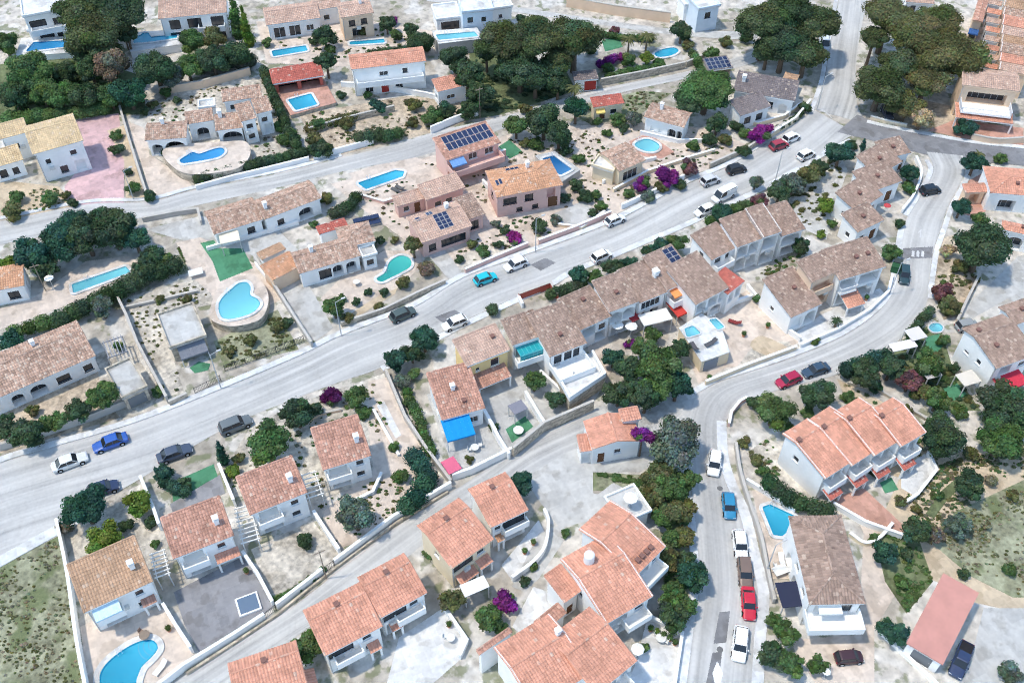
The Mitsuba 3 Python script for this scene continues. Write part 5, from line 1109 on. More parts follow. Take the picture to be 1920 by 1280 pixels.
b = Block(k, (866, 26), (926, 20), (858, -6), 6.0, 'flat', 0, 'white', 'paleblue', 'f:.25,3.6,1.2,1.3,w f:.7,3.6,1.0,1.1,w f:.3,.8,1.2,1.4,w f:.75,.8,1.2,1.3,wk'); b = Block(k, (920, 20), (962, 14), (915, -4), 5.2, 'flat', 0, 'white', 'white', 'f:.45,3.2,.7,.7,wk f:.5,.9,1.0,1.0,w')
b = Block(k, (818, 40), (866, 34), (812, 12), 3.0, 'flat', 0, 'white', 'white', 'f:.55,.2,3.6,2.2,gk')
k = house('blue shaded white building at the top beside the pines', group=None); b = Block(k, (1310, 20), (1352, 12), (1300, -14), 5.0, 'flat', 0, 'white', 'paleblue', 'f:.5,2.8,1.2,1.2,wk r:.4,2.8,1.0,1.2,wk')
b = Block(k, (1284, 12), (1312, 8), (1280, -10), 3.6, 'flat', 0, 'white', 'white', 'f:.5,.8,1.6,1.6,gk')
# the balustrade house and the stepped porches behind it
k = house('orange roofed house with white balustrade balconies at the top right', 'villa', 'villa')
b = Block(k, (1806, 160), (1912, 172), (1828, 128), 6.4, 'gable', 13, 'pinkbeige', 'buff', 'f:.5,3.1,6.5,2.0,1.6,o f:.5,.2,6.5,2.2,1.6,o', ridge=.6)
b.balcony('f', .5, 2.9, 8.4, 3.2, 'bars'); b.lean_to('f', .5, 2.72, 9.6, 3.9, 'salmon', .6)
PR = 'stepped terrace houses with orange porch roofs at the top right'
for i in range(8):
    y = 118 - 17 * i; x = 1868 + 1.2 * i
    k = house(['first', 'second', 'third', 'fourth', 'fifth', 'sixth', 'seventh', 'eighth'][i] + ' stepped terrace house behind the balustrade house, counted from it', group=PR)
    b = Block(k, (x + 6, y + 13), (x + 62, y + 24), (x + 12, y - 5), 5.0 + .45 * (i % 3), 'gable', 13, ('pinkbeige', 'salmon', 'mottled', 'beige')[i % 4], 'buff', 'l:.5,3,1.2,1.2,wk f:.3,3.4,1.0,1.0,wk', ridge=.55, ov=.2, verge=True)
    Block(k, (x - 24, y + 8), (x + 1, y + 13), (x - 20, y + 0), 3.6 + .3 * (i % 2), 'shed', 14, ('salmon', 'pinkbeige')[i % 2], 'white', 'f:.5,.1,1.6,2.2,1.2,o l:.5,.1,1.0,2.0,.8,o', ov=.2)
k = house('long purple brown roofed terrace behind the olive pines at the top edge', 'house')
b = Block(k, (1824, 38), (1843, 42), (1826, -6), 4.2, 'gabley', 14, 'redbrown', 'buff', 'f:.5,.4,1.2,1.6,wk'); b.awning('f', .5, 2.4, 1.8, 1.2, (.05, .12, .3), .4, False)
k = house('pale house half hidden by the olive pine grove at the top edge'); b = Block(k, (1700, 4), (1752, 8), (1704, -22), 5.0, 'gable', 13, 'pinkbeige', 'white', 'f:.3,3,1,1.2,wk f:.7,3,1,1.2,wk f:.5,.3,2,2,1,o')
# free-standing shade roofs, sheds and terraces
canopy('row of white pergola beams between the first and second white houses', (318, 1078), (306, 1028), (292, 1084), 2.6, (.72, .71, .68), 7)
canopy('row of white pergola beams between the second and third white houses', (486, 1014), (470, 942), (454, 1020), 2.6, (.72, .71, .68), 9)
canopy('row of white pergola beams between the third and fourth white houses', (606, 930), (590, 880), (578, 936), 2.6, (.72, .71, .68), 6)
canopy('grey slatted pergola beside the mottled roof bungalow', (200, 672), (240, 658), (190, 642), 2.4, (.28, .29, .32), 6)
canopy('cream canvas canopy below the twin roofed bungalow', (413, 458), (450, 450), (408, 440), 2.5, (.74, .66, .54), name='canopy')
canopy('white canvas canopy over the patio beside the cream house', (872, 1120), (918, 1100), (868, 1095), 2.6, (.78, .78, .77), name='canopy')
canopy('grey white sail canopy of two halves behind the hedge mass', (1676, 660), (1722, 650), (1690, 640), 2.6, (.70, .66, .64), name='canopy')
canopy('pale upper sail canopy beside the turf garden', (1712, 640), (1740, 632), (1722, 612), 2.8, (.62, .58, .56), name='canopy')
canopy('white flat canopy beside the red awning of the terraces', (1208, 612), (1262, 598), (1200, 590), 2.7, (.72, .70, .66), name='canopy')
canopy('grey gauze pavilion in front of the red awning house', (1810, 725), (1842, 715), (1800, 700), 2.5, (.62, .57, .50), name='canopy')
canopy('dark shed roof in the walled yard of the yellow house', (965, 778), (990, 766), (958, 758), 2.2, (.22, .22, .26), name='canopy')
canopy('maroon flat canopy on the terrace by the solar house row', (1186, 604), (1204, 596), (1180, 590), 2.4, (.35, .05, .06), name='canopy')
canopy('navy shade roof over the lower terrace of the hipped villa', (1468, 1140), (1508, 1136), (1464, 1092), 2.5, (.035, .04, .07), name='canopy')
canopy('pink rounded cover over a car by the row house wall', (842, 890), (866, 878), (832, 864), 1.5, (.62, .14, .22), name='car_cover')
canopy('brown boarded canopy above the lower apartment terrace', (1740, 712), (1768, 704), (1732, 694), 2.2, (.45, .42, .40), name='canopy')

# ================================================================== TERRACES, POOLS, WALLS
platform('terrace', 'curved stone pool terrace of the arched villa', [(304, 285), (336, 272), (420, 266), (460, 266), (468, 290), (447, 314), (400, 324), (356, 326), (326, 314)], 1.7, 'stone', 'cream', True)
pool('blue cloud shaped pool on the curved stone terrace', [(337, 301), (350, 292), (361, 286), (374, 289), (395, 282), (414, 278), (421, 285), (410, 295), (385, 301), (355, 306), (342, 307)], 'blue', 1.76, True)
platform('terrace', 'raised white pool terrace of the modern house', [(28, 106), (40, 72), (142, 68), (140, 98)], 1.2, 'white', 'white')
pool('shaded blue pool before the white modern house', [(47, 98), (62, 80), (131, 76), (129, 88)], 'blue', 1.26)
platform('terrace', 'raised white pool terrace of the dark glass villa', [(234, 62), (345, 55), (344, 82), (244, 97)], 1.6, 'white', 'white')
pool('angular blue pool with a round bay at the dark glass villa', [(250, 70), (262, 67), (268, 62), (278, 62), (283, 70), (331, 65), (332, 72), (285, 79), (250, 82)], 'cyan', 1.66)
pool('bright blue rectangular pool below the pinkish villa complex', [(509, 96), (573, 86), (577, 96), (512, 107)], 'cyan')
pool('narrow turquoise pool on the pink terrace at the top', [(655, 79), (720, 74), (722, 81), (656, 85)], 'cyan')
platform('terrace', 'high blue grey walled terrace of the pale blue house', [(810, 58), (894, 52), (906, 72), (822, 82)], 2.8, 'grey', 'white')
pool('turquoise pool on the high blue grey terrace', [(816, 66), (890, 60), (897, 69), (823, 76)], 'pale', 2.86)
platform('terrace', 'raised terracotta pool terrace of the red pavilion', [(515, 165), (606, 148), (630, 192), (545, 216)], .7, 'stone', 'terracotta')
pool('square blue pool with a white rim on the terracotta terrace', [(539, 188), (583, 176), (595, 197), (554, 208)], 'cyan', .76)
pool('long blue pool with a rounded end beside the pink solar house', [(670, 344), (690, 337), (741, 320), (758, 322), (755, 332), (686, 356)], 'cyan')
platform('terrace', 'raised concrete pool deck behind the octagonal villa', [(1004, 292), (1040, 284), (1088, 318), (1052, 342)], 1.4, 'concrete', 'concrete')
pool('deep blue rectangular pool behind the octagonal villa', [(1016, 298), (1038, 292), (1073, 318), (1050, 330)], 'deep', 1.46)
pool('pale blue oval pool on the terracotta patio', [(1190, 273), (1200, 264), (1217, 262), (1234, 270), (1236, 279), (1225, 285), (1206, 283)], 'pale', .05, True)
pool('small blue oval pool near the purple hedge at the top', [(1227, 102), (1240, 94), (1264, 90), (1272, 97), (1258, 105), (1236, 108)], 'cyan', .05, True)
pool('long turquoise lap pool below the dark tree belt', [(134, 534), (235, 500), (245, 511), (137, 551)], 'pale')
platform('terrace', 'raised curved stone deck of the heart pool', [(393, 592), (400, 560), (414, 532), (446, 518), (478, 518), (500, 545), (500, 576), (484, 600), (440, 611), (408, 606)], 1.4, 'stone', 'cream', True)
pool('turquoise heart shaped pool on a curved stone deck', [(410, 571), (418, 557), (433, 543), (447, 532), (462, 530), (470, 540), (469, 553), (483, 562), (487, 573), (472, 588), (440, 598), (419, 598), (411, 587)], 'pale', 1.46, True)
pool('teal green kidney shaped pool on the orange patio', [(706, 523), (722, 511), (731, 491), (750, 480), (768, 485), (770, 500), (752, 512), (734, 521), (716, 529)], 'teal', .05, True)
pool('blue bean shaped pool at the lower left corner', [(193, 1253), (208, 1236), (235, 1216), (262, 1203), (286, 1201), (296, 1215), (285, 1232), (266, 1251), (257, 1272), (250, 1292), (215, 1302), (190, 1287), (187, 1268)], 'cyan', .04, True, .7)
c_ = Polygon(smooth_poly(at2([(193, 1253), (208, 1236), (235, 1216), (262, 1203), (286, 1201), (296, 1215), (285, 1232), (266, 1251), (257, 1272), (250, 1292), (215, 1302), (190, 1287), (187, 1268)], .04), 6)).buffer(-.12)
for i in range(3):                                         # entry steps just under the surface
    o = shapely.Point(at(294, 1206, .04)[:2]); g_ = o.buffer(1.0 + .55 * i).difference(o.buffer(.88 + .55 * i)).intersection(c_)
    emit(part('swimming_pool_%03d' % _n['swimming_pool'], 'step'), sheet(g_, .075), 'matte', (.10, .36, .50))
pool('vivid blue wedge shaped pool beside the hipped roof villa', [(1429, 951), (1444, 946), (1491, 968), (1488, 991), (1466, 1006), (1450, 1004)], 'cyan', .05)
k = platform('terrace', 'raised walled terrace with two plunge pools at the street', [(1274, 615), (1316, 678), (1368, 660), (1352, 612), (1316, 588)], 2.3, 'cream', 'white')
F_ = Frame(at(1316, 678, 2.3), at(1368, 660, 2.3) - at(1316, 678, 2.3), 0)
emit(part(k, 'garage_door', 'grey garage door'), Mesh().box(.5, 2.7, -.06, .02, .12, 2.05), 'matte', (.25, .27, .31), F_)
pool('small pale plunge pool at the corner of the walled terrace', [(1283, 617), (1300, 611), (1315, 626), (1288, 634)], 'pale', 2.36, cope=.2)
pool('small green blue plunge pool with dark chairs beside it', [(1328, 600), (1343, 598), (1359, 614), (1346, 620)], 'pale', 2.36, cope=.2)
pool('round pale turquoise splash pool in the turf garden', [(1742, 615), (1748, 608), (1760, 607), (1768, 614), (1764, 622), (1750, 623)], 'pale', .05, True, .2)
platform('terrace', 'furnished roof terrace on a tall stone wall above the plaza', [(1036, 690), (1110, 662), (1135, 706), (1068, 752)], 2.4, 'stone', 'white')
wall('white parapet round the furnished roof terrace', [(1110, 664), (1134, 706), (1068, 750), (1040, 700)], .8, 'white', .2, 2.45)
W = wall
W('white boundary wall between the scrub field and the beige roofed house', [(112, 985), (128, 1060), (137, 1112), (146, 1180), (156, 1240), (170, 1310)], 1.6, smooth=True)
W('white wall from the street to the second white house', [(268, 905), (292, 962), (303, 995)], 1.6)
W('white wall between the bean pool and the grey forecourt', [(310, 1142), (336, 1185), (362, 1224)], 1.5)
W('white wall behind the second and third white houses', [(414, 882), (442, 950)], 1.6)
W('white wall between the grey forecourt and the gravel yard', [(458, 1044), (486, 1085), (514, 1138)], 1.4)
W('white wall between the gravel yard and the paved garden', [(590, 968), (614, 1005), (638, 1040)], 1.4)
W('dark stone wall along the long paved garden', [(724, 702), (760, 788), (802, 852), (846, 910)], 1.2, 'concrete')
W('white garden wall above the lane, lower stretch', [(300, 1292), (346, 1256), (440, 1198), (498, 1160)], 1.3)
W('white garden wall above the lane, middle stretch', [(520, 1142), (575, 1100), (606, 1076)], 1.3)
W('white garden wall above the lane, upper stretch', [(628, 1060), (740, 976), (846, 914)], 1.3)
W('low earthy stone plinth along the lane', [(350, 1265), (440, 1207), (522, 1152), (575, 1109), (640, 1058), (740, 984), (840, 924)], .45, 'stone', cap=False)
W('white wall at the foot of the tiled end house', [(848, 900), (884, 888), (960, 850)], 1.3)
W('tall stone wall below the row house yards', [(962, 856), (1020, 808), (1066, 788), (1112, 768)], 2.0, 'stone')
W('white dividing wall right of the blue awning yard', [(908, 780), (935, 830), (955, 862)], 1.4)
W('white dividing wall through the walled yards', [(985, 745), (1012, 790), (1024, 808)], 1.4)
W('curved white wall of the yard behind the grey gallery house', [(1020, 962), (1028, 985), (1022, 1030), (1000, 1060), (960, 1090)], 1.1, smooth=True)
W('white wall closing the paved terrace by the lane', [(832, 1142), (876, 1206), (862, 1236)], 1.0)
W('white parapet of the lower paved terrace by the street', [(1215, 1160), (1278, 1192), (1262, 1300)], .9)
W('grey stone wall along the outer bend of the winding street', [(1378, 838), (1386, 890), (1404, 950), (1424, 1010), (1440, 1090), (1450, 1132)], 1.1, 'concrete', smooth=True)
W('pinkish low wall at the inner corner above the salmon row', [(1366, 800), (1370, 778), (1386, 758), (1400, 750)], .8, 'pink')
W('white wall on the sloping garden of the salmon row', [(1398, 905), (1440, 930), (1490, 962)], .9)
W('white garden wall below the salmon row terraces', [(1560, 950), (1620, 985), (1690, 1010)], 1.0)
W('curved cream wall at the edge of the sandy driveway', [(1592, 1004), (1620, 1022), (1648, 1012), (1672, 985)], .7, 'cream', smooth=True)
W('white edging wall beside the green lawn path', [(1648, 1185), (1690, 1225), (1760, 1290)], .6)
W('sand coloured wall along the inner pavement below the patio', [(1322, 722), (1400, 690), (1492, 656)], .9, 'cream')
W('white wall round the arched terrace court', [(1500, 652), (1570, 622), (1630, 585), (1664, 552), (1672, 520)], .8)
W('brown boundary wall of the grey parking court', [(1835, 520), (1815, 560), (1792, 608)], 1.0, 'buff')
W('long dark topped wall left of the dry plot', [(214, 548), (240, 600), (262, 655), (290, 708), (316, 756)], 1.5, 'concrete')
W('pale wall between the heart pool and the street drive', [(478, 490), (520, 550), (555, 605), (586, 652)], 1.3, 'concrete')
W('low street wall with a gap before the beige flat roof', [(318, 760), (352, 744)], .9, 'stone')
fence('black railing on the street side of the dry plot', [(366, 738), (414, 714)], 1.2)
fence('long black railing on the street side of the weedy plot', [(422, 696), (500, 668), (570, 640)], 1.2)
W('weathered stone wall above the main street by the teal pool', [(640, 612), (720, 586), (790, 552), (835, 532)], .9, 'stone')
W('pink street wall of the solar roof villa', [(872, 512), (930, 487), (990, 462)], .9, 'pink')
W('pink and white street wall below the octagonal villa', [(1010, 458), (1080, 432), (1145, 404)], 1.0, 'pink')
W('white street wall below the purple bushes', [(1165, 392), (1230, 362), (1282, 336)], 1.0)
W('stone street wall below the magenta bush', [(1330, 316), (1400, 285), (1470, 238)], 1.1, 'stone')
W('white stepped wall of the hillside shrubs by the junction', [(1440, 262), (1490, 230), (1518, 196)], 1.2, 'cream')
W('thin grey wall between the pink drive and the curved drive', [(226, 206), (244, 268), (262, 325), (280, 380)], 1.0, 'concrete')
W('white wall below the clipped hedge of the upper street', [(368, 356), (440, 336), (500, 322), (580, 302)], .9)
W('white wall along the upper street below the dirt slope', [(588, 300), (640, 286), (700, 270)], 1.1)
W('white angular wall at the bend of the upper street', [(808, 250), (850, 232), (896, 216)], 1.4)
W('stone wall on the upper street beside the red door garage', [(1126, 160), (1200, 146), (1284, 128)], 1.4, 'stone')
W('pale stone wall near the solar carport', [(1286, 126), (1318, 112), (1322, 96)], 1.2, 'stone')
W('ochre rock wall under the service road at the top', [(1062, 12), (1150, 28), (1256, 42)], 2.2, 'buff')
W('white wall along the terracotta drive of the pink solar house', [(838, 328), (900, 312), (948, 294)], 1.6, 'pink')
W('pale wall round the upper bungalow court', [(268, 416), (330, 404), (372, 398), (378, 422)], .9, 'concrete')
W('low white wall at the foot of the red roofed villa', [(640, 162), (720, 168), (800, 182), (830, 190)], 1.0)
W('stone terrace wall on the slope below the red roofed villa', [(580, 250), (640, 232), (740, 208)], 1.2, 'stone')
W('stone terrace wall of the bank behind the arched villa', [(300, 178), (380, 165), (470, 140)], 1.6, 'buff')
W('curved ochre wall of the balustrade house forecourt', [(1820, 262), (1870, 270), (1935, 266)], 1.2, 'buff', smooth=True)
W('white wall along the pines at the junction', [(1632, 222), (1660, 230), (1700, 238)], .6, 'cream')
W('white wall between the stepped terrace and the street', [(1716, 300), (1726, 330), (1712, 370), (1690, 400)], .9, smooth=True)
W('stone wall along the alley of the stepped terrace', [(1442, 362), (1462, 385), (1482, 402)], 1.0, 'cream')
W('pale wall on the roadside of the mottled roof bungalow', [(0, 845), (90, 815), (180, 785), (240, 760)], 1.3, 'concrete')
fence('dark gate in the white lane wall beside the forecourt', [(498, 1160), (518, 1144)], 1.3)
fence('dark gate in the white lane wall beside the gravel yard', [(606, 1076), (627, 1061)], 1.3)

for pts, l in [([(905, 770), (930, 815)], 'low white wall between the blue awning yard and the mat yard'), ([(1012, 702), (1066, 752)], 'white wall left of the furnished roof terrace')]: W(l, pts, 1.0)
patch('patio', 'terracotta patio below the salmon row porches', [(1560, 935), (1620, 915), (1700, 990), (1680, 1008), (1620, 975)], 'terracotta', .046)
patch('patio', 'white paved end terrace of the salmon row', [(1690, 880), (1735, 850), (1752, 885), (1716, 930), (1690, 915)], 'white', .046)
patch('lawn', 'small green lawn between the salmon row terraces', [(1650, 905), (1672, 895), (1685, 918), (1660, 925)], 'turf', .052)
W('pale wall round the end terrace of the salmon row', [(1738, 852), (1754, 886), (1718, 932), (1690, 950)], .8)
# ================================================================== HEDGES, TREES AND SHRUBS
H = hedge
H('thin tall dark hedge between the arched villa and the pavilion', [(494, 128), (508, 165), (528, 215), (556, 270)], 1.7, 2.6)
H('clipped dark hedge above the upper street wall, left part', [(368, 332), (410, 320), (462, 308)], 1.8, 1.7)
H('clipped dark hedge above the upper street wall, right part', [(474, 304), (530, 290), (580, 276)], 1.8, 1.8)
H('pale green shrub row on the dirt slope', [(578, 238), (620, 226), (666, 214)], 2.0, 1.3, 'olive')
H('dark hedge over the white wall of the dirt slope', [(674, 252), (710, 250), (746, 246)], 2.4, 2.2)
H('crescent of clipped dark hedge beside the twin roofed bungalow', [(624, 396), (648, 384), (668, 366)], 2.2, 1.9)
H('wide dark hedge shading the long lap pool', [(322, 492), (270, 512), (215, 540), (160, 568), (110, 592)], 3.0, 2.8)
H('loose dark hedge from the lap pool to the mottled bungalow', [(100, 596), (60, 608), (30, 618)], 2.6, 2.2, 'mid')
H('deep green clipped hedge curving round the paved garden', [(778, 850), (800, 880), (796, 915), (760, 945)], 2.8, 2.3, 'teal')
H('dark hedge above the vivid blue pool', [(1448, 902), (1480, 928), (1520, 945), (1548, 952)], 2.6, 2.4)
H('dense dark hedge along the outside of the winding street', [(1590, 690), (1630, 672), (1660, 660)], 2.6, 2.6, 'teal')
H('narrow green hedge leading down to the bend', [(1744, 578), (1726, 602), (1712, 622)], 1.6, 1.6)
H('dark hedge bordering the back lawn of the second white house', [(300, 892), (330, 912), (345, 918)], 1.6, 1.6, 'teal')
H('bushy planting along the strip beside the end house', [(762, 735), (780, 775), (796, 815), (806, 850)], 1.6, 1.3, 'mid')
H('dark green hedge behind the grey brown terrace', [(1032, 548), (1062, 540), (1095, 526)], 1.7, 1.8)
H('hedge between the main street and the upper terrace', [(1330, 412), (1370, 392), (1420, 374)], 1.7, 1.6, 'mid')
H('low hedge over the stone wall of the top villas', [(690, 96), (740, 92), (800, 84)], 1.8, 1.8)
H('ivy covered bank below the carport', [(1300, 96), (1312, 118), (1322, 132)], 1.6, 1.8, 'mid')
H('green verge hedge along the upper street stone wall', [(1140, 140), (1190, 128), (1240, 120)], 1.6, 1.2, 'mid')
H('narrow dark hedge at the top behind the bright lawn', [(1110, 58), (1160, 66), (1220, 70)], 1.4, 1.2, 'mid')
H('band of deep green shrubs under the top left trees', [(10, 218), (60, 212), (120, 206), (190, 200)], 3.0, 2.0, 'mid')
H('thin green hedge on the front of the gravel yard', [(512, 1122), (560, 1100), (604, 1068)], .8, .7, 'mid')
H('dry hedge beside the pale walled bank of the arched villa', [(372, 122), (420, 112), (470, 110)], 3.0, 2.4, 'grey')
T_, B_ = tree, bush
PT = dict(shape='pine')
# top left
T_('tall dark pine left of the dark glass villa, highest at the frame edge', 152, 22, 45, 'pine', 'pine', hc=8)
T_('broad grey green pine between the modern house and the dark glass villa', 178, 62, 54, 'pine', 'pine', hc=7)
T_('dark pine crown behind the dark glass villa', 222, 20, 47, 'dark', 'pine', hc=8)
T_('brownish shaded pine below the dark glass villa terrace', 208, 125, 34, 'brown', 'tall', hc=5)
T_('tall narrow dark tree under the broad grey green pine', 168, 128, 28, 'dark', 'tall', hc=4)
T_('spreading olive green tree below the shaded blue pool', 52, 135, 44, 'mid')
T_('leafy tree at the left edge beneath the modern house', 8, 80, 26, 'mid')
T_('round bright tree above the yellow roofed villa', 110, 178, 30, 'mid')
T_('dark tree left of the round deep green tree', 160, 176, 30, 'dark')
T_('dark bushy tree at the left edge above the yellow roofed villa', 25, 180, 30, 'dark')
T_('round deep green tree beside the pink drive top', 240, 172, 32, 'teal')
T_('grey green tree on the bank below the dark glass villa', 292, 130, 40, 'dark')
T_('low rounded tree on the bank behind the arched villa', 352, 128, 26, 'mid')
T_('dark tree on the right of the bank behind the arched villa', 448, 105, 30, 'dark')
T_('leafy tree in front of the dark glass doors', 362, 78, 26, 'mid')
T_('light green tree right of the dark glass doors', 400, 74, 24, 'olive')
T_('tall slim cypress at the corner of the dark glass villa', 440, 30, 15, 'mid', 'cypress', ry=2.6, hc=4.5)
T_('bright slim cypress left of the white pool terrace', 460, 50, 12, 'bright', 'cypress', ry=3.2, hc=4)
T_('dark shrub tree beside the pinkish villa terrace', 608, 68, 22, 'dark')
T_('dark tree above the red pavilion corner', 612, 116, 22, 'dark', 'tall')
T_('reddish green shrub below the pinkish villas', 725, 46, 17, 'dark')
B_('purple flowering shrub below the pinkish villas', 735, 40, 9, 'purple')
T_('dark tree between the pinkish villas and the high terrace', 788, 78, 24, 'dark')
T_('dark tree right of the pinkish villas', 770, 55, 15, 'dark')
B_('small round shrub at the service road end', 978, 36, 10, 'dark')
for i, (x, y, r, c, l) in enumerate([(548, 258, 15, 'mid', 'leafy bush at the lower end of the tall hedge'), (602, 278, 22, 'dark', 'dark round bush on the corner of the upper street'), (588, 262, 15, 'olive', 'pale bush beside the dark round corner bush'),
        (709, 200, 17, 'teal', 'dark teal cone shaped bush below the red roofed villa'), (775, 196, 14, 'olive', 'dry yellow green bush below the side wing'), (812, 220, 20, 'mid', 'spiky green bush below the side wing'), (832, 208, 22, 'dark', 'dark bush beside the side wing garden'), (872, 212, 17, 'dark', 'dark bush on the white angular wall'),
        (216, 254, 11, 'mid', 'highest bush in the bed beside the pink drive'), (219, 280, 13, 'dark', 'dark second bush in the bed beside the pink drive'), (240, 323, 8, 'dark', 'small third bush in the bed beside the pink drive'), (249, 354, 12, 'mid', 'lowest bush in the bed beside the pink drive'),
        (24, 398, 18, 'olive', 'olive bush at the left end of the upper street garden'), (30, 370, 14, 'mid', 'low bush below the yellow roofed villa'), (92, 374, 15, 'mid', 'bush in the middle of the sandy front garden'), (136, 380, 10, 'dark', 'small dark bush beside the pink drive foot'), (124, 366, 9, 'olive', 'yellowish shrub near the pink drive foot'), (272, 208, 9, 'dark', 'small shrub at the top of the curved drive'),
        (313, 283, 10, 'dark', 'small bush at the rim of the curved pool terrace'), (280, 368, 12, 'dark', 'bush at the foot of the thin grey wall')]): B_(l, x, y, r, c)
for x, y, r, c, h, l in [(200, 42, 38, 'pine', 7, 'pine between the two tallest dark pines at the top left'), (152, 92, 34, 'dark', 5, 'dark pine under the broad grey green pine'), (236, 62, 22, 'dark', 5, 'small dark pine at the corner of the raised white terrace'), (196, 98, 32, 'pine', 5, 'shaggy pine above the brownish shaded pine')]: T_(l, x, y, r, c, 'pine', hc=h, ry=.95)
for x, y, r, c, l in [(78, 172, 28, 'mid', 'leafy tree in the middle of the top left gardens'), (120, 140, 26, 'dark', 'dark tree beside the spreading olive green tree'), (205, 180, 24, 'mid', 'leafy tree left of the round deep green tree'), (398, 112, 32, 'dark', 'dark spreading tree above the walled bank'), (322, 140, 26, 'grey', 'grey leafed tree on the walled bank'), (134, 426, 34, 'teal', 'teal tree on the roadside of the dark tree belt'), (190, 416, 34, 'dark', 'dark tree at the highest point of the dark tree belt'), (232, 418, 24, 'teal', 'pointed teal tree at the road end of the dark tree belt'), (88, 500, 24, 'dark', 'low dark tree before the dark tree belt'), (270, 505, 24, 'dark', 'dark tree shading the end of the lap pool')]: T_(l, x, y, r, c)
for x, y, r, c, h, l in [(962, 108, 34, 'pine', 5, 'lower pine in front of the great dark pines, left'), (1046, 112, 32, 'pine', 5, 'lower pine in front of the great dark pines, right'), (1004, 148, 34, 'dark', 4, 'black green pine at the foot of the great dark pines'), (912, 100, 24, 'dark', 4, 'dark pine by the high blue grey terrace'), (1046, 160, 24, 'dark', 3, 'dark low pine left of the red door garage')]: T_(l, x, y, r, c, 'pine', hc=h, ry=.95)
# top middle pines and gardens
T_('great dark pine above the weedy slope, left crown', 938, 80, 47, 'pine', 'pine', hc=7)
T_('great dark pine above the weedy slope, middle crown', 1000, 72, 54, 'pine', 'pine', hc=8)
T_('great dark pine right of the weedy slope', 1078, 72, 52, 'pine', 'pine', hc=7)
T_('shaded pine crown low in the dark pine group', 975, 128, 42, 'dark', 'pine', hc=5)
T_('shaded dark pine beside the red door garage', 1030, 132, 35, 'dark', 'pine', hc=4)
T_('dark slope tree highest in the column beside the side wing', 852, 108, 26, 'dark', 'tall')
T_('dark slope tree second in the column beside the side wing', 876, 138, 30, 'dark', 'tall')
T_('dark slope tree third in the column beside the side wing', 898, 172, 26, 'dark', 'tall')
T_('dark slope tree lowest in the column beside the side wing', 884, 200, 20, 'dark')
T_('dense dark tree in the garden left of the palm', 1020, 228, 34, 'dark')
T_('green tree at the upper street bend', 968, 238, 22, 'mid')
T_('round dark tree above the deep blue pool', 1048, 252, 28, 'dark')
T_('tall teal cypress like tree under the palm', 1080, 200, 24, 'teal', 'tall')
palm('palm with drooping fronds beside the red door garage', 1078, 164, 18, 5.0)
H('purple bougainvillea hedge at the top', [(1126, 116), (1148, 108), (1166, 102)], 1.8, 1.6, 'purple', name='bougainvillea', cat='flowering shrub')
T_('bright green round tree beside the purple hedge', 1212, 108, 15, 'bright')
B_('green bush left of the bright round tree', 1178, 114, 14, 'mid')
palm('palm behind the bright lawn, left one of two', 1180, 72, 18, 3.4)
palm('palm behind the bright lawn, right one of two', 1214, 66, 20, 3.4)
B_('dark purple shrub beside the bright lawn', 1152, 58, 9, 'rust')
T_('dark tree at the service road corner above the blue oval pool', 1278, 58, 22, 'dark')
T_('small dark tree beside the blue oval pool', 1336, 100, 14, 'mid')
# pines at the junction
for x, y, r, c, h, l in [(1438, 40, 42, 'pine', 8, 'dark pine left of the climbing street, leftmost crown'), (1480, 18, 40, 'dark', 9, 'dark pine left of the climbing street, highest crown'), (1532, 42, 36, 'pine', 8, 'dark pine overhanging the climbing street'), (1472, 82, 38, 'dark', 6, 'dark pine left of the climbing street, lower crown'),
        (1512, 100, 34, 'pine', 5, 'dark pine nearest the stone pump house'), (1440, 95, 24, 'dark', 4, 'dark pine beside the shaded end of the upper street')]: T_(l, x, y, r * 1.22, c, 'pine', hc=h, ry=.8)
for x, y, r, c, h, l in [(1668, 28, 40, 'olive', 8, 'olive pine right of the climbing street, highest crown'), (1712, 62, 42, 'olive', 8, 'olive pine right of the climbing street, second row'), (1760, 40, 36, 'olive', 8, 'olive pine beside the stepped porch roofs, upper one'), (1690, 118, 34, 'pine', 6, 'darker pine in the heart of the olive pine grove'),
        (1652, 162, 42, 'pine', 5, 'rounded green pine at the mouth of the climbing street'), (1778, 102, 52, 'olive', 7, 'broad sunlit olive pine beside the balustrade house'), (1738, 150, 36, 'olive', 5, 'olive pine behind the dusty courtyard'), (1700, 200, 28, 'olive', 3, 'low brownish green pine over the dusty courtyard'), (1640, 70, 22, 'pine', 6, 'small pine leaning over the climbing street')]: T_(l, x, y, r * 1.22, c, 'pine', hc=h, ry=.8)
T_('bare straw coloured tree in the dusty courtyard', 1728, 222, 24, 'straw', 'tall', hc=2.4)
B_('round dark bush before the balustrade house', 1812, 240, 20, 'teal')
T_('large rounded pine over the white arched villa', 1326, 168, 52, 'mid', 'pine', hc=5)
T_('low pine branch crown left of the grey roofed villa', 1290, 190, 28, 'dark', 'pine', hc=4)
T_('dark tree in the shade of the large rounded pine', 1345, 232, 22, 'dark')
B_('magenta bougainvillea dome beside the main street', 1427, 252, 20, 'magenta', name='bougainvillea', cat='flowering shrub')
B_('green bush left of the magenta dome', 1397, 250, 13, 'mid')
for i, (x, y) in enumerate([(1462, 240), (1474, 232), (1487, 224), (1499, 214), (1510, 202)]):
    B_(['lowest', 'second', 'middle', 'fourth', 'uppermost'][i] + ' round clipped shrub of the five above the junction wall', x, y, 8 if i < 4 else 11, 'dark', group='clipped shrubs above the junction wall')
B_('dark round shrub on the street wall by the black car', 1394, 284, 13, 'dark')
T_('pale olive tree on the lower kerb of the main street', 1417, 342, 15, 'grey')
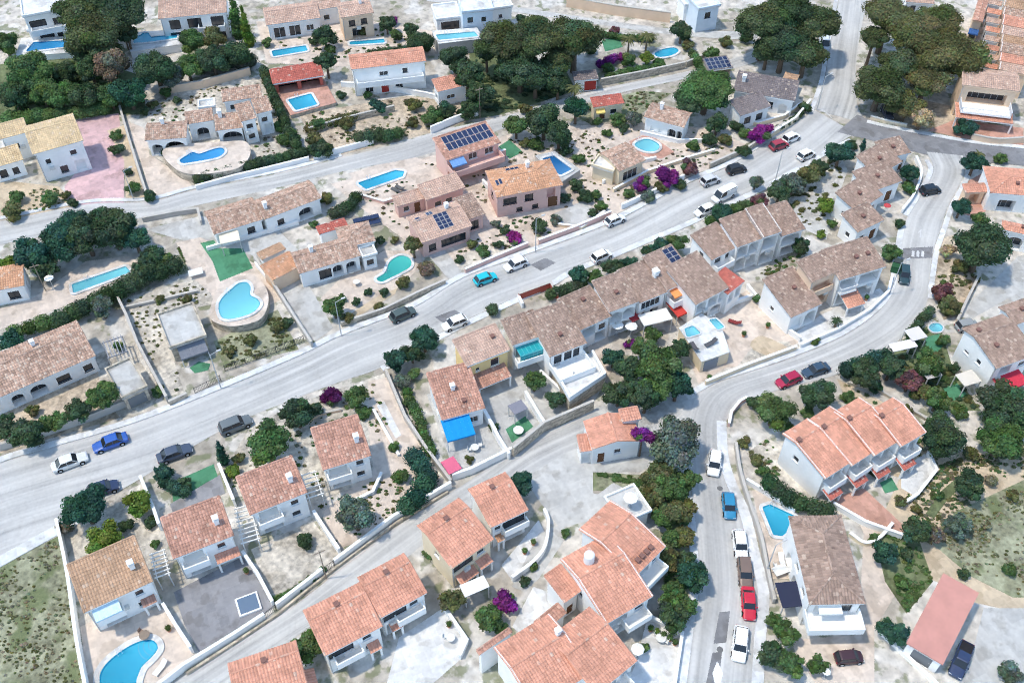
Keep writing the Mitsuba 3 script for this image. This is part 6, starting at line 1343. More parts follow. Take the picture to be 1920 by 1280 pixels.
for x, y, r, c, l in [(1462, 360, 24, 'dark', 'dark scrub tree at the lower end of the terrace bank'), (1488, 345, 24, 'grey', 'grey green scrub tree in the terrace bank'), (1515, 328, 24, 'olive', 'dry green scrub tree in the terrace bank'), (1538, 315, 17, 'dark', 'dark scrub tree at the upper end of the terrace bank')]: T_(l, x, y, r, c)
T_('dark shrub tree at the top of the stepped terrace', 1575, 288, 26, 'teal'); B_('dark shrub right of the stepped terrace top tree', 1597, 272, 11, 'dark')
T_('tiny cypress beside the top stepped house', 1620, 270, 6, 'teal', 'cypress', ry=1.7, hc=1.6)
T_('bright green tree in the grey alley', 1548, 386, 18, 'bright')
T_('dark round tree on the kerb below the white van', 1354, 400, 20, 'teal')
T_('rusty dark shrub tree above the upper terrace', 1424, 378, 17, 'rust')
T_('green climber tree beside the stepped terrace middle', 1706, 326, 20, 'teal'); B_('green shrub under the climber tree', 1704, 352, 13, 'mid'); B_('small shrub at the lowest stepped house', 1688, 420, 9, 'dark')
T_('dark round tree in the arcade court', 1502, 462, 18, 'dark'); B_('green bush at the bend by the dark car', 1672, 474, 17, 'mid')
T_('dark tree right of the grey car park wall at the dark asphalt street', 1828, 306, 24, 'teal'); palm('small palm beside the dark asphalt street', 1836, 288, 14, 3.5); B_('green shrub right of the small palm', 1876, 298, 11, 'mid')
T_('dark green tree below the brick terrace villa', 1802, 390, 20, 'teal'); B_('bright bush under the arched orange villa', 1838, 412, 14, 'mid')
# purple and red shrubs
B_('purple bougainvillea on the street wall, left of three', 1205, 346, 17, 'purple', name='bougainvillea', cat='flowering shrub')
B_('purple bougainvillea on the street wall, middle of three', 1251, 333, 21, 'purple', name='bougainvillea', cat='flowering shrub')
B_('rust coloured bougainvillea on the street wall, right of three', 1292, 316, 19, 'rust', name='bougainvillea', cat='flowering shrub')
B_('crimson flowering shrub on the pink street wall', 964, 447, 13, 'magenta', name='flowering_shrub', cat='flowering shrub')
B_('purple bougainvillea at the main street kerb by the paved garden', 622, 744, 18, 'plum', name='bougainvillea', cat='flowering shrub')
B_('purple bougainvillea against the small orange roofed house', 1205, 815, 16, 'purple', hc=4.6, name='bougainvillea', cat='flowering shrub')
B_('purple bougainvillea between the white canopy and the domed chimney house', 948, 1129, 18, 'purple', name='bougainvillea', cat='flowering shrub')
B_('purple bougainvillea shaded behind the two white parasols', 1182, 645, 9, 'purple', name='bougainvillea', cat='flowering shrub')
# middle gardens
T_('slender olive tree beside the teal pool', 775, 460, 20, 'olive', 'tall'); T_('squared dark shrub tree by the pale drive', 626, 576, 24, 'mid')
for x, y, r, c, l in [(905, 471, 13, 'mid', 'round green bush in the magenta bush garden'), (862, 486, 9, 'dark', 'small dark bush at the left of the magenta bush garden'), (936, 459, 9, 'dark', 'small dark bush at the right of the magenta bush garden'), (885, 458, 10, 'olive', 'low shrub above the magenta bush garden'), (1012, 424, 15, 'dark', 'dark bush below the octagonal villa'), (1042, 412, 11, 'grey', 'grey shrub at the parking pad corner'),
        (1080, 346, 13, 'dark', 'dark bush right of the octagonal villa, highest'), (1096, 368, 14, 'dark', 'dark bush right of the octagonal villa, middle'), (1128, 386, 11, 'mid', 'green bush right of the octagonal villa, lowest'), (1112, 400, 10, 'dark', 'dark bush by the pink and white street wall'), (1240, 352, 12, 'olive', 'olive bush under the purple bougainvillea'), (1216, 368, 12, 'grey', 'grey bush on the street wall corner'),
        (712, 452, 9, 'dark', 'small dark bush behind the teal pool'), (740, 450, 8, 'olive', 'small olive bush behind the teal pool'), (690, 548, 8, 'dark', 'small dark bush left of the teal pool'), (668, 566, 9, 'dark', 'dark bush on the yellow bank'), (720, 548, 9, 'dark', 'dark bush below the teal pool'), (652, 598, 12, 'olive', 'yellowish shrub on the yellow bank'), (755, 530, 14, 'olive', 'drooping shrub right of the teal pool'), (800, 505, 16, 'brown', 'brown dry shrub beside the pale drive'),
        (1250, 232, 12, 'dark', 'dark bush at the white arched villa'), (1160, 225, 14, 'mid', 'green bush below the yellow end wall'), (1190, 225, 18, 'grey', 'silver grey olive bush left of the white arched villa'), (1120, 228, 9, 'mid', 'small bright bush by the yellow end wall'), (985, 205, 12, 'olive', 'olive scrub on the upper street bend')]: B_(l, x, y, r, c)
# left tree belt
for x, y, r, c, l in [(62, 478, 36, 'teal', 'dark tree belt above the lap pool, leftmost crown'), (112, 455, 38, 'teal', 'dark tree belt above the lap pool, second crown'), (160, 445, 38, 'dark', 'dark tree belt above the lap pool, middle crown'), (212, 432, 38, 'dark', 'dark tree belt above the lap pool, fourth crown'), (252, 448, 28, 'teal', 'dark tree belt above the lap pool, rightmost crown'), (285, 482, 26, 'dark', 'dark tree at the upper end of the wide dark hedge'), (310, 492, 20, 'mid', 'leafy green tree at the tip of the wide dark hedge')]: T_(l, x, y, r, c)
B_('yellow green bush at the left end of the tree belt', 14, 492, 14, 'bright'); T_('grey green tree left of the long dark topped wall', 190, 578, 22, 'grey'); T_('dark tree at the left edge above the mottled bungalow', 18, 640, 22, 'teal')
for x, y, r, c, l in [(190, 745, 32, 'mid', 'dark green tree by the flat garage, largest of the front garden'), (148, 770, 26, 'dark', 'dark tree beside the largest front garden tree'), (110, 790, 20, 'mid', 'smaller tree in the middle of the shady front garden'), (48, 812, 32, 'dark', 'dark round tree at the left of the shady front garden'), (8, 800, 26, 'dark', 'dark tree cut by the left edge in the shady front garden'), (80, 800, 18, 'mid', 'low tree between the dark round trees of the front garden')]: T_(l, x, y, r, c)
B_('grass green bush by the flat garage', 222, 650, 10, 'mid'); B_('green climbing bush at the plot wall foot', 296, 735, 12, 'mid'); B_('dry bush in the weedy plot', 520, 612, 12, 'olive'); B_('pale bush lower in the weedy plot', 470, 640, 12, 'olive')
# lower left
T_('round teal green tree beside the main street at the lower left', 158, 952, 42, 'teal'); T_('bright yellow green tree behind the beige roofed house', 258, 944, 27, 'bright'); T_('lime green tree against the beige roof', 196, 1012, 34, 'bright'); B_('brown dark shrub at the field corner', 122, 990, 14, 'brown')
B_('dark shrub beside the bright yellow green tree', 282, 978, 12, 'dark'); T_('narrow tall cypress beside the lawn of the second house', 414, 848, 11, 'teal', 'cypress', ry=2.8, hc=2.6); B_('bright shrub beside the tall cypress', 438, 884, 14, 'bright'); T_('small teal tree at the back lawn corner', 304, 886, 18, 'teal'); B_('dark low shrub on the back lawn', 345, 908, 14, 'dark')
T_('big round dark tree above the third white house', 502, 834, 42, 'mid'); T_('dark tree on the kerb beside the purple shrub', 556, 775, 34, 'dark'); B_('dark bush between the kerb trees', 590, 768, 16, 'dark'); T_('square bright hedge bush by the paved garden', 668, 744, 22, 'mid'); B_('round green bush in the paved garden', 682, 772, 14, 'mid')
T_('dark blue green round tree before the fourth white house', 666, 966, 40, 'grey'); B_('dark shrub under the third white house', 572, 1014, 16, 'dark'); B_('small green shrub in the paved garden below', 752, 892, 15, 'mid'); B_('bush by the paved garden side path', 738, 838, 10, 'mid')
T_('deep green leaning tree between the lane houses', 578, 1212, 34, 'mid'); T_('round teal tree beside the grey gallery house', 978, 906, 26, 'teal'); T_('grey green round tree before the striped balcony house', 848, 1126, 25, 'olive'); T_('leafy tree between the white canopy and the footpath', 918, 1158, 26, 'mid'); B_('round bush left of the cream walled house', 806, 1038, 13, 'mid')
B_('pink flowered shrub by the salmon house wing', 880, 862, 8, 'olive')
# row house trees
T_('teal green square tree at the kerb above the end house', 795, 636, 28, 'teal'); T_('dark tree at the kerb left of the square tree', 740, 676, 24, 'teal'); T_('bushy tree between the two kerb trees', 772, 664, 20, 'dark'); B_('dry grey shrub below the kerb trees', 755, 714, 16, 'grey'); B_('green bush on the strip beside the end house', 776, 702, 12, 'mid')
for x, y, r, c, l in [(1085, 516, 20, 'teal', 'dark tree behind the terrace roofs, left of four'), (1115, 520, 17, 'mid', 'tree behind the terrace roofs, second of four'), (1148, 502, 20, 'dark', 'tree behind the terrace roofs, third of four'), (1178, 496, 18, 'teal', 'pointed dark tree behind the terrace roofs, right of four'), (1238, 462, 20, 'teal', 'dark tree above the solar panel house, left'), (1268, 455, 20, 'mid', 'leafy tree above the solar panel house, right'), (1215, 470, 11, 'dark', 'small dark tree beside the tall gable wall')]: T_(l, x, y, r, c)
B_('climbing green shrub on the kerb by the white car', 922, 580, 13, 'dark')
T_('green tree filling the walled yard under the cyan veranda', 1002, 716, 22, 'mid'); T_('grey green tree in the lower walled yard', 1042, 748, 20, 'dark'); B_('shrub on the blue awning terrace', 925, 800, 9, 'dark')
for x, y, r, c, l, *q in [(1236, 685, 40, 'mid', 'big bright tree in the dark grove below the parasols', 'tall'), (1180, 690, 29, 'dark', 'dark tree on the left of the grove below the parasols', 'tall'), (1272, 655, 22, 'dark', 'dark tree at the upper right of the grove', 'tall'), (1150, 672, 22, 'teal', 'small dark tree beside the cream patio'), (1160, 740, 28, 'dark', 'dark low tree at the left foot of the grove'), (1212, 745, 29, 'dark', 'dark tree at the middle foot of the grove', 'tall'), (1270, 722, 29, 'teal', 'dark tree by the wall of the plunge pools', 'tall'), (1225, 628, 18, 'mid', 'leafy tree below the maroon awning')]: T_(l, x, y, r, c, *q)
T_('great round blue green tree beside the small orange roofed house', 1268, 830, 51, 'grey')
for x, y, r, c, l in [(1224, 905, 24, 'olive', 'olive scrub tree at the plaza edge'), (1258, 915, 30, 'mid', 'green tree below the great round tree'), (1276, 960, 30, 'olive', 'olive tree beside the flat annex'), (1262, 1010, 22, 'mid', 'thin green tree right of the terracotta block'), (1302, 1082, 32, 'teal', 'teal tree overhanging the winding street'), (1262, 1118, 26, 'mid', 'green tree beside the terracotta block terrace'), (1262, 1158, 28, 'dark', 'dark tree above the lower paved terrace'), (1288, 1050, 18, 'dark', 'dark tree between the olive and teal street trees')]: T_(l, x, y, r, c)
for x, y, r, c, l in [(1222, 938, 24, 'olive', 'olive scrub tree behind the flat annex'), (1246, 968, 26, 'mid', 'leafy tree above the terracotta block corner'), (1254, 1046, 24, 'olive', 'olive tree right of the terracotta block balcony'), (1286, 1006, 22, 'olive', 'low tree by the left pavement of the winding street'), (1244, 884, 26, 'olive', 'olive tree below the great round blue green tree'), (1286, 1140, 24, 'mid', 'bushy tree above the street at the lower terrace'), (1290, 900, 22, 'mid', 'leafy tree at the plaza corner by the white van')]: T_(l, x, y, r, c)
for x, y, r, c, l, *q in [(1204, 655, 24, 'mid', 'leafy tree at the top of the grove below the parasols', 'tall'), (1232, 726, 29, 'mid', 'green tree in the heart of the grove', 'tall'), (1188, 722, 22, 'dark', 'dark tree in the grove above the small orange house', 'tall'), (1260, 690, 22, 'mid', 'leafy tree on the right of the grove', 'tall')]: T_(l, x, y, r, c, *q)
W('brick red parapet of the roof yard behind the cyan veranda house', [(972, 562), (1032, 540), (1046, 562)], 1.3, 'red')
W('white inner wall of the roof yard behind the cyan veranda house', [(980, 578), (972, 562)], 1.0)
# right side
T_('big round dark tree right of the winding street', 1843, 462, 52, 'dark'); B_('rust tinted bush on the dry bank', 1768, 546, 22, 'rust'); B_('grey green bush low on the dry bank', 1782, 574, 22, 'olive'); B_('dry tuft shrub high on the dry bank', 1776, 470, 14, 'straw'); B_('dry palm like shrub on the dry bank', 1800, 500, 14, 'olive')
T_('dark tree in the hedge mass, left', 1622, 700, 30, 'dark'); T_('dark tree in the hedge mass, middle', 1672, 690, 28, 'dark'); T_('round bright tree in the turf garden', 1742, 682, 28, 'mid'); T_('brownish dark shrub tree low in the hedge mass', 1706, 715, 24, 'rust')
T_('boxy dark tree below the parked blue car', 1530, 740, 34, 'dark'); T_('wide green tree at the end of the pink wall', 1452, 770, 36, 'mid'); B_('dark bush left of the pink wall tree', 1416, 756, 16, 'dark'); B_('small round bush behind the salmon row', 1516, 774, 12, 'mid')
palm('spiky dark palm in the arched terrace court', 1570, 600, 13, 1.4, kind='dark')
for x, y, r, c, l in [(1758, 752, 24, 'mid', 'leafy tree behind the sandy yard'), (1765, 815, 40, 'dark', 'dark tree right of the salmon row'), (1880, 762, 46, 'dark', 'tall dark tree below the red awning house'), (1878, 825, 42, 'mid', 'dark tree under the tall dark tree at the right edge'), (1730, 735, 18, 'olive', 'olive tree between the two lower turf gardens'), (1915, 800, 26, 'dark', 'dark tree cut by the right edge')]: T_(l, x, y, r, c)
T_('round dark tree at the head of the green path', 1821, 911, 31, 'dark'); T_('grey dry tree below the round dark tree', 1796, 983, 24, 'grey'); T_('dappled dark tree beside the salmon terraces', 1716, 996, 30, 'dark'); T_('brown grey shrub tree right of the dappled tree', 1754, 1004, 20, 'brown'); T_('dark tree on the edge of the sandy driveway', 1662, 1036, 26, 'teal'); T_('dark round tree at the shed corner', 1672, 1185, 26, 'teal')
for x, y, r, c, l in [(1452, 1165, 15, 'mid', 'small round tree by the navy shade roof'), (1476, 1190, 24, 'mid', 'bright leafy tree at the foot of the hipped villa'), (1450, 1228, 28, 'dark', 'dark tree by the white car at the street foot'), (1482, 1245, 26, 'mid', 'low green tree at the bottom edge, right of the street'), (1532, 1246, 20, 'mid', 'round green tree beside the white dome')]: T_(l, x, y, r, c)
B_('small dark cone shrub behind the red roofed shed', 1808, 1076, 11, 'dark'); B_('dark bush alone in the grey scrubland', 1896, 1068, 13, 'mid'); B_('round dark bush beside the salmon porches', 1645, 888, 12, 'dark'); B_('bush on the terrace end of the salmon row', 1690, 940, 12, 'olive'); B_('grey olive tree at the lower right corner', 1895, 1262, 20, 'grey'); B_('yellow green bush by the curved cream wall', 1420, 862, 12, 'olive')
scatter('dry_grass', 'tufts of dry grass and weeds in the lower left field', [(-60, 1100), (0, 1066), (108, 1008), (118, 1060), (135, 1150), (148, 1220), (160, 1300), (-60, 1380)], 620, 'dry+dry+olive', (.08, .24), seed=3)
scatter('dry_grass', 'tufts of dry weeds in the grey scrubland at the right', [(1760, 1010), (1800, 960), (1920, 905), (2000, 910), (2000, 1110), (1900, 1115), (1830, 1085)], 520, 'dry+dry+olive', (.08, .26), seed=5)
scatter('dry_grass', 'weed tufts in the sandy field', [(1700, 900), (1790, 860), (1930, 840), (1930, 900), (1790, 960), (1760, 1010), (1700, 1000)], 420, 'dry+olive+mid', (.1, .4), seed=7)
scatter('ground_cover', 'low scrub on the slope below the tall pines', [(885, 110), (1050, 140), (1075, 170), (945, 210), (890, 215)], 260, 'dark', (.25, .7), seed=9)
scatter('ground_cover', 'shaded undergrowth in the top left gardens', [(0, 140), (130, 110), (250, 150), (270, 200), (190, 210), (0, 225)], 220, 'mid', (.3, .8), seed=11)
scatter('ground_cover', 'weedy growth beside the winding street', [(1115, 888), (1200, 895), (1240, 870), (1285, 905), (1292, 1010), (1285, 1100), (1255, 1180), (1245, 1010), (1200, 915)], 260, 'mid', (.2, .6), seed=13)
scatter('ground_cover', 'weeds in the plot beside the heart pool', [(405, 645), (520, 590), (560, 650), (425, 688)], 110, 'olive', (.12, .4), seed=15)
scatter('ground_cover', 'weeds in the dry plot left of the beige flat roof', [(228, 562), (375, 525), (395, 568), (300, 590), (330, 690), (340, 730), (312, 740), (272, 660)], 90, 'olive', (.12, .35), seed=17)
scatter('ground_cover', 'garden plants on the dry bank of the winding street', [(1755, 455), (1790, 445), (1838, 525), (1800, 590), (1772, 598), (1750, 540)], 80, 'olive', (.15, .5), seed=19)
scatter('ground_cover', 'small garden plants between the upper villas', [(640, 350), (780, 310), (1000, 250), (1200, 240), (1330, 250), (1400, 280), (1270, 330), (1140, 400), (990, 460), (880, 500), (800, 470)], 380, 'olive+mid+brown+dark+dry', (.1, .42), seed=21)
scatter('ground_cover', 'small garden plants on the bank behind the stepped terrace', [(1442, 362), (1560, 292), (1580, 320), (1556, 400), (1510, 428), (1484, 395)], 120, 'olive', (.2, .6), seed=23)
scatter('ground_cover', 'rough herbs on the lawn below the garden trees', [(1642, 1004), (1718, 1002), (1748, 1088), (1700, 1148), (1662, 1090)], 160, 'mid', (.12, .35), seed=25)

scatter('ground_cover', 'mixed herbs and stones in the yards of the lower left row', [(430, 870), (470, 805), (560, 760), (700, 715), (740, 800), (700, 880), (590, 935), (440, 925)], 150, 'olive+dry+mid', (.1, .36), seed=31)
scatter('ground_cover', 'mixed low plants in the arched villa garden', [(272, 186), (500, 145), (555, 285), (480, 305), (365, 340), (290, 288)], 200, 'olive+dry+brown+mid', (.1, .42), seed=33)
scatter('ground_cover', 'low plants of the sandy front garden at the upper left', [(-20, 350), (110, 354), (145, 388), (0, 410)], 70, 'olive+mid+dry', (.1, .4), seed=35)
scatter('ground_cover', 'dry plants on the dirt slope below the red roofed villa', [(562, 218), (758, 184), (870, 195), (880, 222), (760, 258), (640, 286), (602, 288)], 180, 'olive+dry+mid+brown', (.1, .45), seed=37)
scatter('ground_cover', 'low plants in the yards between the white row and the lane', [(596, 950), (690, 880), (820, 900), (790, 930), (660, 1012), (632, 1022)], 90, 'olive+mid', (.1, .3), seed=39)
scatter('ground_cover', 'low plants round the heart pool terrace and its yards', [(330, 460), (372, 450), (480, 505), (525, 560), (495, 578), (400, 548), (362, 520)], 50, 'olive+mid', (.08, .25), seed=41)
scatter('ground_cover', 'tangled growth in the rough garden behind the hedge mass', [(1672, 655), (1758, 604), (1788, 700), (1836, 766), (1762, 766), (1702, 710)], 170, 'mid+olive+dark', (.15, .6), seed=43)
scatter('ground_cover', 'scattered shrubs on the slope round the salmon row', [(1402, 850), (1440, 822), (1480, 860), (1440, 912)], 70, 'olive+mid+dry', (.12, .4), seed=45)
scatter('ground_cover', 'bushy growth on the sandy yard behind the salmon row', [(1572, 714), (1640, 748), (1738, 802), (1786, 850), (1756, 870), (1600, 790)], 120, 'olive+dry+mid', (.12, .5), seed=47)
scatter('ground_cover', 'shrubs on the slope above the service road and pools at the top', [(480, 60), (700, 50), (820, 62), (930, 66), (830, 98), (640, 120), (520, 112)], 110, 'olive+mid+dark', (.12, .5), seed=49)
scatter('ground_cover', 'plants on the verges right of the arched terrace rows', [(1400, 520), (1420, 500), (1480, 470), (1500, 480), (1470, 510), (1420, 535)], 60, 'olive+mid', (.12, .4), seed=51)
scatter('ground_cover', 'weeds along the upper street verge', [(1062, 208), (1200, 172), (1258, 176), (1200, 213), (1112, 233)], 120, 'dry+olive+mid', (.12, .42), seed=53)
for l, pts, h, p in [('pale low wall across the dry plot', [(232, 580), (300, 565), (372, 548)], .5, 'concrete'), ('low stone wall on the yard of the upper bungalow', [(388, 470), (470, 446), (560, 420)], .7, 'white'), ('white wall below the orange roof terrace', [(480, 498), (512, 538), (548, 530)], .8, 'white'), ('low pink wall around the long blue pool terrace', [(665, 366), (720, 382), (770, 366)], .6, 'pink'),
    ('white wall between the octagonal villa and the pink solar house', [(905, 345), (930, 372), (958, 400)], 1.0, 'white'), ('low wall of the parking pad below the octagonal villa', [(1044, 424), (1090, 430), (1134, 400)], .6, 'cream'), ('white wall between the yellow walled villa and the oval pool', [(1130, 345), (1180, 310), (1230, 300)], .7, 'white'), ('stone wall behind the purple bushes', [(1150, 360), (1215, 325), (1290, 300), (1340, 285)], .7, 'cream'),
    ('white wall below the white arched villa', [(1200, 252), (1270, 268), (1330, 268)], .8, 'white'), ('curved cream wall of the grey roofed villa terrace', [(1366, 225), (1420, 236), (1470, 222), (1500, 200)], .8, 'cream'), ('white wall of the middle terrace patios', [(1400, 540), (1440, 590), (1478, 625), (1500, 640)], .9, 'white'), ('low white wall behind the plunge pools', [(1322, 592), (1390, 566), (1410, 560)], .8, 'white'),
    ('white planter wall in the paved garden', [(700, 770), (728, 820), (748, 856)], .4, 'white'), ('brown edging wall of the kerb garden', [(560, 800), (600, 778), (640, 770)], .4, 'buff'), ('white wall in front of the fourth white house', [(640, 955), (700, 925), (716, 890)], .6, 'white'), ('stone edging of the dry garden strip by the hedge mass', [(1590, 720), (1650, 735), (1740, 790)], .5, 'stone')]: W(l, pts, h, p)

for i, (x, y, r, c, l) in enumerate([(310, 172, 11, 'mid', 'bush at the left end of the walled bank'), (286, 196, 9, 'olive', 'small bush on the stony slope behind the arched villa'), (330, 188, 8, 'dark', 'dark small bush on the stony slope behind the arched villa'), (534, 262, 14, 'mid', 'leafy bush right of the arched villa'), (524, 238, 11, 'mid', 'bush high beside the arched villa wing'), (640, 178, 9, 'dark', 'dark bush at the red terrace corner'),
    (690, 178, 8, 'mid', 'bush under the left end of the long salmon roofed villa'), (650, 232, 12, 'olive', 'olive bush in the middle of the dirt slope'), (772, 232, 11, 'olive', 'olive bush low on the dirt slope'), (596, 232, 13, 'mid', 'fresh green bush at the left of the dirt slope'), (620, 92, 10, 'mid', 'bush beside the bright rectangular pool'), (588, 78, 9, 'dark', 'dark bush at the pool end of the pinkish villas'), (680, 60, 9, 'olive', 'olive bush on the pink pool terrace'), (742, 66, 12, 'mid', 'bush right of the narrow turquoise pool'),
    (500, 80, 10, 'mid', 'bush left of the bright rectangular pool'), (965, 60, 12, 'mid', 'bush at the service road above the great pines'), (1105, 92, 12, 'dark', 'dark bush right of the great pines'), (1140, 128, 12, 'mid', 'bush over the stone wall by the red door'), (1236, 118, 10, 'mid', 'bush below the blue oval pool'), (1290, 84, 12, 'olive', 'olive bush right of the blue oval pool'), (1362, 78, 12, 'olive', 'olive bush at the service road curve'), (1400, 70, 11, 'dark', 'dark bush under the dark pines by the service road'),
    (1330, 262, 14, 'dark', 'dark bush in the shady garden above the silver car'), (1360, 262, 12, 'olive', 'olive bush in the shady garden above the silver car'), (1380, 236, 12, 'dark', 'dark bush at the grey roofed villa foot'), (1300, 274, 11, 'mid', 'green bush below the white arched villa'), (1170, 240, 10, 'dark', 'dark bush left of the silver grey bush'), (1140, 250, 9, 'mid', 'bush above the oval pool patio'), (1085, 298, 11, 'mid', 'bush behind the deep blue pool'), (1062, 282, 12, 'dark', 'dark bush above the deep blue pool corner'), (1005, 270, 13, 'mid', 'bush below the dense dark garden tree'), (985, 268, 10, 'olive', 'small bush beside the solar house lawn'),
    (1275, 345, 12, 'dark', 'dark bush between the purple bushes'), (1180, 362, 11, 'mid', 'green bush left of the purple bushes'), (1060, 372, 10, 'dark', 'small dark bush at the octagonal villa corner'), (1118, 366, 10, 'mid', 'mid green bush in the octagonal villa garden'), (930, 420, 9, 'grey', 'grey bush beside the brown roofed villa'), (948, 432, 10, 'dark', 'dark bush left of the crimson shrub'), (640, 560, 9, 'mid', 'bush left of the squared shrub tree'), (710, 575, 9, 'olive', 'olive bush on the yellow gravel bank'),
    (612, 372, 12, 'olive', 'yellow olive bush right of the twin roofed bungalow'), (588, 420, 8, 'mid', 'small green bush below the twin roofed bungalow'), (352, 560, 9, 'olive', 'low bush behind the beige flat roof'), (300, 560, 9, 'olive', 'low bush high in the dry plot'), (540, 606, 11, 'dark', 'dark shrub in the weedy plot corner'), (430, 660, 10, 'olive', 'shrub at the lower end of the weedy plot'), (120, 610, 12, 'mid', 'bush under the loose dark hedge'), (60, 770, 12, 'olive', 'olive bush in the shady front garden'),
    (1590, 745, 12, 'mid', 'bush on the sandy yard behind the salmon row'), (1640, 726, 13, 'dark', 'dark bush under the hedge mass'), (1700, 770, 12, 'olive', 'olive bush above the salmon row end'), (1800, 770, 16, 'mid', 'round bush left of the tall dark tree'), (1822, 850, 15, 'olive', 'olive bush below the dark tree of the salmon row'), (1860, 900, 13, 'dry', 'dry bush in the sandy field, upper'), (1900, 930, 12, 'olive', 'olive bush in the sandy field at the right edge'), (1760, 930, 9, 'mid', 'small bush beside the green path'), (1720, 955, 10, 'olive', 'small bush right of the salmon row end terrace'), (1850, 985, 10, 'dry', 'dry bush in the grey scrubland'),
    (1690, 1090, 13, 'mid', 'bush on the rough lawn'), (1700, 1040, 12, 'dark', 'dark bush under the dappled tree'), (1640, 1010, 10, 'mid', 'bush at the curved cream wall'), (1395, 830, 11, 'olive', 'olive bush at the bend wall'), (1430, 885, 11, 'mid', 'bush left of the salmon row side wall'), (1480, 800, 10, 'mid', 'bush behind the left end of the salmon row'), (1770, 640, 12, 'mid', 'bush beside the round splash pool'), (1790, 690, 11, 'dark', 'dark bush at the gauze pavilion'), (1715, 742, 10, 'mid', 'bush at the brown boarded canopy'),
    (1530, 640, 8, 'mid', 'small bush in the arched terrace court'), (1420, 560, 9, 'mid', 'small bush on the middle terrace patios'), (1560, 420, 10, 'mid', 'bush in the alley end'), (1540, 440, 9, 'bright', 'bright bush by the last upper terrace house'), (460, 905, 10, 'mid', 'bush behind the third white house'), (448, 860, 11, 'olive', 'olive bush beside the tall cypress street side'), (620, 800, 10, 'mid', 'bush behind the fourth white house'), (236, 985, 12, 'dark', 'dark bush under the bright yellow green tree'), (290, 1020, 9, 'mid', 'bush at the first pergola'), (1000, 1062, 9, 'mid', 'bush at the end of the curved white wall'), (985, 1090, 10, 'dark', 'dark bush beside the footpath'), (940, 1180, 12, 'mid', 'bush below the leafy footpath tree'), (1060, 1000, 9, 'mid', 'hedge bush on the big terracotta block rear'), (1210, 1215, 9, 'mid', 'bush at the lower terrace wall')]): B_(l, x, y, r, c)

# ================================================================== CARS
C_ = car
WHT, BLK, RED, NAVY = (.74, .74, .73), (.015, .016, .018), (.42, .012, .03), (.03, .06, .13)
ML = (30, -12)
C_('white car with a dark windscreen parked at the left on the main street', 130, 866, (30, -11), (.62, .62, .6), 'sedan')
C_('bright blue car parked near the left of the main street', 206, 830, (-30, 11), (.02, .09, .36), 'sedan')
C_('dark slate car parked below the white car, by the back lawn', 327, 850, (30, -11), (.05, .07, .11), 'sedan')
C_('dark grey car with a pale roof alone in the lower lane of the main street', 441, 797, (30, -12), (.12, .14, .15), 'suv')
C_('dark navy car half hidden by the round teal tree', 192, 917, (30, -10), (.02, .035, .09), 'hatch')
C_('green black car parked at the upper kerb', 755, 590, (30, -13), (.06, .085, .08), 'hatch')
C_('turquoise car parked at the upper kerb', 910, 523, (30, -11), (.01, .42, .50), 'hatch', 3.7)
C_('white car parked right of the turquoise car', 967, 496, (-30, 12), WHT, 'hatch', 3.9)
C_('white car parked beside the grey repaired rectangle', 853, 606, (-30, 12), WHT, 'hatch', 3.9)
C_('white car by the hedge at the lower kerb', 1128, 481, (30, -14), WHT, 'small')
C_('white car at the upper kerb below the pink and white wall', 1153, 413, (30, -13), WHT, 'hatch', 3.6)
C_('white car near the white van on the main street', 1322, 395, (-30, 12), WHT, 'hatch', 3.7)
C_('white van on the main street', 1357, 367, (-30, 15), (.78, .78, .77), 'van', 4.4, 'parked_van')
C_('black car driving on the upper side of the main street', 1381, 318, (30, -8), BLK, 'small')
C_('silver car at the kerb below the black car', 1332, 339, (30, -11), (.5, .5, .5), 'small')
C_('red car parked at the stone wall near the junction', 1461, 273, (30, -10), (.30, .03, .05), 'small')
C_('white car parked behind the red car near the junction', 1484, 259, (30, -14), WHT, 'small')
C_('white car parked at the lower kerb near the junction', 1512, 291, (30, -14), WHT, 'small')
C_('black car at the top of the winding street', 1745, 357, (30, -6), (.012, .02, .03), 'small')
C_('dark green boxy car parked at the wall of the bend', 1696, 516, (0, 30), (.02, .05, .06), 'suv', 3.7)
C_('crimson car parked at the outer kerb above the plaza', 1479, 713, (-30, 12), (.36, .01, .05), 'hatch', 3.8)
C_('dark blue car parked in front of the crimson car', 1530, 694, (-30, 10), (.03, .06, .10), 'sedan', 4.1)
C_('white van parked under the trees at the plaza mouth', 1340, 868, (-4, 30), WHT, 'hatch', 4.0)
C_('sky blue car first in the column on the winding street', 1367, 948, (3, 30), (.02, .20, .36), 'hatch', 3.8)
C_('white car second in the column on the winding street', 1388, 1020, (4, 30), WHT, 'hatch', 3.9)
C_('brown car third in the column on the winding street', 1397, 1074, (3, 30), (.17, .115, .09), 'suv', 4.0)
C_('bright red car fourth in the column on the winding street', 1404, 1131, (2, 30), (.50, .012, .035), 'sedan', 4.2)
C_('white car with a black glass roof at the foot of the winding street', 1388, 1207, (-3, 30), (.78, .78, .77), 'hatch', 4.3)
C_('small dark car on the sandy driveway', 1592, 1233, (30, -3), (.045, .015, .02), 'small', 3.2)
C_('dark blue pickup beside the red roofed shed', 1803, 1237, (-12, 30), (.02, .035, .09), 'pickup', 4.7, 'pickup_truck')
C_('grey car parked in the grey court behind the brown wall', 1814, 611, (30, -6), (.25, .26, .26), 'small')
C_('dark car parked in the shade at the pine grove', 1664, 212, (10, 20), (.06, .06, .08), 'small')
C_('white van parked on the verge of the climbing street', 1546, 82, (6, 30), (.55, .6, .66), 'van', 4.4, 'parked_van')

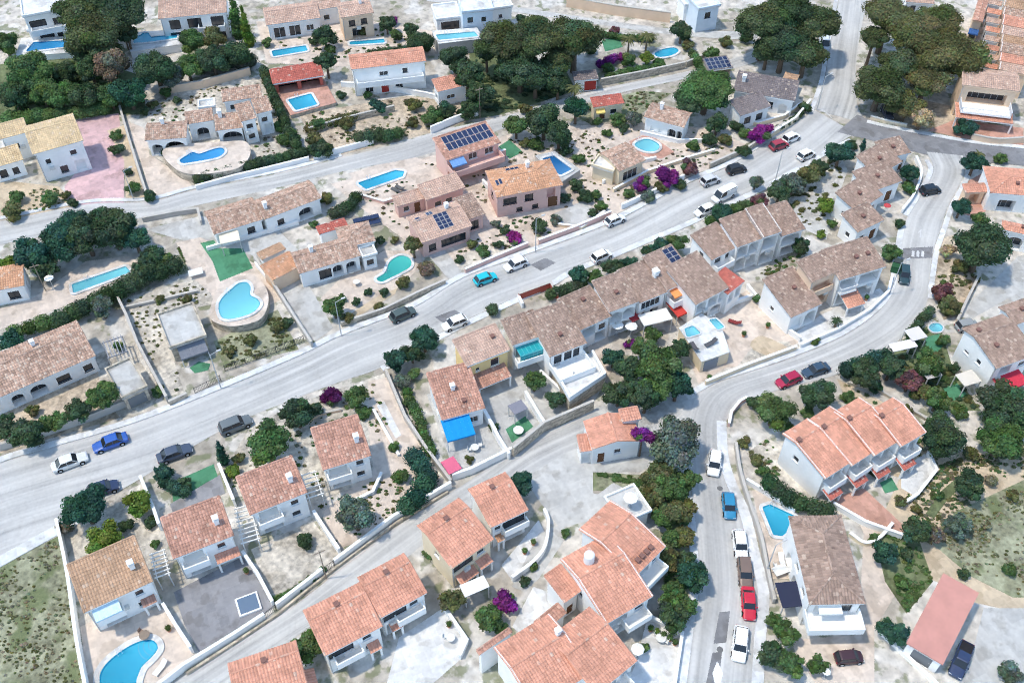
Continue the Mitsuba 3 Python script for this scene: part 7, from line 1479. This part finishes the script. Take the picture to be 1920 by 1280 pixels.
# ================================================================== SMALL THINGS
parasol('white parasol on the row house patio, left of two', 1158, 608, 12); parasol('white parasol on the row house patio, right of two', 1184, 610, 12)
parasol('large white parasol on the flat annex', 1183, 932, 14, z=3.2, h=2.0)
parasol('white parasol beside the folded loungers on the lower paved terrace', 1196, 1216, 13)
parasol('red parasol on a stepped house terrace', 1665, 384, 7, (.5, .08, .09))
parasol('white parasol by the driveway at the bottom right', 1551, 1258, 8, h=1.6)
parasol('white parasol beside the lap pool', 90, 520, 9)
# rooftop dome
LG = lounger
LG('white sun lounger on the bean pool terrace', 300, 1252, (10, -12)); LG('white sun lounger beside the vivid blue pool', 1466, 1048, (2, 14))
for i, (x, y) in enumerate([(742, 356), (750, 352)]): LG(['dark sun lounger by the long blue pool, left one', 'dark sun lounger by the long blue pool, right one'][i], x, y, (8, 4), col=(.12, .12, .12))
for i, (x, y) in enumerate([(657, 508), (664, 505), (671, 502)]): LG(['left', 'middle', 'right'][i] + ' white sun lounger of three below the mottled bungalow', x, y, (3, 10))
LG('dark red sun lounger beside the green blue plunge pool', 1378, 604, (12, 4), .05, (.22, .05, .05)); LG('dark grey sun lounger on the walled terrace corner', 1333, 643, (12, -6), 2.35, (.1, .1, .11)); LG('dark grey sun lounger at the parapet of the walled terrace', 1302, 650, (6, 10), 2.35, (.1, .1, .11))
table('round white table on the white walled terrace', 1240, 1195, .6); table('white dining table beside the hipped villa', 1464, 1046 + 22, .6, round_=False); table('white table in the walled yard of the striped terrace', 845, 1195, .5); table('white spiral topped table on the green mat', 972, 806, .7); table('pale table on the furnished roof terrace', 1090, 695, .6, 2.45); table('white table on the blue awning terrace', 890, 838, .55)
table('white square table on the court of the turf lawn', 366, 510, .7, round_=False); table('dark table on the bean pool terrace', 270, 1190, .6, col=(.25, .2, .16)); table('pale table on the mottled bungalow patio', 668, 528, .5)
for x, y, d, l, z in [(1078, 700, (10, 0), 'white chair left of the pale roof terrace table', 2.45), (1102, 690, (-10, 0), 'white chair right of the pale roof terrace table', 2.45), (1454, 1060, (10, 0), 'white chair at the dining table beside the hipped villa', 0.05), (880, 842, (10, 0), 'white chair left of the blue awning terrace table', .04), (900, 834, (-10, 0), 'white chair right of the blue awning terrace table', .04), (834, 1192, (10, 0), 'white chair at the striped terrace table', .04), (1232, 1188, (10, 5), 'white chair left of the round white terrace table', .04), (1250, 1202, (-10, -5), 'white chair right of the round white terrace table', .04),
        (264, 1184, (10, 5), 'brown chair at the dark bean pool table', .04)]: chair(l, x, y, d, z, (.3, .2, .15) if 'brown' in l else (.7, .7, .68))
# planters along the lower terrace parapet and yards
def planter(label, px, py, z=0.0, r=.28, group='potted plants on the terraces', col=(.5, .24, .15)):
    P = at(px, py, z + .3); F = Frame(P, (1, 0), z); k = thing('potted_plant', label, 'potted plant', group)
    emit(part(k, 'pot'), cyl([0, 0, 0], [0, 0, .42], r * .7, r, 10), 'matte', col, F)
    emit(part(k, 'foliage'), leaf_mesh([(np.array([P[0], P[1], z + .7]), [r * 1.3, r * 1.3, .38])], GREEN['mid'], seed_of(px, py), .14, 2.0), 'leaves')
for i, (x, y) in enumerate([(1220, 1180), (1232, 1186), (1244, 1192), (1256, 1198), (1266, 1206)]): planter(['first', 'second', 'third', 'fourth', 'fifth'][i] + ' potted plant along the lower terrace parapet, from the left', x, y)
for x, y, l in [(842, 1172, 'potted plant by the striped terrace wall'), (1000, 1018, 'potted plant in the yard of the grey gallery house'), (984, 1035, 'second potted plant in the yard of the grey gallery house'), (1625, 560, 'potted plant at the louvred house gate'), (1440, 612, 'potted plant on the middle terrace patio'), (1395, 628, 'potted plant by the plunge pool terrace wall'), (1330, 770 - 60, 'potted plant at the garage corner'), (316, 1180, 'potted plant by the first pergola'), (462, 1072, 'potted plant on the grey forecourt wall'), (380, 345, 'potted plant at the hedge end')]: planter(l, x, y)
def dish(label, px, py, z, to=(10, 8), r=.45):
    P = at(px, py, z); F = Frame(P, at(px + to[0], py + to[1], z) - P, z); k = thing('satellite_dish', label, 'satellite dish', 'satellite dishes on the roofs')
    v, f = dome(r, .14, 14, 3); v = np.column_stack([-v[:, 2] + .25, v[:, 0], v[:, 1] + .55])
    emit(part(k, 'reflector'), Mesh().add(v, f), 'matte', (.7, .7, .7), F); emit(part(k, 'mast'), cyl([0, 0, -.3], [0.1, 0, .55], .04, .03, 6), 'matte', (.3, .3, .3), F); emit(part(k, 'feed_arm'), cyl([.1, 0, .3], [.6, 0, .5], .02, .02, 5), 'matte', (.3, .3, .3), F)
k = thing('roof_tank', 'white domed water tank on the big terracotta block', 'water tank'); P_ = at(1105, 1044, 7.4); F_ = Frame(P_, (1, 0), 6.6)
emit(part(k, 'drum'), cyl([0, 0, 0], [0, 0, 1.2], .62, .6, 16), 'matte', (.76, .76, .75), F_); v, f = dome(.62, .35, 16, 4); emit(part(k, 'lid'), Mesh().add(v + [0, 0, 1.2], f), 'matte', (.78, .78, .77), F_)
k = thing('skylight_box', 'glass topped white box on the grey forecourt', 'hatch'); P_ = at(465, 1132, .3); F_ = Frame(P_, (1, .45), 0)
emit(part(k, 'curb'), Mesh().box(-1.3, 1.3, -1.2, 1.2, 0, .35), 'stucco', None, F_, 'white'); emit(part(k, 'glass'), Mesh().box(-1.1, 1.1, -1.0, 1.0, .35, .42), 'window_glass', (.12, .17, .24), F_)
k = thing('solar_rack', 'small rack of solar panels on the ground below the twin bungalow', 'solar rack'); P_ = at(688, 414, .6); F_ = Frame(P_, (1, .35), 0)
for i in range(3):
    for j in range(2): emit(part(k, 'panel'), Mesh().box(-2.1 + i * 1.4, -.75 + i * 1.4, -1 + j, -.05 + j, .5 + .25 * j, .56 + .25 * j), 'window_glass', (.02, .03, .075), F_)
emit(part(k, 'frame'), Mesh().box(-2.1, 2.1, -.9, -.8, 0, .49).box(-2.1, 2.1, .7, .8, 0, .74), 'matte', (.4, .4, .4), F_)
mast('grey street lamp on the lower kerb by the stepped bank', 1452, 348, 7.0); mast('grey street lamp at the upper kerb near the teal pool', 640, 630, 7.0); mast('grey street lamp at the corner of the pink street wall', 1004, 474, 7.0); mast('grey street lamp at the foot of the winding street', 1436, 1075, 6.5); mast('wooden utility pole by the lane gate', 612, 1085, 6.5, 'utility_pole', (.3, .24, .19)); mast('wooden utility pole on the lap pool terrace', 85, 545, 5.5, 'utility_pole', (.3, .24, .19))
def bin_(label, px, py, col):
    P = at(px, py, .5); F = Frame(P, (1, -.4), .12); k = thing('waste_bin', label, 'waste bin', 'waste bins along the street')
    emit(part(k, 'body'), Mesh().box(-.6, .6, -.45, .45, .1, 1.1), 'matte', col, F); emit(part(k, 'lid'), Mesh().box(-.65, .65, -.5, .5, 1.1, 1.25), 'matte', tuple(.7 * c for c in col), F)
bin_('dark grey waste bin at the bend by the green bush', 1683, 496, (.08, .1, .1)); bin_('green waste bin beside the dark grey one', 1679, 505, (.05, .14, .07))

mast('grey street lamp at the junction mouth', 1532, 206, 7.0); mast('grey street lamp on the bend of the winding street', 1668, 552, 6.5); mast('grey street lamp on the upper street near the pink drive', 250, 374, 6.0); mast('wooden utility pole on the upper street bend', 900, 222, 6.5, 'utility_pole', (.3, .24, .19)); mast('grey street lamp by the weedy plot railing', 414, 728, 7.0)
